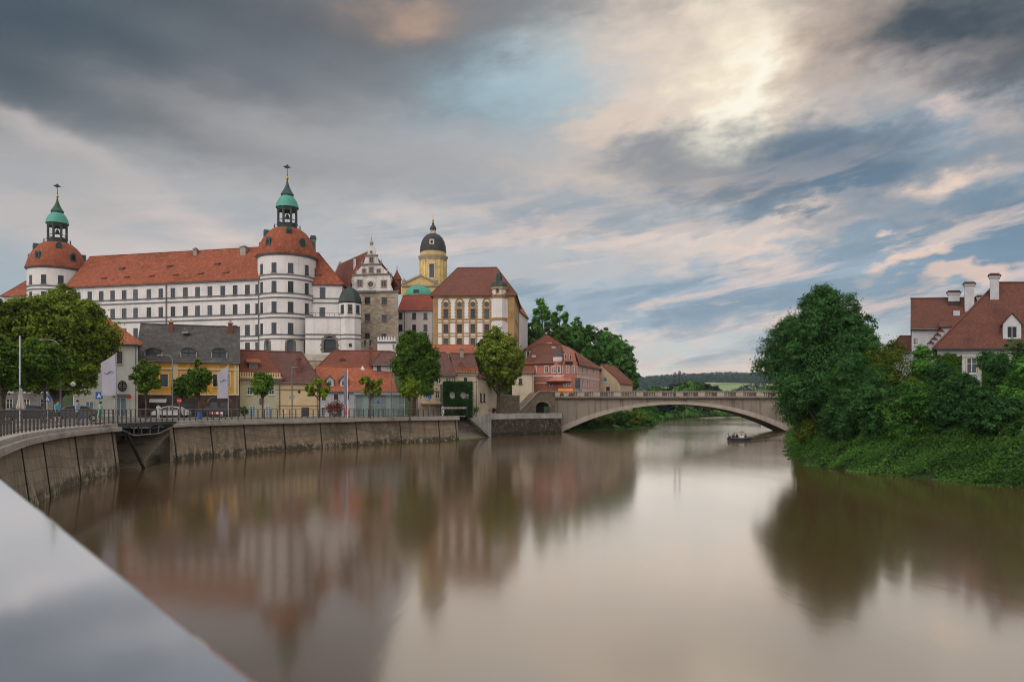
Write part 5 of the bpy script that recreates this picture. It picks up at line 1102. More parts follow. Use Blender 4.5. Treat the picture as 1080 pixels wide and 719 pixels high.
# ivy-clad house: the wall is here, its ivy further down
IV = Face(467.5, 113.5, 497.5, 114.5); t = thing('ivy_house', 'flat topped house front entirely covered in dark green ivy, two round-headed windows', 'house', tuple(IV.P(2, 0, G0)))
u0, u1, z1 = IV.U(468.5), IV.U(496.5), IV.Z(482, 404.5); a, b = IV.rect(473.8, 413, 479.8, 420), IV.rect(485, 413, 491.6, 420); mb = MB(); wall_grid(mb, IV.P, u0, u1, G0, z1, [a, b], .3)
for u in (u0, u1): mb.face([IV.P(u, 0, G0), IV.P(u, 6, G0), IV.P(u, 6, z1), IV.P(u, 0, z1)])
mb.face([IV.P(u0, 0, z1), IV.P(u1, 0, z1), IV.P(u1, 6, z1), IV.P(u0, 6, z1)]); part('wall', mb, mat('ivy_wall', (.1, .1, .07)), t); IVY_T, IVY_H = t, (a, b)
for q in (a, b): put_window(t, IV.P((q[0]+q[1])/2, 0, q[2]), IV.rz, q[1]-q[0], q[3]-q[2], whframe, glassmat('bright_glass', (.3, .31, .31), .1))
# orange roofs below the baroque building
H10 = Face(436, 138, 500, 139); t = thing('orange_roof_house', 'house with bright orange roof strip just below the baroque building', 'house', tuple(H10.P(6, 0, G0)))
house(t, H10, 442, 500, 373, G0, 9, (363.8, 440, 503), cream, orgroof, [], dkframe, glass, gl=True, gr=True)
# cream front seen between big tree and salmon hotel
H11 = Face(552, 158, 564, 158); t = thing('narrow_house', 'narrow cream house front between the round tree and the salmon hotel', 'house', tuple(H11.P(1, 0, G0)))
house(t, H11, 540, 563, 393, G0, 6, (386, 540, 563), cream, oldroof, [(549, 402, 3.6, 6)], dkframe, glass, gl=True)
H12 = Face(504, 120, 516, 126); t = thing('lane_house', 'cream house end with two tall narrow windows under the round tree', 'house', tuple(H12.P(1, 0, G0)))
house(t, H12, 504, 527, 399, G0, 6, (388, 504, 527), cream, oldroof, [(507.5, 419, 2.2, 9), (511, 419, 2.2, 9)], dkframe, glass, gl=True, gr=True)

SW = Face(520, 133, 548, 138); t = thing('stone_wall', 'low brown stone wall under the round tree left of the stone ramp', 'wall', tuple(SW.P(2, 0, G0))); mb = MB(); SW.box(mb, 0, SW.len, 0, .5, 2.5, SW.Z(535, 417.5)); part('wall_face', mb, ramp_st, t); mb = MB(); SW.box(mb, -.05, SW.len+.05, -.08, .58, SW.Z(535, 417.5), SW.Z(535, 416.4)); part('coping', mb, brconc, t)
# ---------------------------------------------------------------- salmon hotel at the bridge
salm = mat('salmon_plaster', (.43, .170, .125), var=.08, streak=.12); pinkm = mat('pink_plaster', (.56, .345, .305), var=.06, streak=.1); trimw = mat('pale_trim', (.60, .52, .48), var=.05)
GB = 7.4
A = Face(555.5, 166, 594.5, 161); B = Face(594.5, 161, 608.8, 162.5); C = Face(608.8, 162.5, 632.4, 181)
t = thing('hotel', 'salmon pink hotel with turret bay and tiled hipped roof by the bridge', 'hotel', tuple(B.P(0, 0, GB)))
zeA = A.Z(570, 383.2); zeC = C.Z(609, 384.2)
def hface(F, u0, u1, z1, wins, m, fm=whframe, sur=trimw):
    mb = MB(); hl = []
    for px, py, w, h in wins: hl.append(F.rect(px-w/2, py-h/2, px+w/2, py+h/2))
    wall_grid(mb, F.P, u0, u1, GB-2, z1, hl); o = part('wall', mb, m, t)
    for a in hl: put_window(t, F.P((a[0]+a[1])/2, 0, a[2]), F.rz, a[1]-a[0], a[3]-a[2], fm, glass, sur, sw=.14)
hface(A, 0, A.len, zeA, [(559.3, 389.6, 2.6, 6), (564.2, 389.6, 2.6, 6), (576.4, 389.6, 3.6, 6), (581.2, 403.8, 3, 5.6), (583, 390, 1.6, 6)], salm)
zg = B.Z(600, 371.5)
hface(B, 0, B.len, B.Z(600, 383), [(598.6, 389.6, 2.2, 6.4), (604.6, 389.6, 2.0, 6.2), (593.6+2.4, 404, 2.2, 6), (600.6, 404, 2.2, 6)], salm)
mb = MB(); bl = B.len; hh = B.Z(600, 383)
gp = [(0, hh), (bl, hh), (bl*.9, hh+.9), (bl*.84, hh+1.9), (bl*.80, zg), (bl*.12, zg), (0, zg-.4)]; hl = [B.rect(594.9, 373.2, 597.2, 378.8), B.rect(600.2, 373.6, 602.6, 379.2)]
mb.prism([B.P(u, -.01, z) for u, z in gp], B.P(0, .5, 0)-B.P(0, 0, 0)); part('gable', mb, salm, t)
for a in hl:
    mb = MB(); B.box(mb, a[0], a[1], -.1, -.012, a[2], a[3]); o = part('gable_window', mb, trimw, t); m2 = MB(); B.box(m2, a[0]+.1, a[1]-.1, -.14, -.102, a[2]+.1, a[3]-.1); part('pane', m2, glass, o)
mb = MB(); B.box(mb, B.U(595.5), B.U(603.6), -.3, -.05, B.Z(599, 384), B.Z(599, 381.2)); o = part('hotel_sign', mb, mat('sign_board', (.035, .025, .02)), t)
hface(C, 0, C.len, zeC, [(612.8-3.2, 390.3, 1.9, 6.2), (614.2, 390.4, 1.9, 6.0), (619.2, 390.6, 1.9, 5.8), (625.8, 390.8, 1.6, 5.8), (608.8+1, 404, 1.7, 5.6), (614.6, 404, 1.7, 5.6), (619.8, 404.2, 1.7, 5.6), (626, 404.4, 1.6, 5.4)], pinkm)
mb = MB()
for F_, a, b, ys in ((A, 0, A.len, ((397.2, 395.8), (383.9, 382.4))), (A, A.U(565), A.U(578), ((404.6, 403.2),)), (C, 0, C.len, ((399.4, 397.6), (412.6, 411.2), (384.9, 383.9)))):
    for y1, y0 in ys: px = 572 if F_ is A else 618; F_.box(mb, a, b, -.1, -.004, F_.Z(px, y1), F_.Z(px, y0))
part('band', mb, trimw, t)
cB = A.P(A.U(588.2), .5, 0); k = 161/FP; mb = MB(); zz_ = lambda y: A.Z(588, y); mb.lathe(cB, [(6.0*k, zz_(397.5)), (6.0*k, zz_(376.6))], 8, rot=R(22.5)); mb.lathe(cB, [(1.2, zz_(405)), (3, zz_(402)), (6.0*k, zz_(397.5))], 8, rot=R(22.5)); part('turret_bay', mb, salm, t)
mb = MB()
for y in (379.6, 377.6, 396.4): mb.lathe(cB, [(6*k-.2, zz_(y)-.25), (6*k+.12, zz_(y)-.25), (6*k+.12, zz_(y)+.2), (6*k-.2, zz_(y)+.2)], 8, rot=R(22.5))
part('bay_band', mb, trimw, t)
for ang in (-45, 0, 45):
    a = R(-90+ang); e = Vector((math.cos(a), math.sin(a), 0)); q = cB+e*(6*k*math.cos(R(22.5))+.16); q.z = zz_(393.2); put_window(t, q, a+math.pi/2, .62, 1.35, whframe, glass, trimw, sw=.1)
mb = MB(); mb.lathe(cB, [(w*k, zz_(y)) for w, y in ((.3, 376.8), (6.5, 376.6), (5.2, 373.2), (3, 370.8), (.7, 368.6), (.3, 365.4))], 8, rot=R(22.5)); part('turret_roof', mb, greyroof, t)
# roofs (measured ridge and eave points)
rm = mat('hotel_tile', (.17, .066, .045), kind='roof', var=.2, scale=.3, dark=(.11, .045, .034)); rm2 = mat('hotel_new_tile', (.32, .125, .09), kind='roof', var=.12, scale=.3)
e1, e2, e3, e4 = A.P(-.5, -.5, zeA), A.P(A.len, -.5, zeA), C.P(0, -.5, zeC), C.P(C.len+.4, -.5, zeC)
r1, r2, r3 = W(564.5, 363.4, 173), W(592, 362.6, 173), W(599, 365.2, 177); zR = r1.z; r2.z = zR; r3.z = zR-.2
bk1, bk2 = Vector((e1.x, 186, zeA)), Vector((e4.x, 196, zeA)); g1, g2 = B.P(0, 0, zg), B.P(bl*.85, 0, zg)
mb = MB()
mb.face([e1, e2, r2, r1]); mb.face([bk1, e1, r1]); mb.face([bk2, bk1, r1, r2]); mb.face([r2, r3, bk2])
mb.face([e2, g1, r2]); part('roof', mb, rm, t)
mb = MB(); mb.face([g1, g2, r3, r2]); mb.face([g2, e3, e4, r3]); mb.face([e4, bk2, r3]); dn = Vector((0, 0, -.22)); mb.face([e3+dn, e4+dn, e4, e3]); mb.tube([e4, r3], .14, 6); mb.tube([g2, r3], .12, 6); part('new_roof', mb, rm2, t)
mb = MB(); mb.face([e1+dn, e2+dn, e2, e1]); mb.tube([e1, r1], .12, 6); mb.tube([r1, r2], .14, 6); mb.tube([e1+Vector((0, -.1, -.1)), e2+Vector((0, -.1, -.1))], .1, 6); part('eave', mb, rm, t)
for q in (W(583.8, 366.4, 167.5), W(563, 375.6, 166.5), W(613.5, 377.8, 169)): mb = MB(); mb.cbox(q, (.9, .9, .4)); part('skylight', mb, grey_st, t)
# balcony opening at the corner
mb = MB(); q = C.P(.2, -.3, 0); mb.cbox((q.x-.4, q.y+.3, C.Z(609, 405)), (1.2, .9, 2.6), .5); part('dark_opening', mb, glass, t)
# awnings of the café terrace
t = thing('cafe_awning', 'bright orange café awning in front of the salmon hotel', 'awning', tuple(B.P(0, -2, GB))); mb = MB(); q0, q1 = W(588.5, 410, 156.5), W(603.8, 409.8, 157)
mb.prism([q0, q0+Vector((0, -1.6, -.5)), q0+Vector((0, -1.6, -.95)), q0+Vector((0, -1.55, -.95)), q0+Vector((0, 0, -.1))], q1-q0); part('cloth', mb, mat('orange_cloth', (.72, .22, .03)), t)
mb = MB()
for q in (q0, q1): mb.tube([q+Vector((0, -1.5, -.6)), q+Vector((0, -1.5, -2.6))], .05, 6)
part('pole', mb, iron, t)
t = thing('grey_awning', 'grey sloping canopy beside the orange café awning', 'awning', tuple(C.P(1, -2, GB))); mb = MB(); q0, q1 = W(605, 409.4, 157.5), W(613.5, 409.8, 158); mb.prism([q0, q0+Vector((0, -2, -.85)), q0+Vector((0, -2, -.95)), q0+Vector((0, 0, -.1))], q1-q0); part('cloth', mb, mat('grey_cloth', (.12, .13, .13)), t)
mb = MB()
for q in (q0, q1): mb.tube([q+Vector((0, -1.9, -.9)), q+Vector((0, -1.9, -2.4))], .05, 6)
part('pole', mb, iron, t)
# pyramid roofed house behind the hotel
H13 = Face(554, 186, 600, 187); t = thing('pyramid_roof_house', 'house with pointed pyramid tile roof behind the salmon hotel', 'house', tuple(H13.P(5, 0, GB)))
house(t, H13, 554.5, 599, 368.6, GB-2, 10, (353.2, 575.5, 577.5), white, oldroof, [(557, 373, 2.2, 5)], dkframe, glass)
mb = MB(); q = W(579, 362, 189); mb.cbox(q, (1.3, .9, .4)); part('skylight', mb, whframe, t)
# beige gabled house at the far right of the row
H14 = Face(632.6, 181.5, 654, 179); t = thing('beige_gable_house', 'beige gable-ended house with one blue window, right of the hotel', 'house', tuple(H14.P(2, 0, GB)))
bg_ = mat('beige_plaster', (.46, .36, .24), var=.08, streak=.12); mb = MB(); gz = lambda y: H14.Z(640, y); gp = [(0, 2.4), (H14.len, 2.4), (H14.len, gz(405.5)), (H14.U(650.5), gz(400)), (H14.U(634), gz(384.6)), (0, gz(386.5))]
mb.prism([H14.P(u, 0, z) for u, z in gp], H14.P(0, 9, 0)-H14.P(0, 0, 0)); part('wall', mb, bg_, t)
mb = MB(); rr_ = [(0, gz(386.5)), (H14.U(634), gz(384.4)), (H14.U(650.7), gz(399.8)), (H14.len+.2, gz(405.6))]
for a, b in zip(rr_, rr_[1:]): mb.prism([H14.P(a[0], -.2, a[1]+.02), H14.P(b[0], -.2, b[1]+.02), H14.P(b[0], -.2, b[1]+.25), H14.P(a[0], -.2, a[1]+.25)], H14.P(0, 9.4, 0)-H14.P(0, 0, 0))
part('roof', mb, oldroof, t)
for px, py, w, h, m_ in ((638.2, 400.3, 3.6, 4.4, glassmat('blue_glass', (.06, .14, .24))), (641.3, 410, 4, 4.6, glass), (633, 391.3, 1.6, 2, glass)):
    a = H14.rect(px-w/2, py-h/2, px+w/2, py+h/2); mb = MB(); H14.box(mb, a[0]-.1, a[1]+.1, -.06, -.002, a[2]-.1, a[2]); H14.box(mb, a[0]-.1, a[0], -.06, -.002, a[2], a[3]); H14.box(mb, a[1], a[1]+.1, -.06, -.002, a[2], a[3]); H14.box(mb, a[0]-.1, a[1]+.1, -.06, -.002, a[3], a[3]+.1)
    o = part('window', mb, whframe, t); m2 = MB(); H14.box(m2, a[0], a[1], -.03, -.001, a[2], a[3]); part('pane', m2, m_, o)
H15 = Face(643, 196, 656, 196); t = thing('shed_house', 'small outbuilding with orange roof peeping out behind the beige gable', 'house', tuple(H15.P(1, 0, GB))); house(t, H15, 645, 654.5, 399.6, GB-2, 5, (394.2, 643, 655), mat('shed_wall', (.2, .15, .11)), orgroof, [], dkframe, glass, gl=True, gr=True)

# ---------------------------------------------------------------- houses on the right bank
rroof = mat('right_tile', (.155, .060, .042), kind='roof', tile=(.2, .17), var=.2, scale=.5, dark=(.10, .045, .036)); rwhite = mat('right_plaster', (.50, .52, .56), var=.05, streak=.1)
GR = 5.
J1 = Face(986, 80, 1120, 79.6); J1.inn = Vector((.50, .866)); t = thing('bank_house', 'large white house with steep brown hipped roof and tall chimney on the right bank', 'house', tuple(J1.P(6, 0, GR)))
u0, u1, ze = house(t, J1, 988.5, 1125, 367.8, GR-2, 13, (298, 1051, 1125), rwhite, rroof, [(1025.4, 385.5, 11, 16, pale_y), (1066, 387, 11, 16, pale_y)], whframe, glass, o=.5, gr=True, rv=6.5)
mb = MB(); J1.box(mb, u0, u1, -.2, -.003, J1.Z(1030, 372.5), J1.Z(1030, 371.2)); J1.box(mb, u0, u1, -.12, -.002, J1.Z(1030, 376.5), J1.Z(1030, 375.8)); part('moulding', mb, mat('cornice_grey', (.4, .42, .45)), t)
mb = MB(); mb.tube([J1.P(u0-.5, -.58, ze-.05), J1.P(u1, -.58, ze-.05)], .09, 6); part('gutter', mb, iron, t)
def stack(t, F, px, py0, py1, w, v, wm, cm):
    u, d = F.ud(px, v); hw = w/2/FP*d; z0, z1 = F.Z(px, py1, v)-.6, F.Z(px, py0, v); mb = MB()
    F.box(mb, u-hw, u+hw, v-hw*.8, v+hw*.8, z0, z1-.55); F.box(mb, u-hw-.12, u+hw+.12, v-hw*.8-.12, v+hw*.8+.12, z1-.55, z1-.3); F.box(mb, u-hw-.24, u+hw+.24, v-hw*.8-.24, v+hw*.8+.24, z1-.3, z1-.17, 1); F.box(mb, u-hw-.05, u+hw+.05, v-hw*.8-.05, v+hw*.8+.05, z1-.17, z1, 1)
    F.box(mb, u-hw-.06, u+hw+.06, v-hw*.8-.06, v+hw*.8, z0, z0+.7, 2); return part('chimney', mb, [wm, cm, iron], t)
stack(t, J1, 1048.8, 288.6, 322, 9.2, 5.0, chimwhite, rroof)
dormer(t, J1, 1067.4, 331, 357.5, 19, .45, 3.8, rwhite, rroof, glass, whframe, 1.1)
J2 = Face(961, 97, 1035, 96.4); J2.inn = Vector((.478, .878)); t = thing('rear_bank_house', 'white house with long brown roof and two broad chimneys behind the bank house', 'house', tuple(J2.P(4, 0, GR)))
house(t, J2, 961.5, 1045, 346.5, GR, 11, (314.5, 955, 1050), rwhite, rroof, [(965.5, 360, 4, 7), (990, 360, 4, 7)], whframe, glass, gl=True, gr=True)
stack(t, J2, 1006, 306.8, 319, 11.4, 4.6, chimwhite, rroof); stack(t, J2, 1022.3, 297.6, 330, 9.6, 3.2, chimwhite, rroof); stack(t, J2, 1034, 311.5, 324, 7, 5.0, chimwhite, rroof)
mb = MB(); J2.box(mb, J2.U(1005.5, 2), J2.U(1012.5, 2), 2, 5, J2.Z(1009, 338, 2), J2.Z(1009, 327.5, 2)); part('dormer', mb, chimwhite, t)
for i, (x0, x1, ya, yb) in enumerate(((993, 1013, 337.5, 352),)):
    mb = MB(); v = -1.6; F_ = J2; a, b = F_.U(x0, v), F_.U(x1, v); F_.box(mb, a, b, v, v+5, F_.Z(x0, yb+12, v), F_.Z(x0, 345, v)); mb.prism([F_.P(a-.3, v-.3, F_.Z(x0, 345.5, v)), F_.P(a-.3, v-.3, F_.Z(x0, 344, v)), F_.P(a-.3, v+3, F_.Z(x0, 336, v)), F_.P(a-.3, v+3, F_.Z(x0, 346, v))], F_.P(b-a+.6, 0, 0)-F_.P(0, 0, 0), 1); part('shed_dormer', mb, [chimwhite, rroof], t)
for k in range(4):
    mb = MB(); v = -2.2-k*.9; F_ = J2; x = 989.5-k*3.6; a, b = F_.U(x, v), F_.U(x+6, v); F_.box(mb, a, b, v, v+1.6, GR, F_.Z(x, 349.5+k*4.2, v)); mb.prism([F_.P(a-.1, v-.15, F_.Z(x, 349.5+k*4.2, v)), F_.P((a+b)/2, v-.15, F_.Z(x, 346.4+k*4.2, v)), F_.P(b+.1, v-.15, F_.Z(x, 349.5+k*4.2, v))], F_.P(0, 1.9, 0)-F_.P(0, 0, 0), 1); part('stepped_bay', mb, [chimwhite, rroof], t)
J3 = Face(936, 104, 965, 103.8); J3.inn = Vector((.45, .893)); t = thing('low_bank_house', 'low house with small red hipped roof left of the rear bank house', 'house', tuple(J3.P(1, 0, GR)))
house(t, J3, 941, 968, 371, GR, 7, (354.4, 949, 968), rwhite, rroof, [(951, 378, 4, 6)], whframe, glass, gr=True)
# ---------------------------------------------------------------- vegetation
lf_lime = leafmat('lime_leaves', (0.0204, 0.0410, 0.0052), (0.2696, 0.3555, 0.0448)); lf_green = leafmat('green_leaves', (0.0158, 0.0389, 0.0062), (0.1792, 0.3088, 0.0433)); lf_dark = leafmat('dark_leaves', (0.0139, 0.0363, 0.0053), (0.1177, 0.2291, 0.0281))
lf_young = leafmat('young_leaves', (0.0378, 0.0722, 0.0078), (0.3890, 0.5113, 0.0526)); lf_blue = leafmat('bluish_leaves', (0.0076, 0.0246, 0.0130), (0.0375, 0.1111, 0.0498)); lf_right = leafmat('bank_leaves', (0.0061, 0.0226, 0.0084), (0.0838, 0.2204, 0.0595)); lf_wood = leafmat('far_wood_leaves', (0.0035, 0.0126, 0.0121), (0.0177, 0.0530, 0.0419), .1)
lf_creep = leafmat('creeper_leaves', (0.0113, 0.0393, 0.0089), (0.1092, 0.2471, 0.0475)); lf_yel = leafmat('yellowish_leaves', (0.0302, 0.0616, 0.0078), (0.1911, 0.2463, 0.0358)); lf_hill = leafmat('hill_leaves', (0.0122, 0.0426, 0.0098), (0.1508, 0.3683, 0.0645)); lf_red = leafmat('red_flowers', (0.0151, 0.0410, 0.0078), (.32, .025, .02), .1)
lf_ivy = leafmat('ivy_leaves', (.011, .040, .012), (.045, .115, .032))
bark = mat('bark', (.085, .068, .052), var=.3, scale=3, bump=.8)
def leaves_mesh(name, c, nrm, size, tint, m, rng, aspect=.62):
    n = len(c); nrm = nrm/np.maximum(1e-6, np.linalg.norm(nrm, axis=1))[:, None]
    r = rng.normal(size=(n, 3)); a = np.cross(nrm, r); a /= np.maximum(1e-6, np.linalg.norm(a, axis=1))[:, None]; b = np.cross(nrm, a)
    s = (size*rng.uniform(.65, 1.35, n))[:, None]
    v = np.empty((n, 4, 3)); v[:, 0] = c-a*s; v[:, 1] = c+b*s*aspect+nrm*s*.18; v[:, 2] = c+a*s; v[:, 3] = c-b*s*aspect+nrm*s*.18
    me = bpy.data.meshes.new(name); me.vertices.add(4*n); me.loops.add(4*n); me.polygons.add(n)
    me.vertices.foreach_set('co', v.reshape(-1)); me.loops.foreach_set('vertex_index', np.arange(4*n, dtype=np.int32)); me.polygons.foreach_set('loop_start', np.arange(0, 4*n, 4, dtype=np.int32)); me.polygons.foreach_set('loop_total', np.full(n, 4, dtype=np.int32))
    at = me.attributes.new('tint', 'FLOAT', 'POINT'); at.data.foreach_set('value', np.repeat(np.clip(tint, 0, 1), 4).astype(np.float32))
    me.materials.append(m); me.update(calc_edges=True); return me
def lobes_of(H, Wd, h0, K, rng, shape, lr0=.27, lr1=.44):
    L = []; rz = (H-h0)/2; cz = h0+rz; rx = Wd/2
    for i in range(K):
        th = rng.uniform(0, 2*math.pi); ph = rng.uniform(-.95, 1.0); s = math.sqrt(max(0, 1-ph*ph)); q = rng.uniform(.5, .78)
        x, y, z = s*math.cos(th)*q, s*math.sin(th)*q, ph*q
        if shape == 'conic': k = .95-.75*(z+1)/2; x *= k*1.25; y *= k*1.25
        if shape == 'tall': z *= 1.12
        lr = rng.uniform(lr0, lr1)*(1.0 if shape != 'conic' else (1.15-.6*(z+1)/2))
        L.append((x*rx, y*rx, cz+z*rz, lr*rx, lr*rx, lr*min(rz, rx*1.1)))
    if shape != 'airy': L.append((0, 0, cz-rz*.05, rx*.6, rx*.6, rz*.66))
    return L
def crown_mesh(name, L, n, leaf, m, rng, per=30, spread=.34, inner=.3):
    L = np.array(L); vol = (L[:, 3]*L[:, 4]*L[:, 5])**(2/3); nc = max(8, n//per); pick = rng.choice(len(L), nc, p=vol/vol.sum())
    d = rng.normal(size=(nc, 3)); d /= np.linalg.norm(d, axis=1)[:, None]; rr = inner+(1-inner)*np.sqrt(rng.uniform(0, 1, nc)); rr *= 1+np.clip(.09*rng.normal(size=nc), -.2, .14)
    cc = L[pick, :3]+d*L[pick, 3:6]*rr[:, None]; cr = L[pick, 3]*spread*rng.uniform(.6, 1.3, nc); ct = rng.uniform(0, 1, nc)**1.3
    k = np.repeat(np.arange(nc), per); off = rng.normal(size=(nc*per, 3))*np.array([1, 1, .7])
    c = cc[k]+off*cr[k][:, None]*.62
    nr = d[k]*.9+off*.35+np.array([0, 0, .7])+rng.normal(size=(nc*per, 3))*.45
    tint = .62*ct[k]+.38*rng.uniform(0, 1, nc*per)
    return leaves_mesh(name, c, nr, leaf, tint, m, rng)
def trunk_mesh(H, h0, L, rt, rng, lean=0.):
    mb = MB(); top = Vector((lean*.6, 0, h0+(H-h0)*.55)); pts = [Vector((0, 0, -.4)), Vector((lean*.15, 0, h0*.4)), Vector((lean*.3, .02, h0)), top]
    mb.tube(pts, [rt*1.35, rt, rt*.85, rt*.3], 9)
    for l in sorted(L, key=lambda q: -q[3])[:9]:
        e = Vector(l[:3]); s = Vector((lean*.3, 0, h0*rng.uniform(.85, 1.15))); mid = s.lerp(e, .5)+Vector((0, 0, -.12*(e-s).length*.3)); mb.tube([s, mid, e], [rt*.5, rt*.32, rt*.1], 6)
    return mb.mesh('trunk', bark, smooth=60)
TREES = {}
def tree(name, label, cat, loc, H, Wd, h0, m, n, leaf, seed, shape='round', K=16, rt=None, group=None, rot=0., proto=None, lean=0., spread=.34, inner=.3, per=30, lr=(.27, .44)):
    t = thing(name, label, cat, loc, group); t.rotation_euler.z = rot
    if proto and proto in TREES:
        tm, cm, H0, W0 = TREES[proto]; t.scale = (Wd/W0, Wd/W0, H/H0)
        link('trunk', tm, t)
        cm2 = cm
        if cm.materials[0] != m: cm2 = cm.copy(); cm2.materials[0] = m
        link('crown', cm2, t); return t
    rng = np.random.default_rng(seed); L = lobes_of(H, Wd, h0, K, rng, shape, *lr)
    tm = trunk_mesh(H, h0, L, rt or H*.018, rng, lean); cm = crown_mesh('crown', L, n, leaf, m, rng, per, spread, inner)
    link('trunk', tm, t); link('crown', cm, t)
    if proto: TREES[proto] = (tm, cm, H, Wd)
    return t
def tpx(name, label, cat, px, d, wpx, ytop, zb, h0f, m, n, leaf, seed, ybot=None, **kw):
    p = XY(px, d); H = Zd(ytop, d)-zb; h0 = (Zd(ybot, d)-zb) if ybot else H*h0f
    return tree(name, label, cat, (p.x, p.y, zb), H, wpx/FP*d, h0, m, n, leaf, seed, **kw)
# left promenade: big limes and the young trees in front
tpx('lime_tree', 'largest lime tree on the left, broad crown hiding the foot of the far round tower', 'tree', 60, 80, 116, 294, ZP, .2, lf_lime, 95000, .155, 11, ybot=424, K=50, rt=.38, spread=.26, inner=.6, lr=(.17, .30))
tpx('lime_tree', 'lime tree cut by the left photo edge, behind the young plane trees', 'tree', 2, 76, 88, 309, ZP, .2, lf_lime, 60000, .16, 12, ybot=424, K=36, rt=.32, spread=.27, inner=.55, lr=(.2, .32))
tpx('plane_tree', 'young leafy tree with thin grey trunk in front of the largest lime', 'tree', 47, 58, 62, 356, ZP, .2, lf_green, 34000, .10, 13, ybot=412, K=26, rt=.11, lr=(.18, .31), inner=.45)
tpx('plane_tree', 'young leafy tree at the left photo edge in front of the lime', 'tree', 1, 54, 50, 354, ZP, .2, lf_green, 30000, .10, 14, ybot=414, K=24, rt=.11, lr=(.18, .31), inner=.45)
# row of young promenade trees
for i, (px, d, w, yt, yb, m, lab, seed) in enumerate((
        (154, 80, 34, 374, 417, lf_green, 'young promenade tree between the greenish white house and the yellow inn', 21), (210, 83, 40, 377, 420, lf_green, 'fullest young promenade tree, in front of the yellow inn', 22),
        (277, 88, 32, 386, 420, lf_green, 'young pointed tree in front of the battlement house', 23), (337, 92, 30, 396, 421, lf_young, 'young tree in front of the join of cream and blue house', 24),
        (390, 95, 28, 391, 420, lf_young, 'thin yellowish young tree in front of the glass pavilion', 25), (432, 96, 33, 392, 424, lf_young, 'bright yellow-green young tree in front of the dark chestnut', 26))):
    tpx('plane_tree', lab, 'tree', px, d, w, yt, ZP, .4, m, 15000 if i < 3 else 9500, .10, seed, ybot=yb, K=(22, 19, 18, 13, 12, 15)[i], lr=(.17, .32), rt=.1, shape=('round', 'conic', 'conic', 'airy', 'airy', 'conic')[i], group='young trees along the promenade', spread=.30, inner=.3)
tpx('shrub', 'dark leafy shrub beside the fullest young tree before the yellow inn', 'shrub', 190, 90, 24, 394, ZP, .2, lf_green, 6000, .12, 27, ybot=424, K=8, rt=.08)
tpx('shrub', 'round clipped shrub by the door of the battlement house', 'shrub', 257, 98, 9, 427, ZP, .1, lf_dark, 2500, .1, 28, K=5, rt=.05)
tpx('chestnut_tree', 'tall dark green chestnut tree between blue house and cream building', 'tree', 437, 106, 54, 345, ZP, .3, lf_dark, 60000, .145, 31, ybot=420, K=30, rt=.25, shape='tall', spread=.32, inner=.45, lr=(.2, .36))
tpx('round_tree', 'big round bright green tree on the terrace in front of the salmon hotel', 'tree', 525.5, 126, 62, 345, 3.2, .3, lf_lime, 70000, .18, 32, ybot=417, K=44, rt=.32, spread=.27, inner=.6, lr=(.18, .31))
tpx('spruce_tree', 'slim bluish conifer behind the round tree below the baroque building', 'tree', 507, 142, 16, 341, 4, .1, lf_blue, 9000, .2, 33, shape='conic', K=14, rt=.15)
# ivy on the flat house
def wall_leaves(name, F, u0, u1, z0, z1, n, leaf, m, rng, holes=(), thick=.45, parent=None, top=True, ragged=0.):
    u = rng.uniform(u0-.2, u1+.2, n*2); z = rng.uniform(z0, z1+.35, n*2); ok = np.ones(n*2, bool)
    for a, b, c, d in holes:
        uc, zc = (a+b)/2, (c+d)/2; ok &= (((u-uc)/((b-a)*.56))**2+((z-zc)/((d-c)*.56))**2) > 1
    if ragged:
        e = np.sin(u*3.1)*.4+np.sin(u*7.7+1)*.3; ok &= z < z1-ragged*(.6+.5*e)
    u, z = u[ok][:n], z[ok][:n]; k = len(u); bump = .25*np.sin(u*2.3+z)*np.sin(z*1.9-u)+.2
    v = -np.abs(rng.normal(0, thick*.5, k))-.05-np.maximum(0, bump)*thick
    c = np.stack([F.A.x+F.u.x*u+F.inn.x*v, F.A.y+F.u.y*u+F.inn.y*v, z], 1)-np.array(root_loc(parent))
    nr = np.array([-F.inn.x, -F.inn.y, .45])+rng.normal(size=(k, 3))*.5
    cl = .5+.5*np.sin(u*1.7+2*np.sin(z*1.3))*np.sin(z*1.5+1.3*np.sin(u))
    return link(name, leaves_mesh(name, c, nr, leaf, .5*cl+.5*rng.uniform(0, 1, k), m, rng), parent)
rng = np.random.default_rng(5)
wall_leaves('ivy', IV, IV.U(468.5), IV.U(496.5), G0, IV.Z(482, 404.5), 12000, .11, lf_ivy, rng, IVY_H, .5, IVY_T)
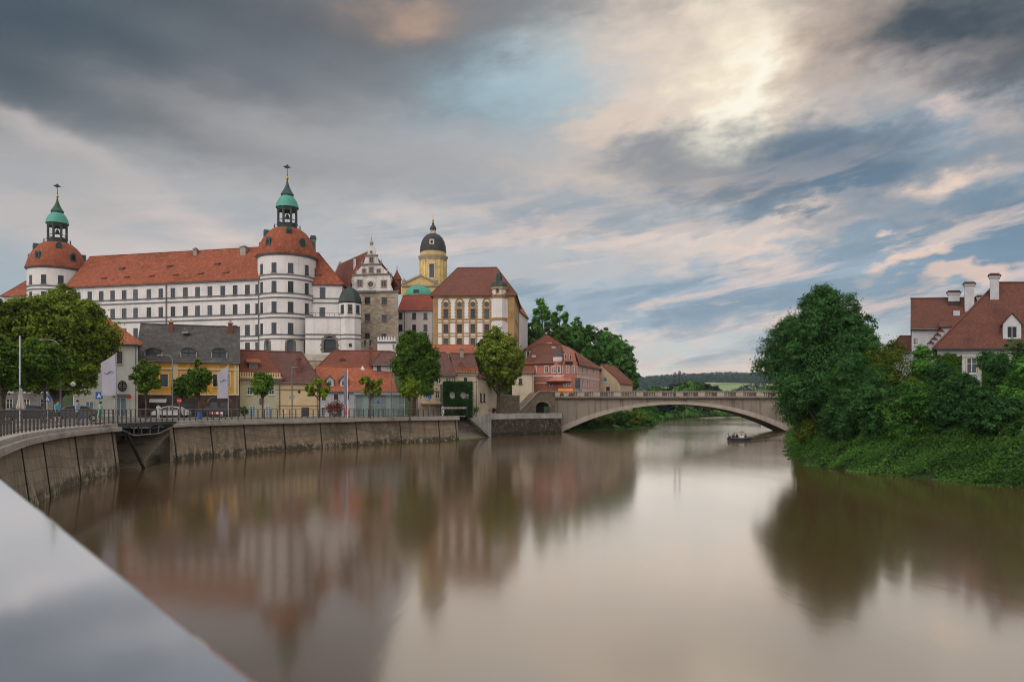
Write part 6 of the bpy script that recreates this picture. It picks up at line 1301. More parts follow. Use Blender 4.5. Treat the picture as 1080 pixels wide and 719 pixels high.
# hill trees right of the castle
for i, (px, d, w, yt, zb, m, lab, sh, nn) in enumerate((
        (572, 214, 34, 303, 14, lf_hill, 'tall thin-crowned tree on the castle hill, left of a pair', 'airy', 8000), (590, 218, 24, 309, 14, lf_hill, 'tall thin-crowned tree on the castle hill, right of a pair', 'airy', 6000),
        (604, 212, 46, 334, 14, lf_hill, 'broad green hill tree right of the thin-crowned pair', 'round', 14000), (628, 208, 48, 341, 11, lf_hill, 'bright domed hill tree above the pink hotel wing', 'round', 16000), (650, 203, 42, 352, 7, lf_hill, 'dense hill tree above the beige gable-ended house', 'round', 14000), (664, 206, 28, 374, 4, lf_hill, 'lower tree at the right end of the castle hill wood', 'round', 9000),
        (641, 216, 34, 346, 9, lf_dark, 'darker tree behind the bright domed hill tree', 'round', 9000), (588, 204, 36, 342, 12, lf_dark, 'dark tree low behind the hotel roof peak', 'round', 9000), (560, 212, 22, 340, 14, lf_dark, 'dark tree close behind the narrow white outbuilding', 'round', 6000), (615, 200, 40, 365, 8, lf_hill, 'low leafy tree just above the hotel right roof', 'round', 9000), (640, 196, 36, 378, 6, lf_hill, 'low leafy tree behind the beige gable roof', 'round', 8000), (661, 198, 26, 392, 4, lf_dark, 'small dark tree next to the bridge end by the beige gable', 'round', 5000))):
    tpx('hill_tree', lab, 'tree', px, d, w, yt, zb, .25, m, nn, .34 if sh != 'airy' else .3, 40+i, K=32 if sh != 'airy' else 15, shape=sh, rt=.28, group='trees on the castle hill', spread=.28 if sh != 'airy' else .5, inner=.55 if sh != 'airy' else .2, lr=(.19, .33))
# right bank: big trees
tpx('great_tree', 'huge dense dark green tree on the right bank overhanging the bridge end', 'tree', 874, 71, 124, 304, 1.8, .08, lf_right, 190000, .105, 61, ybot=462, K=58, rt=.34, spread=.26, inner=.62, lr=(.17, .30))
tpx('great_tree', 'looser tree left of the huge dark tree, sky showing through its crown', 'tree', 842, 84, 100, 322, .5, .1, lf_right, 46000, .12, 62, ybot=452, K=22, rt=.28, spread=.34)
tpx('great_tree', 'rear tree whose feathery top rises above the huge dark tree', 'tree', 872, 80, 58, 298, 3, .3, lf_right, 26000, .13, 63, ybot=380, K=14, rt=.25, shape='airy')
tpx('larch_tree', 'young pointed feathery conifer in front of the rear bank house', 'tree', 974, 63, 40, 350, 4.4, .08, lf_hill, 13000, .10, 64, K=18, shape='conic', rt=.09)
BUS = [(908, 62, 82, 368, 3.8, lf_right, 'leafy bush joining the right edge of the huge dark tree'), (944, 64, 74, 352, 4.2, lf_yel, 'yellowish green tall bush in front of the low red-roofed house'), (928, 57, 62, 398, 2.8, lf_right, 'mid green bush low on the right bank below the yellowish bush'),
       (1000, 60, 66, 378, 4.4, lf_right, 'rounded bush left of the bank house window'), (1034, 58, 58, 402, 4.0, lf_right, 'low bush under the bank house window'), (1068, 54, 74, 352, 4.0, lf_right, 'tall dark bush at the right photo edge hiding the house'), (1084, 50, 56, 370, 3.4, lf_hill, 'brighter bush cut by the right photo edge'),
       (962, 54, 66, 402, 2.6, lf_hill, 'brighter green bush halfway up the right bank'), (1010, 52, 70, 404, 2.6, lf_right, 'dark bush hanging over the creepers right of centre bank'), (1052, 49, 80, 406, 2.4, lf_right, 'dark bush low at the right end of the bank'), (884, 60, 48, 418, 2.2, lf_right, 'small bush under the huge dark tree'), (852, 72, 34, 436, 1.0, lf_yel, 'yellowish bush at the waterside beside the bridge end'), (846, 84, 30, 440, .8, lf_hill, 'grassy bush at the right foot of the bridge'), (985, 66, 54, 396, 4.6, lf_dark, 'dark shrub behind the young feathery conifer'), (1016, 64, 36, 404, 4.6, lf_dark, 'dark shrub close under the bank house wall')]
for i, (px, d, w, yt, zb, m, lab) in enumerate(BUS):
    tpx('bush', lab, 'bush', px, d, w, yt, zb-.5, .02, m, 24000, .078, 80+i, K=20, rt=.07, group='bushes on the right bank', spread=.3, inner=.5, rot=i*1.3, lr=(.2, .36))
# creepers covering the bank
rng = np.random.default_rng(9); NB = 230000
ii = rng.integers(0, len(RB)-2, NB*2); tt = rng.uniform(0, 1, NB*2); Pa = np.array([tuple(p) for p in RB]); a = Pa[ii]; b = Pa[ii+1]; p = a+(b-a)*tt[:, None]; tn = (b-a)/np.linalg.norm(b-a, axis=1)[:, None]; nn_ = np.stack([tn[:, 1], -tn[:, 0]], 1)
ok = (p[:, 1] > 32) & (p[:, 1] < 150) & (rng.uniform(0, 1, NB*2) < np.clip(1.5-p[:, 1]/90, .25, 1)); p, nn_ = p[ok][:NB], nn_[ok][:NB]; k = len(p)
al = p[:, 1]*1.0+p[:, 0]*.3; o = rng.uniform(-.1, 1, k)**.9*9.5-.25+.4*np.sin(al*.9)+.25*np.sin(al*2.3+1)
z = np.interp(o, [-1, .4, 2.5, 5, 8, 14], [-1.2, .25, 1.9, 3.6, 4.6, 5.0]); fold = .5*np.sin(al*1.9+.6*np.sin(z*1.7))+.35*np.sin(al*4.1+z*.9)+.3*np.sin(z*3.+al)
lift = np.abs(rng.normal(0, .22, k))+np.maximum(0, fold)*.75
c = np.stack([p[:, 0]+nn_[:, 0]*(o-lift*.55), p[:, 1]+nn_[:, 1]*(o-lift*.55), np.maximum(z+lift*.7, .03)], 1)
nr = np.stack([-nn_[:, 0]*.6, -nn_[:, 1]*.6, np.full(k, .7)], 1)+rng.normal(size=(k, 3))*.5
tag(link('creeper_cover', leaves_mesh('creeper_cover', c, nr, .08, .55*(.5+.5*np.sin(al*.8+z)*np.sin(z*1.7+al*.5))+.45*rng.uniform(0, 1, k), lf_creep, rng)), kind='stuff')
# climbers on the bank house
for lab, a_, b_, y0, y1 in (('dark climber on the bank house wall left of its window', 990, 1012, 370, 400), ('dark climber on the bank house wall right of its window', 1038, 1060, 370, 400)):
    t = thing('climber', lab, 'climber', tuple(J1.P(J1.U((a_+b_)/2), -.1, GR)))
    wall_leaves('foliage', J1, J1.U(a_), J1.U(b_), J1.Z(1025, y1+10), J1.Z(1025, y0), 5200, .11, lf_dark, rng, (), .5, t, ragged=.7)
    mb = MB(); mb.tube([J1.P(J1.U((a_+b_)/2), -.1, GR-1), J1.P(J1.U((a_+b_)/2)+.2, -.12, J1.Z(1025, y0+6))], [.07, .03], 6); part('stem', mb, bark, t)
# green under and beyond the bridge
for i, (x, y, w, h, m, lab) in enumerate(((15.5, 156, 7, 3.6, lf_creep, 'dark bush at the left foot of the bridge beneath the arch'), (20.5, 162, 7.5, 3.4, lf_yel, 'flowering yellowish bush under the arch on the left bank'), (25, 168, 8, 3.6, lf_creep, 'bush on the left bank under the middle of the arch'), (29, 176, 8, 3.8, lf_yel, 'pale green bush on the left bank beyond the arch'), (33, 186, 8, 3.9, lf_hill, 'bright green bush near the tip of the left bank beyond the arch'), (36.5, 196, 8, 3.6, lf_creep, 'outermost dark bush at the tip of the left bank beyond the arch'), (17, 164, 9, 5.0, lf_hill, 'taller shrub close behind the bridge on the left bank'), (24, 176, 10, 5.4, lf_hill, 'tall shrub in front of the beige gable foundation'), (30, 190, 10, 5.2, lf_creep, 'tall dark shrub further along the left bank behind the bridge'), (36, 208, 9, 4.2, lf_hill, 'low shrub far along the left bank beyond the bridge'))):
    tree('bush', lab, 'bush', (x-1.2, y+1, .4), h, w, .1, m, 6000, .2, 120+i, K=10, rt=.1, group='bushes on the left bank beyond the bridge')
# far bank trees seen over and under the bridge
rg = np.random.default_rng(77)
FAR = [(680, 330, 26, 409), (694, 345, 30, 405), (707, 360, 32, 404), (722, 330, 30, 402), (738, 395, 30, 399.5), (752, 385, 30, 404), (768, 420, 30, 412), (783, 430, 30, 411.5), (797, 440, 30, 412), (812, 445, 30, 409), (828, 450, 36, 402), (846, 455, 36, 400), (866, 460, 40, 398), (745, 330, 24, 408), (700, 300, 24, 410), (886, 465, 40, 400), (906, 470, 42, 398), (730, 430, 36, 405), (715, 450, 36, 405)]
pos = ['leftmost', 'second', 'third', 'fourth']
DES = ['broad crowned', 'narrow', 'rounded', 'bushy', 'low spreading', 'tall', 'ragged', 'dense', 'pale', 'dark']
for i, (px, d, w, yt) in enumerate(FAR):
    zb = 2.2; p = XY(px, d); H = Zd(yt, d)-zb
    if i < 3: tree('far_tree', '', 'tree', (p.x, p.y, zb), H, w/FP*d, H*.08, (lf_hill, lf_dark, lf_wood)[i % 3], 7000, .55, 140+i, K=16, rt=.3, group='trees on the far bank', proto='far%d' % i)
    else: tree('far_tree', '', 'tree', (p.x, p.y, zb), H, w/FP*d, H*.08, (lf_hill, lf_dark, lf_wood)[i % 3], 0, 0, 0, proto='far%d' % (i % 3), rot=i*1.7, group='trees on the far bank')
for o in [o for o in bpy.data.objects if o.name.startswith('far_tree')]: o['label'] = 'far bank tree rising in the leafy row beyond the bridge'
# undergrowth along the far waterline, and the wooded hill
def scatter(name, P, hmax, n, leaf, m, rng, depth=8):
    P = np.array([tuple(q) for q in P]); i = rng.integers(0, len(P)-1, n); t = rng.uniform(0, 1, n)[:, None]; q = P[i]+(P[i+1]-P[i])*t; off = rng.uniform(0, depth, n); al = np.cumsum(np.r_[0, np.linalg.norm(np.diff(P, axis=0), axis=1)]); s = al[i]+t[:, 0]*3
    h = hmax*(.55+.25*np.sin(s*.21)+.2*np.sin(s*.57+1))*np.minimum(1, .35+off/depth); z = rng.uniform(.2, 1, n)**.6*h
    d = P[i+1]-P[i]; d = d/np.linalg.norm(d, axis=1)[:, None]; c = np.stack([q[:, 0]-d[:, 1]*off, q[:, 1]+d[:, 0]*off, z+.2], 1)
    return tag(link(name, leaves_mesh(name, c, rng.normal(size=(n, 3))*.7+np.array([0, -.4, .6]), leaf, rng.uniform(0, 1, n)*.6+.4*(np.sin(s*.5)*.5+.5), m, rng)), kind='stuff')
scatter('undergrowth', spline([(45, 240), (62, 300), (98, 400), (150, 470), (300, 540)], 3), 6, 26000, .7, lf_hill, rg)
scatter('undergrowth', spline([(13, 151), (27, 168), (36, 190), (42, 215), (49, 245)], 2), 2.6, 16000, .22, lf_creep, rg, 5)
n = 30000; X = rg.uniform(-60, 1300, n); Y = rg.uniform(1480, 2300, n); hb = far_h(X, Y); cl = np.sin(X*.05)*np.sin(Y*.03)
tag(link('distant_forest', leaves_mesh('distant_forest', np.stack([X, Y, hb+rg.uniform(2, 20, n)+3*cl], 1), rg.normal(size=(n, 3))*.5+np.array([0, -.6, .6]), 4.2, rg.uniform(0, 1, n)*.7+.15+.15*cl, lf_wood, rg)), kind='stuff')
n = 9000; X = rg.uniform(60, 420, n); Y = rg.choice([700, 780, 1010], n)+rg.normal(0, 7, n); hb = far_h(X, Y)
tag(link('field_hedges', leaves_mesh('field_hedges', np.stack([X, Y, hb+rg.uniform(0, 1, n)*(7+3*np.sin(X*.08))], 1), rg.normal(size=(n, 3))*.5+np.array([0, -.5, .6]), 1.6, rg.uniform(0, 1, n), lf_wood, rg)), kind='stuff')
# ---------------------------------------------------------------- things on the promenade
def railpt(px, off=.42): i = qi(px); return qp(i, off, ZC)
blue = mat('sign_blue', (.02, .09, .33), rough=.4, var=.03); swhite = mat('sign_white', (.75, .75, .75), var=.03); sred = mat('sign_red', (.55, .025, .025), rough=.4, var=.03); flagw = mat('flag_cloth', (.33, .325, .39), var=.03, rough=.9)
def pole(t, p, h, r=.045, m=grey_st, name='pole'):
    mb = MB(); mb.tube([p, p+Vector((0, 0, h))], [r, r*.85], 8); return part(name, mb, m, t)
# crossing signs
for px, d, yc, lab, hw in ((105, 63, 417, 'blue square pedestrian crossing sign nearest the big white flag', .30), (50.5, 60, 420.3, 'blue square pedestrian crossing sign under the young tree, turned aside', .26)):
    p = XY(px, d); zc = Zd(yc, d); t = thing('crossing_sign', lab, 'road sign', (p.x, p.y, ZP), 'blue pedestrian crossing signs'); b = Vector((p.x, p.y, ZP)); pole(t, b, zc+.3-ZP)
    mb = MB(); mb.box((p.x-hw, p.y-.08, zc-hw), (2*hw, 0, 0), (0, .03, 0), (0, 0, 2*hw), 0); q = lambda x, z: Vector((p.x+x*hw, p.y-.085, zc+z*hw)); mb.face([q(-.62, -.55), q(.62, -.55), q(0, .62)], 1)
    q2 = lambda x, z: Vector((p.x+x*hw, p.y-.088, zc+z*hw)); mb.face([q2(-.06, -.1), q2(.06, -.1), q2(.06, .22), q2(-.06, .22)], 2); mb.face([q2(-.2, -.48), q2(-.06, -.48), q2(.08, -.1), q2(-.06, -.1)], 2); mb.face([q2(.08, -.48), q2(.2, -.48), q2(.07, -.1), q2(-.05, -.1)], 2); part('sign_plate', mb, [blue, swhite, iron], t)
# flags on the quay
def flag(px, ytop, ya, yb, wpx, lab, group, folded=False):
    b = railpt(px, -.02 if False else .1); d = b.y; t = thing('flagpole', lab, 'flag', tuple(b-Vector((0, 0, .3))), group); pole(t, b-Vector((0, 0, .3)), Zd(ytop, d)-b.z+.3, .05, swhite if folded else grey_st)
    z1, z0, w = Zd(ya, d), Zd(yb, d), wpx/FP*d; mb = MB(); N, K = 8, 14
    def pt(i, k):
        x = i/N; z = z1-(z1-z0)*k/K
        if not folded: top = z1-(z1-z0)*.22*x; z = top-(top-z0)*k/K
        return Vector((b.x-.06-x*w, b.y-.02+(.10*math.sin(x*5+k*.35)*x if not folded else .16*math.sin(x*9)), z))
    for i in range(N):
        for k in range(K): mb.face([pt(i+1, k+1), pt(i, k+1), pt(i, k), pt(i+1, k)])
    o = part('cloth', mb, flagw, t, 60)
    if not folded:
        mb = MB(); zc = z1-(z1-z0)*.42
        L_ = [Vector((b.x-.06-w*(.15+.6*j/10), b.y-.10, zc-.10+.10*math.sin(j*.62))) for j in range(11)]; mb.tube(L_, .028, 5); part('wave_mark', mb, mat('mark_blue', (.10, .14, .3)), o)
flag(126, 372, 373, 417, 14.5, 'large pale banner flag in front of the greenish white house', 'pale banner flags on the quay')
flag(243, 384, 386, 420, 11, 'pale banner flag in front of the yellow inn', 'pale banner flags on the quay')
flag(365, 389, 391, 428, 3.2, 'pale banner flag hanging folded before the blue house', 'pale banner flags on the quay', True)
# striped flagpole and closed parasol at the left
p = XY(21, 52); t = thing('striped_pole', 'tall pale pole with striped lower part in front of the lime trees', 'pole', (p.x, p.y, ZP)); mb = MB(); h = Zd(354, 52)-ZP; n = 22
for k in range(n): mb.tube([(p.x, p.y, ZP+h*k/n), (p.x, p.y, ZP+h*(k+1)/n)], .055, 8, k % 2 if 5 < k < 11 else 0)
part('shaft', mb, [mat('pole_paint', (.42, .45, .48)), mat('pole_blue', (.12, .2, .36))], t)
def parasol(px, d, ya, yb, m, lab, r=.3):
    p = XY(px, d); t = thing('closed_parasol', lab, 'parasol', (p.x, p.y, ZP)); b = Vector((p.x, p.y, 0)); z0, z1 = Zd(yb, d), Zd(ya, d); mb = MB(); N = 16; k0 = len(mb.v); rows = [(.05, z1+.02), (.10, z1-.1), (r*.55, (z0+z1)/2), (r, z0+.12), (r*.7, z0)]
    for q, z in rows:
        for j in range(N): a = 2*math.pi*j/N; s = q*(1 if j % 2 else .68); mb.v.append((b.x+s*math.cos(a), b.y+s*math.sin(a), z))
    for i in range(len(rows)-1):
        for j in range(N): q = k0+i*N; mb.f.append((q+j, q+N+j, q+N+(j+1) % N, q+(j+1) % N)); mb.mi.append(0)
    part('canopy', mb, m, t); mb = MB(); mb.tube([b+Vector((0, 0, ZP)), b+Vector((0, 0, z1+.15))], .03, 6); part('pole', mb, iron, t); mb = MB(); mb.lathe((b.x, b.y, 0), [(.3, ZP), (.3, ZP+.08), (.05, ZP+.12)], 12); part('base', mb, grey_st, t)
parasol(22, 50, 409.5, 432, mat('beige_cloth', (.40, .37, .34)), 'closed beige parasol by the railing at the left', .30)
parasol(365.6, 97, 426.5, 437, mat('red_cloth', (.62, .03, .03)), 'closed red parasol in front of the blue house', .25)
# street lamps
def lamp(px, d, ytop, arm, lab, low=None, plate=None):
    p = XY(px, d); b = Vector((p.x, p.y, ZP)); zt = Zd(ytop, d); k = d/FP; t = thing('street_lamp', lab, 'street lamp', tuple(b), 'curved street lamps on the promenade'); N = 8; r = abs(arm)*k; s = 1 if arm > 0 else -1; rr = min(.9, r*.6)
    pts = [b, b+Vector((0, 0, zt-rr-ZP))]+[b+Vector((s*rr*(1-math.cos(math.pi/2*i/N)), 0, zt-rr-ZP+rr*math.sin(math.pi/2*i/N))) for i in range(1, N+1)]+[b+Vector((s*r, 0, zt-ZP+.03))]
    mb = MB(); mb.tube(pts, [.07]*2+[.05]*(N+1), 8); part('pole', mb, mat('lamp_metal', (.17, .17, .17), rough=.5, metal=.5), t)
    q = pts[-1]; mb = MB(); mb.prism([q+Vector((-s*.1, -.1, .05)), q+Vector((s*.6, -.07, .02)), q+Vector((s*.6, .07, .02)), q+Vector((-s*.1, .1, .05))], (0, 0, -.12)); part('lamp_head', mb, MATS['lamp_metal'], t)
    if low:
        yl, al = low; z = Zd(yl, d); e = b+Vector((al*k, 0, z-ZP)); mb = MB(); mb.tube([Vector((b.x, b.y, z)), e, e+Vector((0, 0, .3))], .03, 6); o = part('side_arm', mb, MATS['lamp_metal'], t); mb = MB(); mb.lathe(e, [(.05, .28), (.16, .34), (.2, .5), (.12, .62), (.03, .68)], 10); part('side_lantern', mb, swhite if px < 100 else iron, o)
    if plate: z = Zd(plate, d); mb = MB(); mb.box((p.x-.32, p.y-.1, z-.19), (.64, 0, 0), (0, .03, 0), (0, 0, .38)); part('sign_plate', mb, mat('grey_plate', (.3, .31, .33)), t)
lamp(64, 61, 358.5, -18, 'curved street lamp with a second small white lantern, before the largest lime', (411, 13))
lamp(182, 78, 374.5, -10, 'curved street lamp before the yellow inn pilaster')
lamp(308, 90, 387, 0.5, 'street lamp carrying a small dark lantern and grey plate before the cream house', (417, 7.5), 419)
lamp(412.5, 95, 396, -8, 'thin curved street lamp before the right end of the glass pavilion')
p = XY(308, 89.8); 
lamp(499, 113, 403, 1, 'thin tall street lamp at the corner of the ivy house')
p = XY(493, 112); t = thing('lantern_post', 'short lantern post in front of the ivy house', 'lantern', (p.x, p.y, ZP)); pole(t, Vector((p.x, p.y, ZP)), Zd(421, 112)-ZP, .05, iron); mb = MB(); mb.lathe((p.x, p.y, Zd(421, 112)), [(.08, 0), (.2, .15), (.24, .5), (.3, .55), (.05, .8)], 8); part('lantern_head', mb, MATS['lamp_metal'], t)
# twin lamps on the bridge
for px, yt, lab in ((712, 394.5, 'left globe lamp of the pair on the bridge'), (716.8, 393, 'right globe lamp of the pair on the bridge')):
    d = 149 if px < 714 else 153; p = XY(px, d); t = thing('bridge_lamp', lab, 'street lamp', (p.x, p.y, zd+.4), 'lamps on the bridge'); z = Zd(yt, d); mb = MB(); mb.tube([(p.x, p.y, zd+.3), (p.x, p.y, z-.35)], [.11, .06], 8); mb.lathe((p.x, p.y, zd+.3), [(.2, 0), (.2, .5), (.1, .7)], 8); part('pole', mb, iron, t); mb = MB(); mb.lathe((p.x, p.y, z-.5), [(.06, 0), (.3, .2), (.34, .5), (.24, .75), (.05, .95)], 10); part('lamp_head', mb, MATS['lamp_metal'], t)
# road signs
def disc(t, c, r, m, name='sign_plate', bar=None):
    mb = MB(); N = 20; mb.prism([c+Vector((math.cos(2*math.pi*i/N)*r, 0, math.sin(2*math.pi*i/N)*r)) for i in range(N)], (0, .03, 0), 0)
    if bar: mb.box(c+Vector((-r*.7, -.006, -r*.16)), (r*1.4, 0, 0), (0, .004, 0), (0, 0, r*.32), 1)
    return part(name, mb, [m, swhite], t)
for px, d, yc, r, m, bar, lab in ((189.4, 84, 422.3, .30, sred, 1, 'red round no-entry sign before the yellow inn'), (137, 86, 418.5, .22, sred, None, 'small red round sign by the corner of the greenish house'), (453.4, 104, 418.6, .27, blue, None, 'blue round sign on a white post before the cream building'), (398.8, 100, 424, .2, blue, None, 'small blue round sign before the glass pavilion')):
    p = XY(px, d); zc = Zd(yc, d); t = thing('road_sign', lab, 'road sign', (p.x, p.y, ZP)); pole(t, Vector((p.x, p.y, ZP)), zc+.2-ZP, .04, mat('green_pole', (.1, .2, .15)) if bar else grey_st); disc(t, Vector((p.x, p.y-.07, zc)), r, m, bar=bar)
# cars
def car(px, d, rz, m, lab, L=4.2):
    p = XY(px, d); t = thing('parked_car', lab, 'car', (p.x, p.y, ZP+.01), 'cars parked along the street'); t.rotation_euler.z = rz; h = L/2
    prof = [(-h, .35), (-h-.03, .6), (-h+.12, .85), (-h+.75, .95), (-h+1.35, 1.36), (-.1, 1.47), (h-1.15, 1.38), (h-.42, .98), (h-.05, .88), (h, .5), (h-.05, .3)]
    mb = MB(); mb.prism([(x, -.82, z) for x, z in prof], (0, 1.64, 0)); me = mb.mesh('body', m); o = link('body', me, t); bv = o.modifiers.new('bevel', 'BEVEL'); bv.width = .09; bv.segments = 3
    mb = MB()
    for s in (-1, 1):
        y = s*.825; a = [(-h+.95, .95), (-h+1.42, 1.30), (-.05, 1.39), (-.05, .95)]; b = [(.05, .95), (.05, 1.39), (h-1.2, 1.30), (h-.75, .98)]
        for q in (a, b): mb.face([(x, y, z) for x, z in (q if s > 0 else q[::-1])])
    mb.face([(-h+.74, -.68, 1.0), (-h+.74, .68, 1.0), (-h+1.30, .62, 1.37), (-h+1.30, -.62, 1.37)]); link('side_glass', mb.mesh('glass', glass), t)
    ty = MB(); ty.tube([(0, -.11, 0), (0, .11, 0)], .31, 16); ri = MB(); ri.tube([(0, -.12, 0), (0, .12, 0)], .19, 12); tm, rm_ = ty.mesh('tyre', mat('tyre', (.02, .02, .02))), ri.mesh('rim', grey_st)
    for x in (-h+.8, h-.8):
        for y in (-.74, .74): w = link('wheel', tm, t); w.location = (x, y, .31); link('rim', rm_, w)
    for y in (-.6, .6): mb = MB(); mb.cbox((-h+.0, y, .68), (.12, .32, .14)); link('headlight', mb.mesh('headlight', grey_st), t)
car(181, 91, R(4), mat('car_white', (.6, .6, .62), rough=.25, var=.02), 'white car parked before the yellow inn, behind the railing')
car(225, 95.5, R(6), mat('car_dark', (.03, .035, .04), rough=.25, var=.02), 'dark car parked before the arched door of the yellow inn')
car(80, 66, R(30), mat('car_grey', (.1, .1, .11), rough=.3, var=.02), 'dark grey car in the shade of the largest lime')
car(28, 62, R(30), mat('car_blue', (.03, .06, .09), rough=.3, var=.02), 'dark blue car in the shade at the left edge')
# bins, barrier, flower boxes, notice box
def smallbox(name, lab, cat, px, d, w, h, m, cap, zb=ZP):
    p = XY(px, d); t = thing(name, lab, cat, (p.x, p.y, zb)); mb = MB(); mb.lathe((p.x, p.y, zb), [(w*.42, 0), (w*.5, h*.1), (w*.5, h*.85)], 14); part('body', mb, m, t); mb = MB(); mb.lathe((p.x, p.y, zb+h*.85), [(w*.55, 0), (w*.55, h*.06), (w*.3, h*.15)], 14); part('lid', mb, cap, t)
smallbox('waste_bin', 'blue waste bin on the promenade before the yellow inn', 'bin', 210.5, 82, .5, .95, blue, iron)
p = XY(228, 84); t = thing('road_barrier', 'low red and white striped road barrier before the yellow inn', 'barrier', (p.x, p.y, ZP)); mb = MB()
for k in range(6): mb.box((p.x-.75+k*.25, p.y, ZP+.55), (.25, 0, 0), (0, .05, 0), (0, 0, .25), k % 2)
part('board', mb, [sred, swhite], t)
for s in (-.6, .6): mb = MB(); mb.box((p.x+s-.04, p.y+.05, ZP), (.08, 0, 0), (0, .08, 0), (0, 0, .8)); part('leg', mb, iron, t)
p = XY(299.5, 98); t = thing('notice_box', 'small colourful notice box on a post at the cream house corner', 'sign', (p.x, p.y, ZP)); pole(t, Vector((p.x, p.y, ZP)), .7); mb = MB(); mb.box((p.x-.25, p.y-.1, ZP+.6), (.5, 0, 0), (0, .2, 0), (0, 0, .5), 0); mb.box((p.x-.2, p.y-.105, ZP+.66), (.18, 0, 0), (0, .004, 0), (0, 0, .36), 1); mb.box((p.x+.02, p.y-.105, ZP+.72), (.18, 0, 0), (0, .004, 0), (0, 0, .26), 2); part('box', mb, [swhite, sred, mat('sign_yellow', (.6, .42, .05))], t)
rng = np.random.default_rng(3)
for px, d, w, h, lab, n in ((352.5, 99, 2.5, 2.0, 'large tub of red geraniums before the blue house', 1800), (505, 124.5, 1.6, .8, 'box of red flowers at the left end of the terrace', 700), (511, 126, 1.6, .8, 'box of red flowers in the middle of the terrace', 700), (520, 128, 1.6, .8, 'box of red flowers under the round tree', 700), (498, 118, 2.4, 1.0, 'green planter bush at the top of the landing steps', 900)):
    p = XY(px, d); zb = ZP; t = thing('flower_tub', lab, 'planter', (p.x, p.y, zb), 'planters along the promenade'); mb = MB(); mb.lathe((p.x, p.y, zb), [(.3, 0), (.42, .5), (.46, .55), (.4, .55)], 12); part('tub', mb, mat('tub', (.2, .12, .08)), t)
    L = [(0, 0, .55+h*.45, w*.5, w*.4, h*.45), (-w*.2, 0, .6+h*.3, w*.3, w*.3, h*.35), (w*.2, .1, .6+h*.4, w*.32, w*.3, h*.35)]
    link('flowers', crown_mesh('flowers', L, n, .085, lf_red if px != 498 else lf_green, rng, 20, .4), t)
# striped awning along the ivy house
p = XY(468, 111); q = XY(492, 112.5); t = thing('striped_awning', 'long low blue and orange striped awning before the ivy house', 'awning', (p.x, p.y, ZP)); mb = MB(); z1 = Zd(430.2, 112); n = 12
for k in range(n):
    a, b = p.lerp(q, k/n), p.lerp(q, (k+1)/n); mb.prism([(a.x, a.y+.6, z1+.12), (b.x, b.y+.6, z1+.12), (b.x, b.y-.5, z1-.12), (a.x, a.y-.5, z1-.12)], (0, 0, .05), k % 2)
part('cloth', mb, [mat('awning_orange', (.5, .25, .1)), mat('awning_blue', (.12, .2, .36))], t)
for k in (0, .5, 1): mb = MB(); a = p.lerp(q, k); mb.tube([(a.x, a.y-.45, ZP), (a.x, a.y-.45, z1-.1)], .04, 6); part('pole', mb, iron, t)

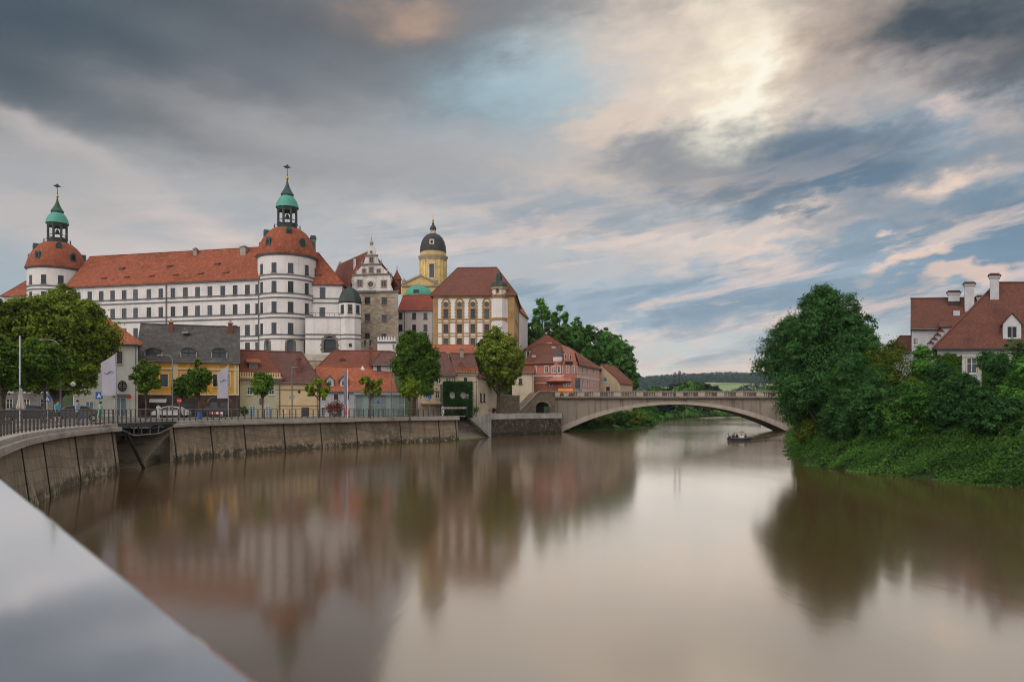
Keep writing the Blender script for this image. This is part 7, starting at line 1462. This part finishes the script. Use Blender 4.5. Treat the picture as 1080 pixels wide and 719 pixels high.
# ---------------------------------------------------------------- people
skin = mat('skin', (.45, .27, .2), var=.03)
def person(label, loc, h, facing, top, legs, pose='stand', zl=(.30, .50, .82), group=None, hair=(.03, .02, .015), skinm=None):
    """one skinned body; cloth by height over the resting body"""
    k = h/1.75; J = {}
    def add(n_, p, r): J[n_] = (Vector(p)*k, r*k)
    sit = pose == 'sit'
    add('pel', (0, 0, .95), .135); add('wa', (0, .01, 1.1), .125); add('ch', (0, .01, 1.32), .15); add('nk', (0, 0, 1.49), .055); add('hd', (0, -.02, 1.6), .088); add('ht', (0, -.01, 1.7), .075)
    for s, n_ in ((-1, 'l'), (1, 'r')):
        add(n_+'hip', (s*.09, 0, .9), .1); st_ = (.06*s if pose == 'walk' else 0)
        if sit: add(n_+'kn', (s*.11, -.42, .92), .07); add(n_+'an', (s*.11, -.46, .5), .045); add(n_+'to', (s*.11, -.62, .46), .04)
        else: add(n_+'kn', (s*.10, -.04-st_*2.2, .5), .068); add(n_+'an', (s*.10, st_*3.4, .08), .045); add(n_+'to', (s*.11, -.15+st_*3.4, .03), .04)
        add(n_+'sh', (s*.19, .01, 1.4), .068); add(n_+'el', (s*.25, .03+st_*1.5, 1.13), .045); add(n_+'wr', (s*.25, -.1+st_*2.5, .9), .033); add(n_+'hn', (s*.25, -.14+st_*2.5, .82), .04); add(n_+'fg', (s*.245, -.16+st_*2.5, .75), .025)
    E = [('pel', 'wa'), ('wa', 'ch'), ('ch', 'nk'), ('nk', 'hd'), ('hd', 'ht')]
    for n_ in 'lr': E += [('pel', n_+'hip'), (n_+'hip', n_+'kn'), (n_+'kn', n_+'an'), (n_+'an', n_+'to'), ('ch', n_+'sh'), (n_+'sh', n_+'el'), (n_+'el', n_+'wr'), (n_+'wr', n_+'hn'), (n_+'hn', n_+'fg')]
    names = list(J); me = bpy.data.meshes.new('body'); me.from_pydata([tuple(J[n_][0]) for n_ in names], [(names.index(a), names.index(b)) for a, b in E], [])
    tmp = bpy.data.objects.new('body_tmp', me); col.objects.link(tmp); tmp.modifiers.new('s', 'SKIN'); 
    for i, n_ in enumerate(names): me.skin_vertices[0].data[i].radius = (J[n_][1], J[n_][1]); me.skin_vertices[0].data[i].use_root = n_ == 'pel'
    ss = tmp.modifiers.new('u', 'SUBSURF'); ss.levels = 2; ss.render_levels = 2
    dg = bpy.context.evaluated_depsgraph_get(); bm_ = bpy.data.meshes.new_from_object(tmp.evaluated_get(dg)); bpy.data.objects.remove(tmp)
    bm_.materials.clear()
    for m in (skinm or skin, top, legs, iron): bm_.materials.append(m)
    for p in bm_.polygons:
        z = p.center.z/k; x = abs(p.center.x)/k; p.use_smooth = True
        p.material_index = 3 if z < .09 else (0 if z > 1.47 or (x > .21 and z < zl[2]+.28) else (1 if z > .93 else (2 if z > zl[0] else 0)))
        if sit: p.material_index = 0 if z > 1.47 or (x > .21 and z < .95) else (1 if z > 1.0 else 2)
    t = thing('person', label, 'person', loc, group); t.rotation_euler.z = facing
    link('body', bm_, t)
    mb = MB(); mb.lathe((0, .01*k, 1.62*k), [(.095*k, -.02*k), (.1*k, .04*k), (.085*k, .1*k), (.04*k, .135*k)], 12); hm = mb.mesh('hair', mat('hair_%d' % int(hair[0]*100), hair), smooth=80); link('hair', hm, t)
    return t
tq = mat('turquoise_shirt', (.06, .30, .38)); mint = mat('mint_dress', (.15, .48, .38)); dkc = mat('dark_clothes', (.03, .03, .035)); whs = mat('white_shirt', (.6, .6, .6)); reds = mat('red_shirt', (.4, .05, .04)); bls = mat('light_blue_shirt', (.2, .34, .5))
for px, d, f, tp, lg, ps, zl, lab, h in ((61, 49, 1.2, tq, dkc, 'walk', (.62, 0, .9), 'person in turquoise shirt and shorts walking along the railing', 1.72), (82, 52, 1.4, bls, mat('jeans', (.06, .09, .15)), 'walk', (.1, 0, .9), 'person in light blue shirt and jeans behind the near railing', 1.76), (106, 55, -1.5, mint, mint, 'walk', (.5, 0, .9), 'person in a mint green dress beside the crossing sign', 1.68), (167, 82, 0, whs, whs, 'stand', (.1, 0, .9), 'person all in white left of the white car', 1.7), (467, 106, .5, bls, whs, 'walk', (.1, 0, .9), 'person in pale clothes before the ivy house', 1.7)):
    p = XY(px, d); person(lab, (p.x, p.y, ZP+.01), h, f, tp, lg, ps, zl, 'people on the promenade')
p = W(493, 455.5, 115.5); person('person in blue sitting low on the landing steps', (p.x, p.y, .55), 1.7, .2, mat('blue_shirt', (.03, .16, .34)), reds, 'sit')

# ---------------------------------------------------------------- boats
BD = 106.; c = XY(780, BD); t = thing('work_boat', 'dark flat work boat on the river with three people aboard', 'boat', (c.x, c.y, 0)); hull = mat('dark_hull', (.075, .078, .082), rough=.5); k = BD/FP
def hullmesh(L, Wd, H, fl=.25):
    mb = MB(); st_ = [(-.5, .85, 0), (-.3, 1, 0), (.1, 1, 0), (.35, .8, .06), (.5, .25, .25)]
    rows = []
    for s, w, up in st_: x = s*L; rows.append([(x, -w*Wd/2, H+up), (x, -w*Wd/2*.8, -.15+up*.6), (x, w*Wd/2*.8, -.15+up*.6), (x, w*Wd/2, H+up)])
    for a, b in zip(rows, rows[1:]):
        for i in range(3): mb.face([a[i+1], a[i], b[i], b[i+1]])
        mb.face([(a[0][0], a[0][1]*.86, H*.4), (a[3][0], a[3][1]*.86, H*.4), (b[3][0], b[3][1]*.86, H*.4), (b[0][0], b[0][1]*.86, H*.4)][::-1]); 
        for i in (0, 3): mb.face([a[i], b[i], (b[i][0], b[i][1]*.86, b[i][2]), (a[i][0], a[i][1]*.86, a[i][2])]); mb.face([(a[i][0], a[i][1]*.86, a[i][2]), (b[i][0], b[i][1]*.86, b[i][2]), (b[i][0], b[i][1]*.86, H*.4), (a[i][0], a[i][1]*.86, H*.4)])
    mb.face(rows[0]); mb.face(rows[-1][::-1]); return mb
link('hull', hullmesh(3.2, 1.3, .38).mesh('hull', hull), t)
mb = MB(); mb.tube([(-1.6, -.62, .34), (.9, -.62, .36), (1.5, -.2, .5)], .12, 8); mb.tube([(-1.6, .62, .34), (.9, .62, .36), (1.5, .2, .5)], .12, 8); link('fender', mb.mesh('fender', mat('fender_rubber', (.07, .075, .085)), smooth=60), t)
mb = MB(); mb.cbox((-1.45, 0, .45), (.3, .35, .5)); mb.tube([(-1.5, 0, .3), (-1.62, 0, -.4)], .06, 6); link('outboard', mb.mesh('outboard', iron), t)
mb = MB(); mb.cbox((.35, .1, .45), (.5, .6, .55)); link('console', mb.mesh('console', swhite), t)
mb = MB(); mb.tube([(-1.5, .3, .3), (-1.5, .3, 1.15)], .03, 5); mb.tube([(-.62, .35, .3), (-.62, .35, 1.35)], .03, 5); link('rod', mb.mesh('rod', iron), t)
for x, y, f, lab, tp in ((-.95, -.1, -.4, 'person in dark clothes sitting at the stern of the work boat', dkc), (-.35, .15, .4, 'person in dark clothes sitting in the middle of the work boat', mat('navy', (.02, .025, .05))), (.85, -.05, -1.2, 'person in dark clothes sitting in the bow of the work boat', mat('charcoal', (.06, .06, .065)))):
    person(lab, (c.x+x, c.y+y, -.38), 1.5, f, tp, dkc, 'sit', group='people on the work boat')
p = Vector((c.x+.32, c.y-.25, .75)); t = thing('boat_parasol', 'small beige parasol open over the work boat', 'parasol', (c.x+.3, c.y+.1, .3)); mb = MB(); mb.lathe((c.x+.3, c.y+.1, 0), [(.05, 1.42), (.3, 1.34), (.46, 1.18)], 10); part('canopy', mb, mat('tan_cloth', (.28, .2, .12)), t, 60); mb = MB(); mb.tube([(c.x+.3, c.y+.1, .25), (c.x+.3, c.y+.1, 1.4)], .025, 6); part('pole', mb, iron, t)
# floating boom from the boat to the bridge foot
a, b = Vector((c.x+1.75, c.y, .32)), Vector(tuple(XY(838, 128))+(1.0,)); t = thing('boom', 'long dark pipe boom running from the work boat to the bridge foot', 'boom', tuple(a)); mb = MB(); mb.tube([a.lerp(b, s)+Vector((0, 0, -.25*math.sin(math.pi*s))) for s in np.linspace(0, 1, 12)], .075, 8); part('pipe', mb, mat('boom_pipe', (.06, .06, .06)), t, 60)
mb = MB()
for s in (.3, .62, .85): q = a.lerp(b, s)+Vector((0, 0, -.25*math.sin(math.pi*s))); mb.tube([q-(b-a).normalized()*.3, q+(b-a).normalized()*.3], .17, 10)
part('float_collar', mb, iron, t)
p = XY(813, 205); t = thing('moored_boat', 'small white boat moored beyond the right end of the bridge', 'boat', (p.x, p.y, 0)); t.rotation_euler.z = .2; link('hull', hullmesh(5.2, 1.9, .55).mesh('hull', swhite), t); mb = MB(); mb.cbox((-.3, 0, .8), (1.6, 1.2, .7)); link('cabin', mb.mesh('cabin', mat('boat_cabin', (.3, .24, .18))), t)
p = XY(672, 236); t = thing('riverside_shed', 'tiny pale shed among the bushes under the left of the arch', 'shed', (p.x, p.y, 2.5)); mb = MB(); mb.cbox((p.x, p.y, 3.4), (2.6, 2, 1.8)); part('wall', mb, white, t); mb = MB(); mb.prism([(p.x-1.5, p.y-1.2, 4.3), (p.x+1.5, p.y-1.2, 4.3), (p.x, p.y-1.2, 5.1)], (0, 2.4, 0)); part('roof', mb, oldroof, t)
# line of green weed drifting along the foot of the far quay
wl = spline([tuple(XY(p, d_))+(0,) for p, d_ in ((398, 92.5), (430, 96), (460, 101), (488, 107), (512, 113))], .5); rng = np.random.default_rng(21); n = 5000
ii = rng.integers(0, len(wl)-1, n); P_ = np.array([tuple(q) for q in wl])[ii]; sp_ = .16+.14*np.sin(ii*.21)
link_ = link('floating_weed', leaves_mesh('floating_weed', P_+np.stack([rng.normal(0, 1, n)*.3, rng.normal(0, 1, n)*sp_, np.full(n, .012)], 1), np.array([[0, 0, 1.]]*n)+rng.normal(size=(n, 3))*.03, .07, rng.uniform(0, 1, n), lf_yel, rng)); tag(link_, kind='stuff')
# ---------------------------------------------------------------- evening haze over the valley
hz = bpy.data.materials.new('evening_air'); hz.use_nodes = True; gg = G(hz.node_tree); gg.N.clear()
pv = gg.node('ShaderNodeVolumePrincipled'); pv.inputs['Color'].default_value = (.72, .84, .95, 1); pv.inputs['Density'].default_value = .00009; pv.inputs['Anisotropy'].default_value = .2
oo = gg.node('ShaderNodeOutputMaterial'); gg.L.new(pv.outputs[0], oo.inputs['Volume'])
mb = MB(); mb.box((-4600, -700, -4), (9200, 0, 0), (0, 5800, 0), (0, 0, 134)); single('haze', mb, hz, kind='stuff')
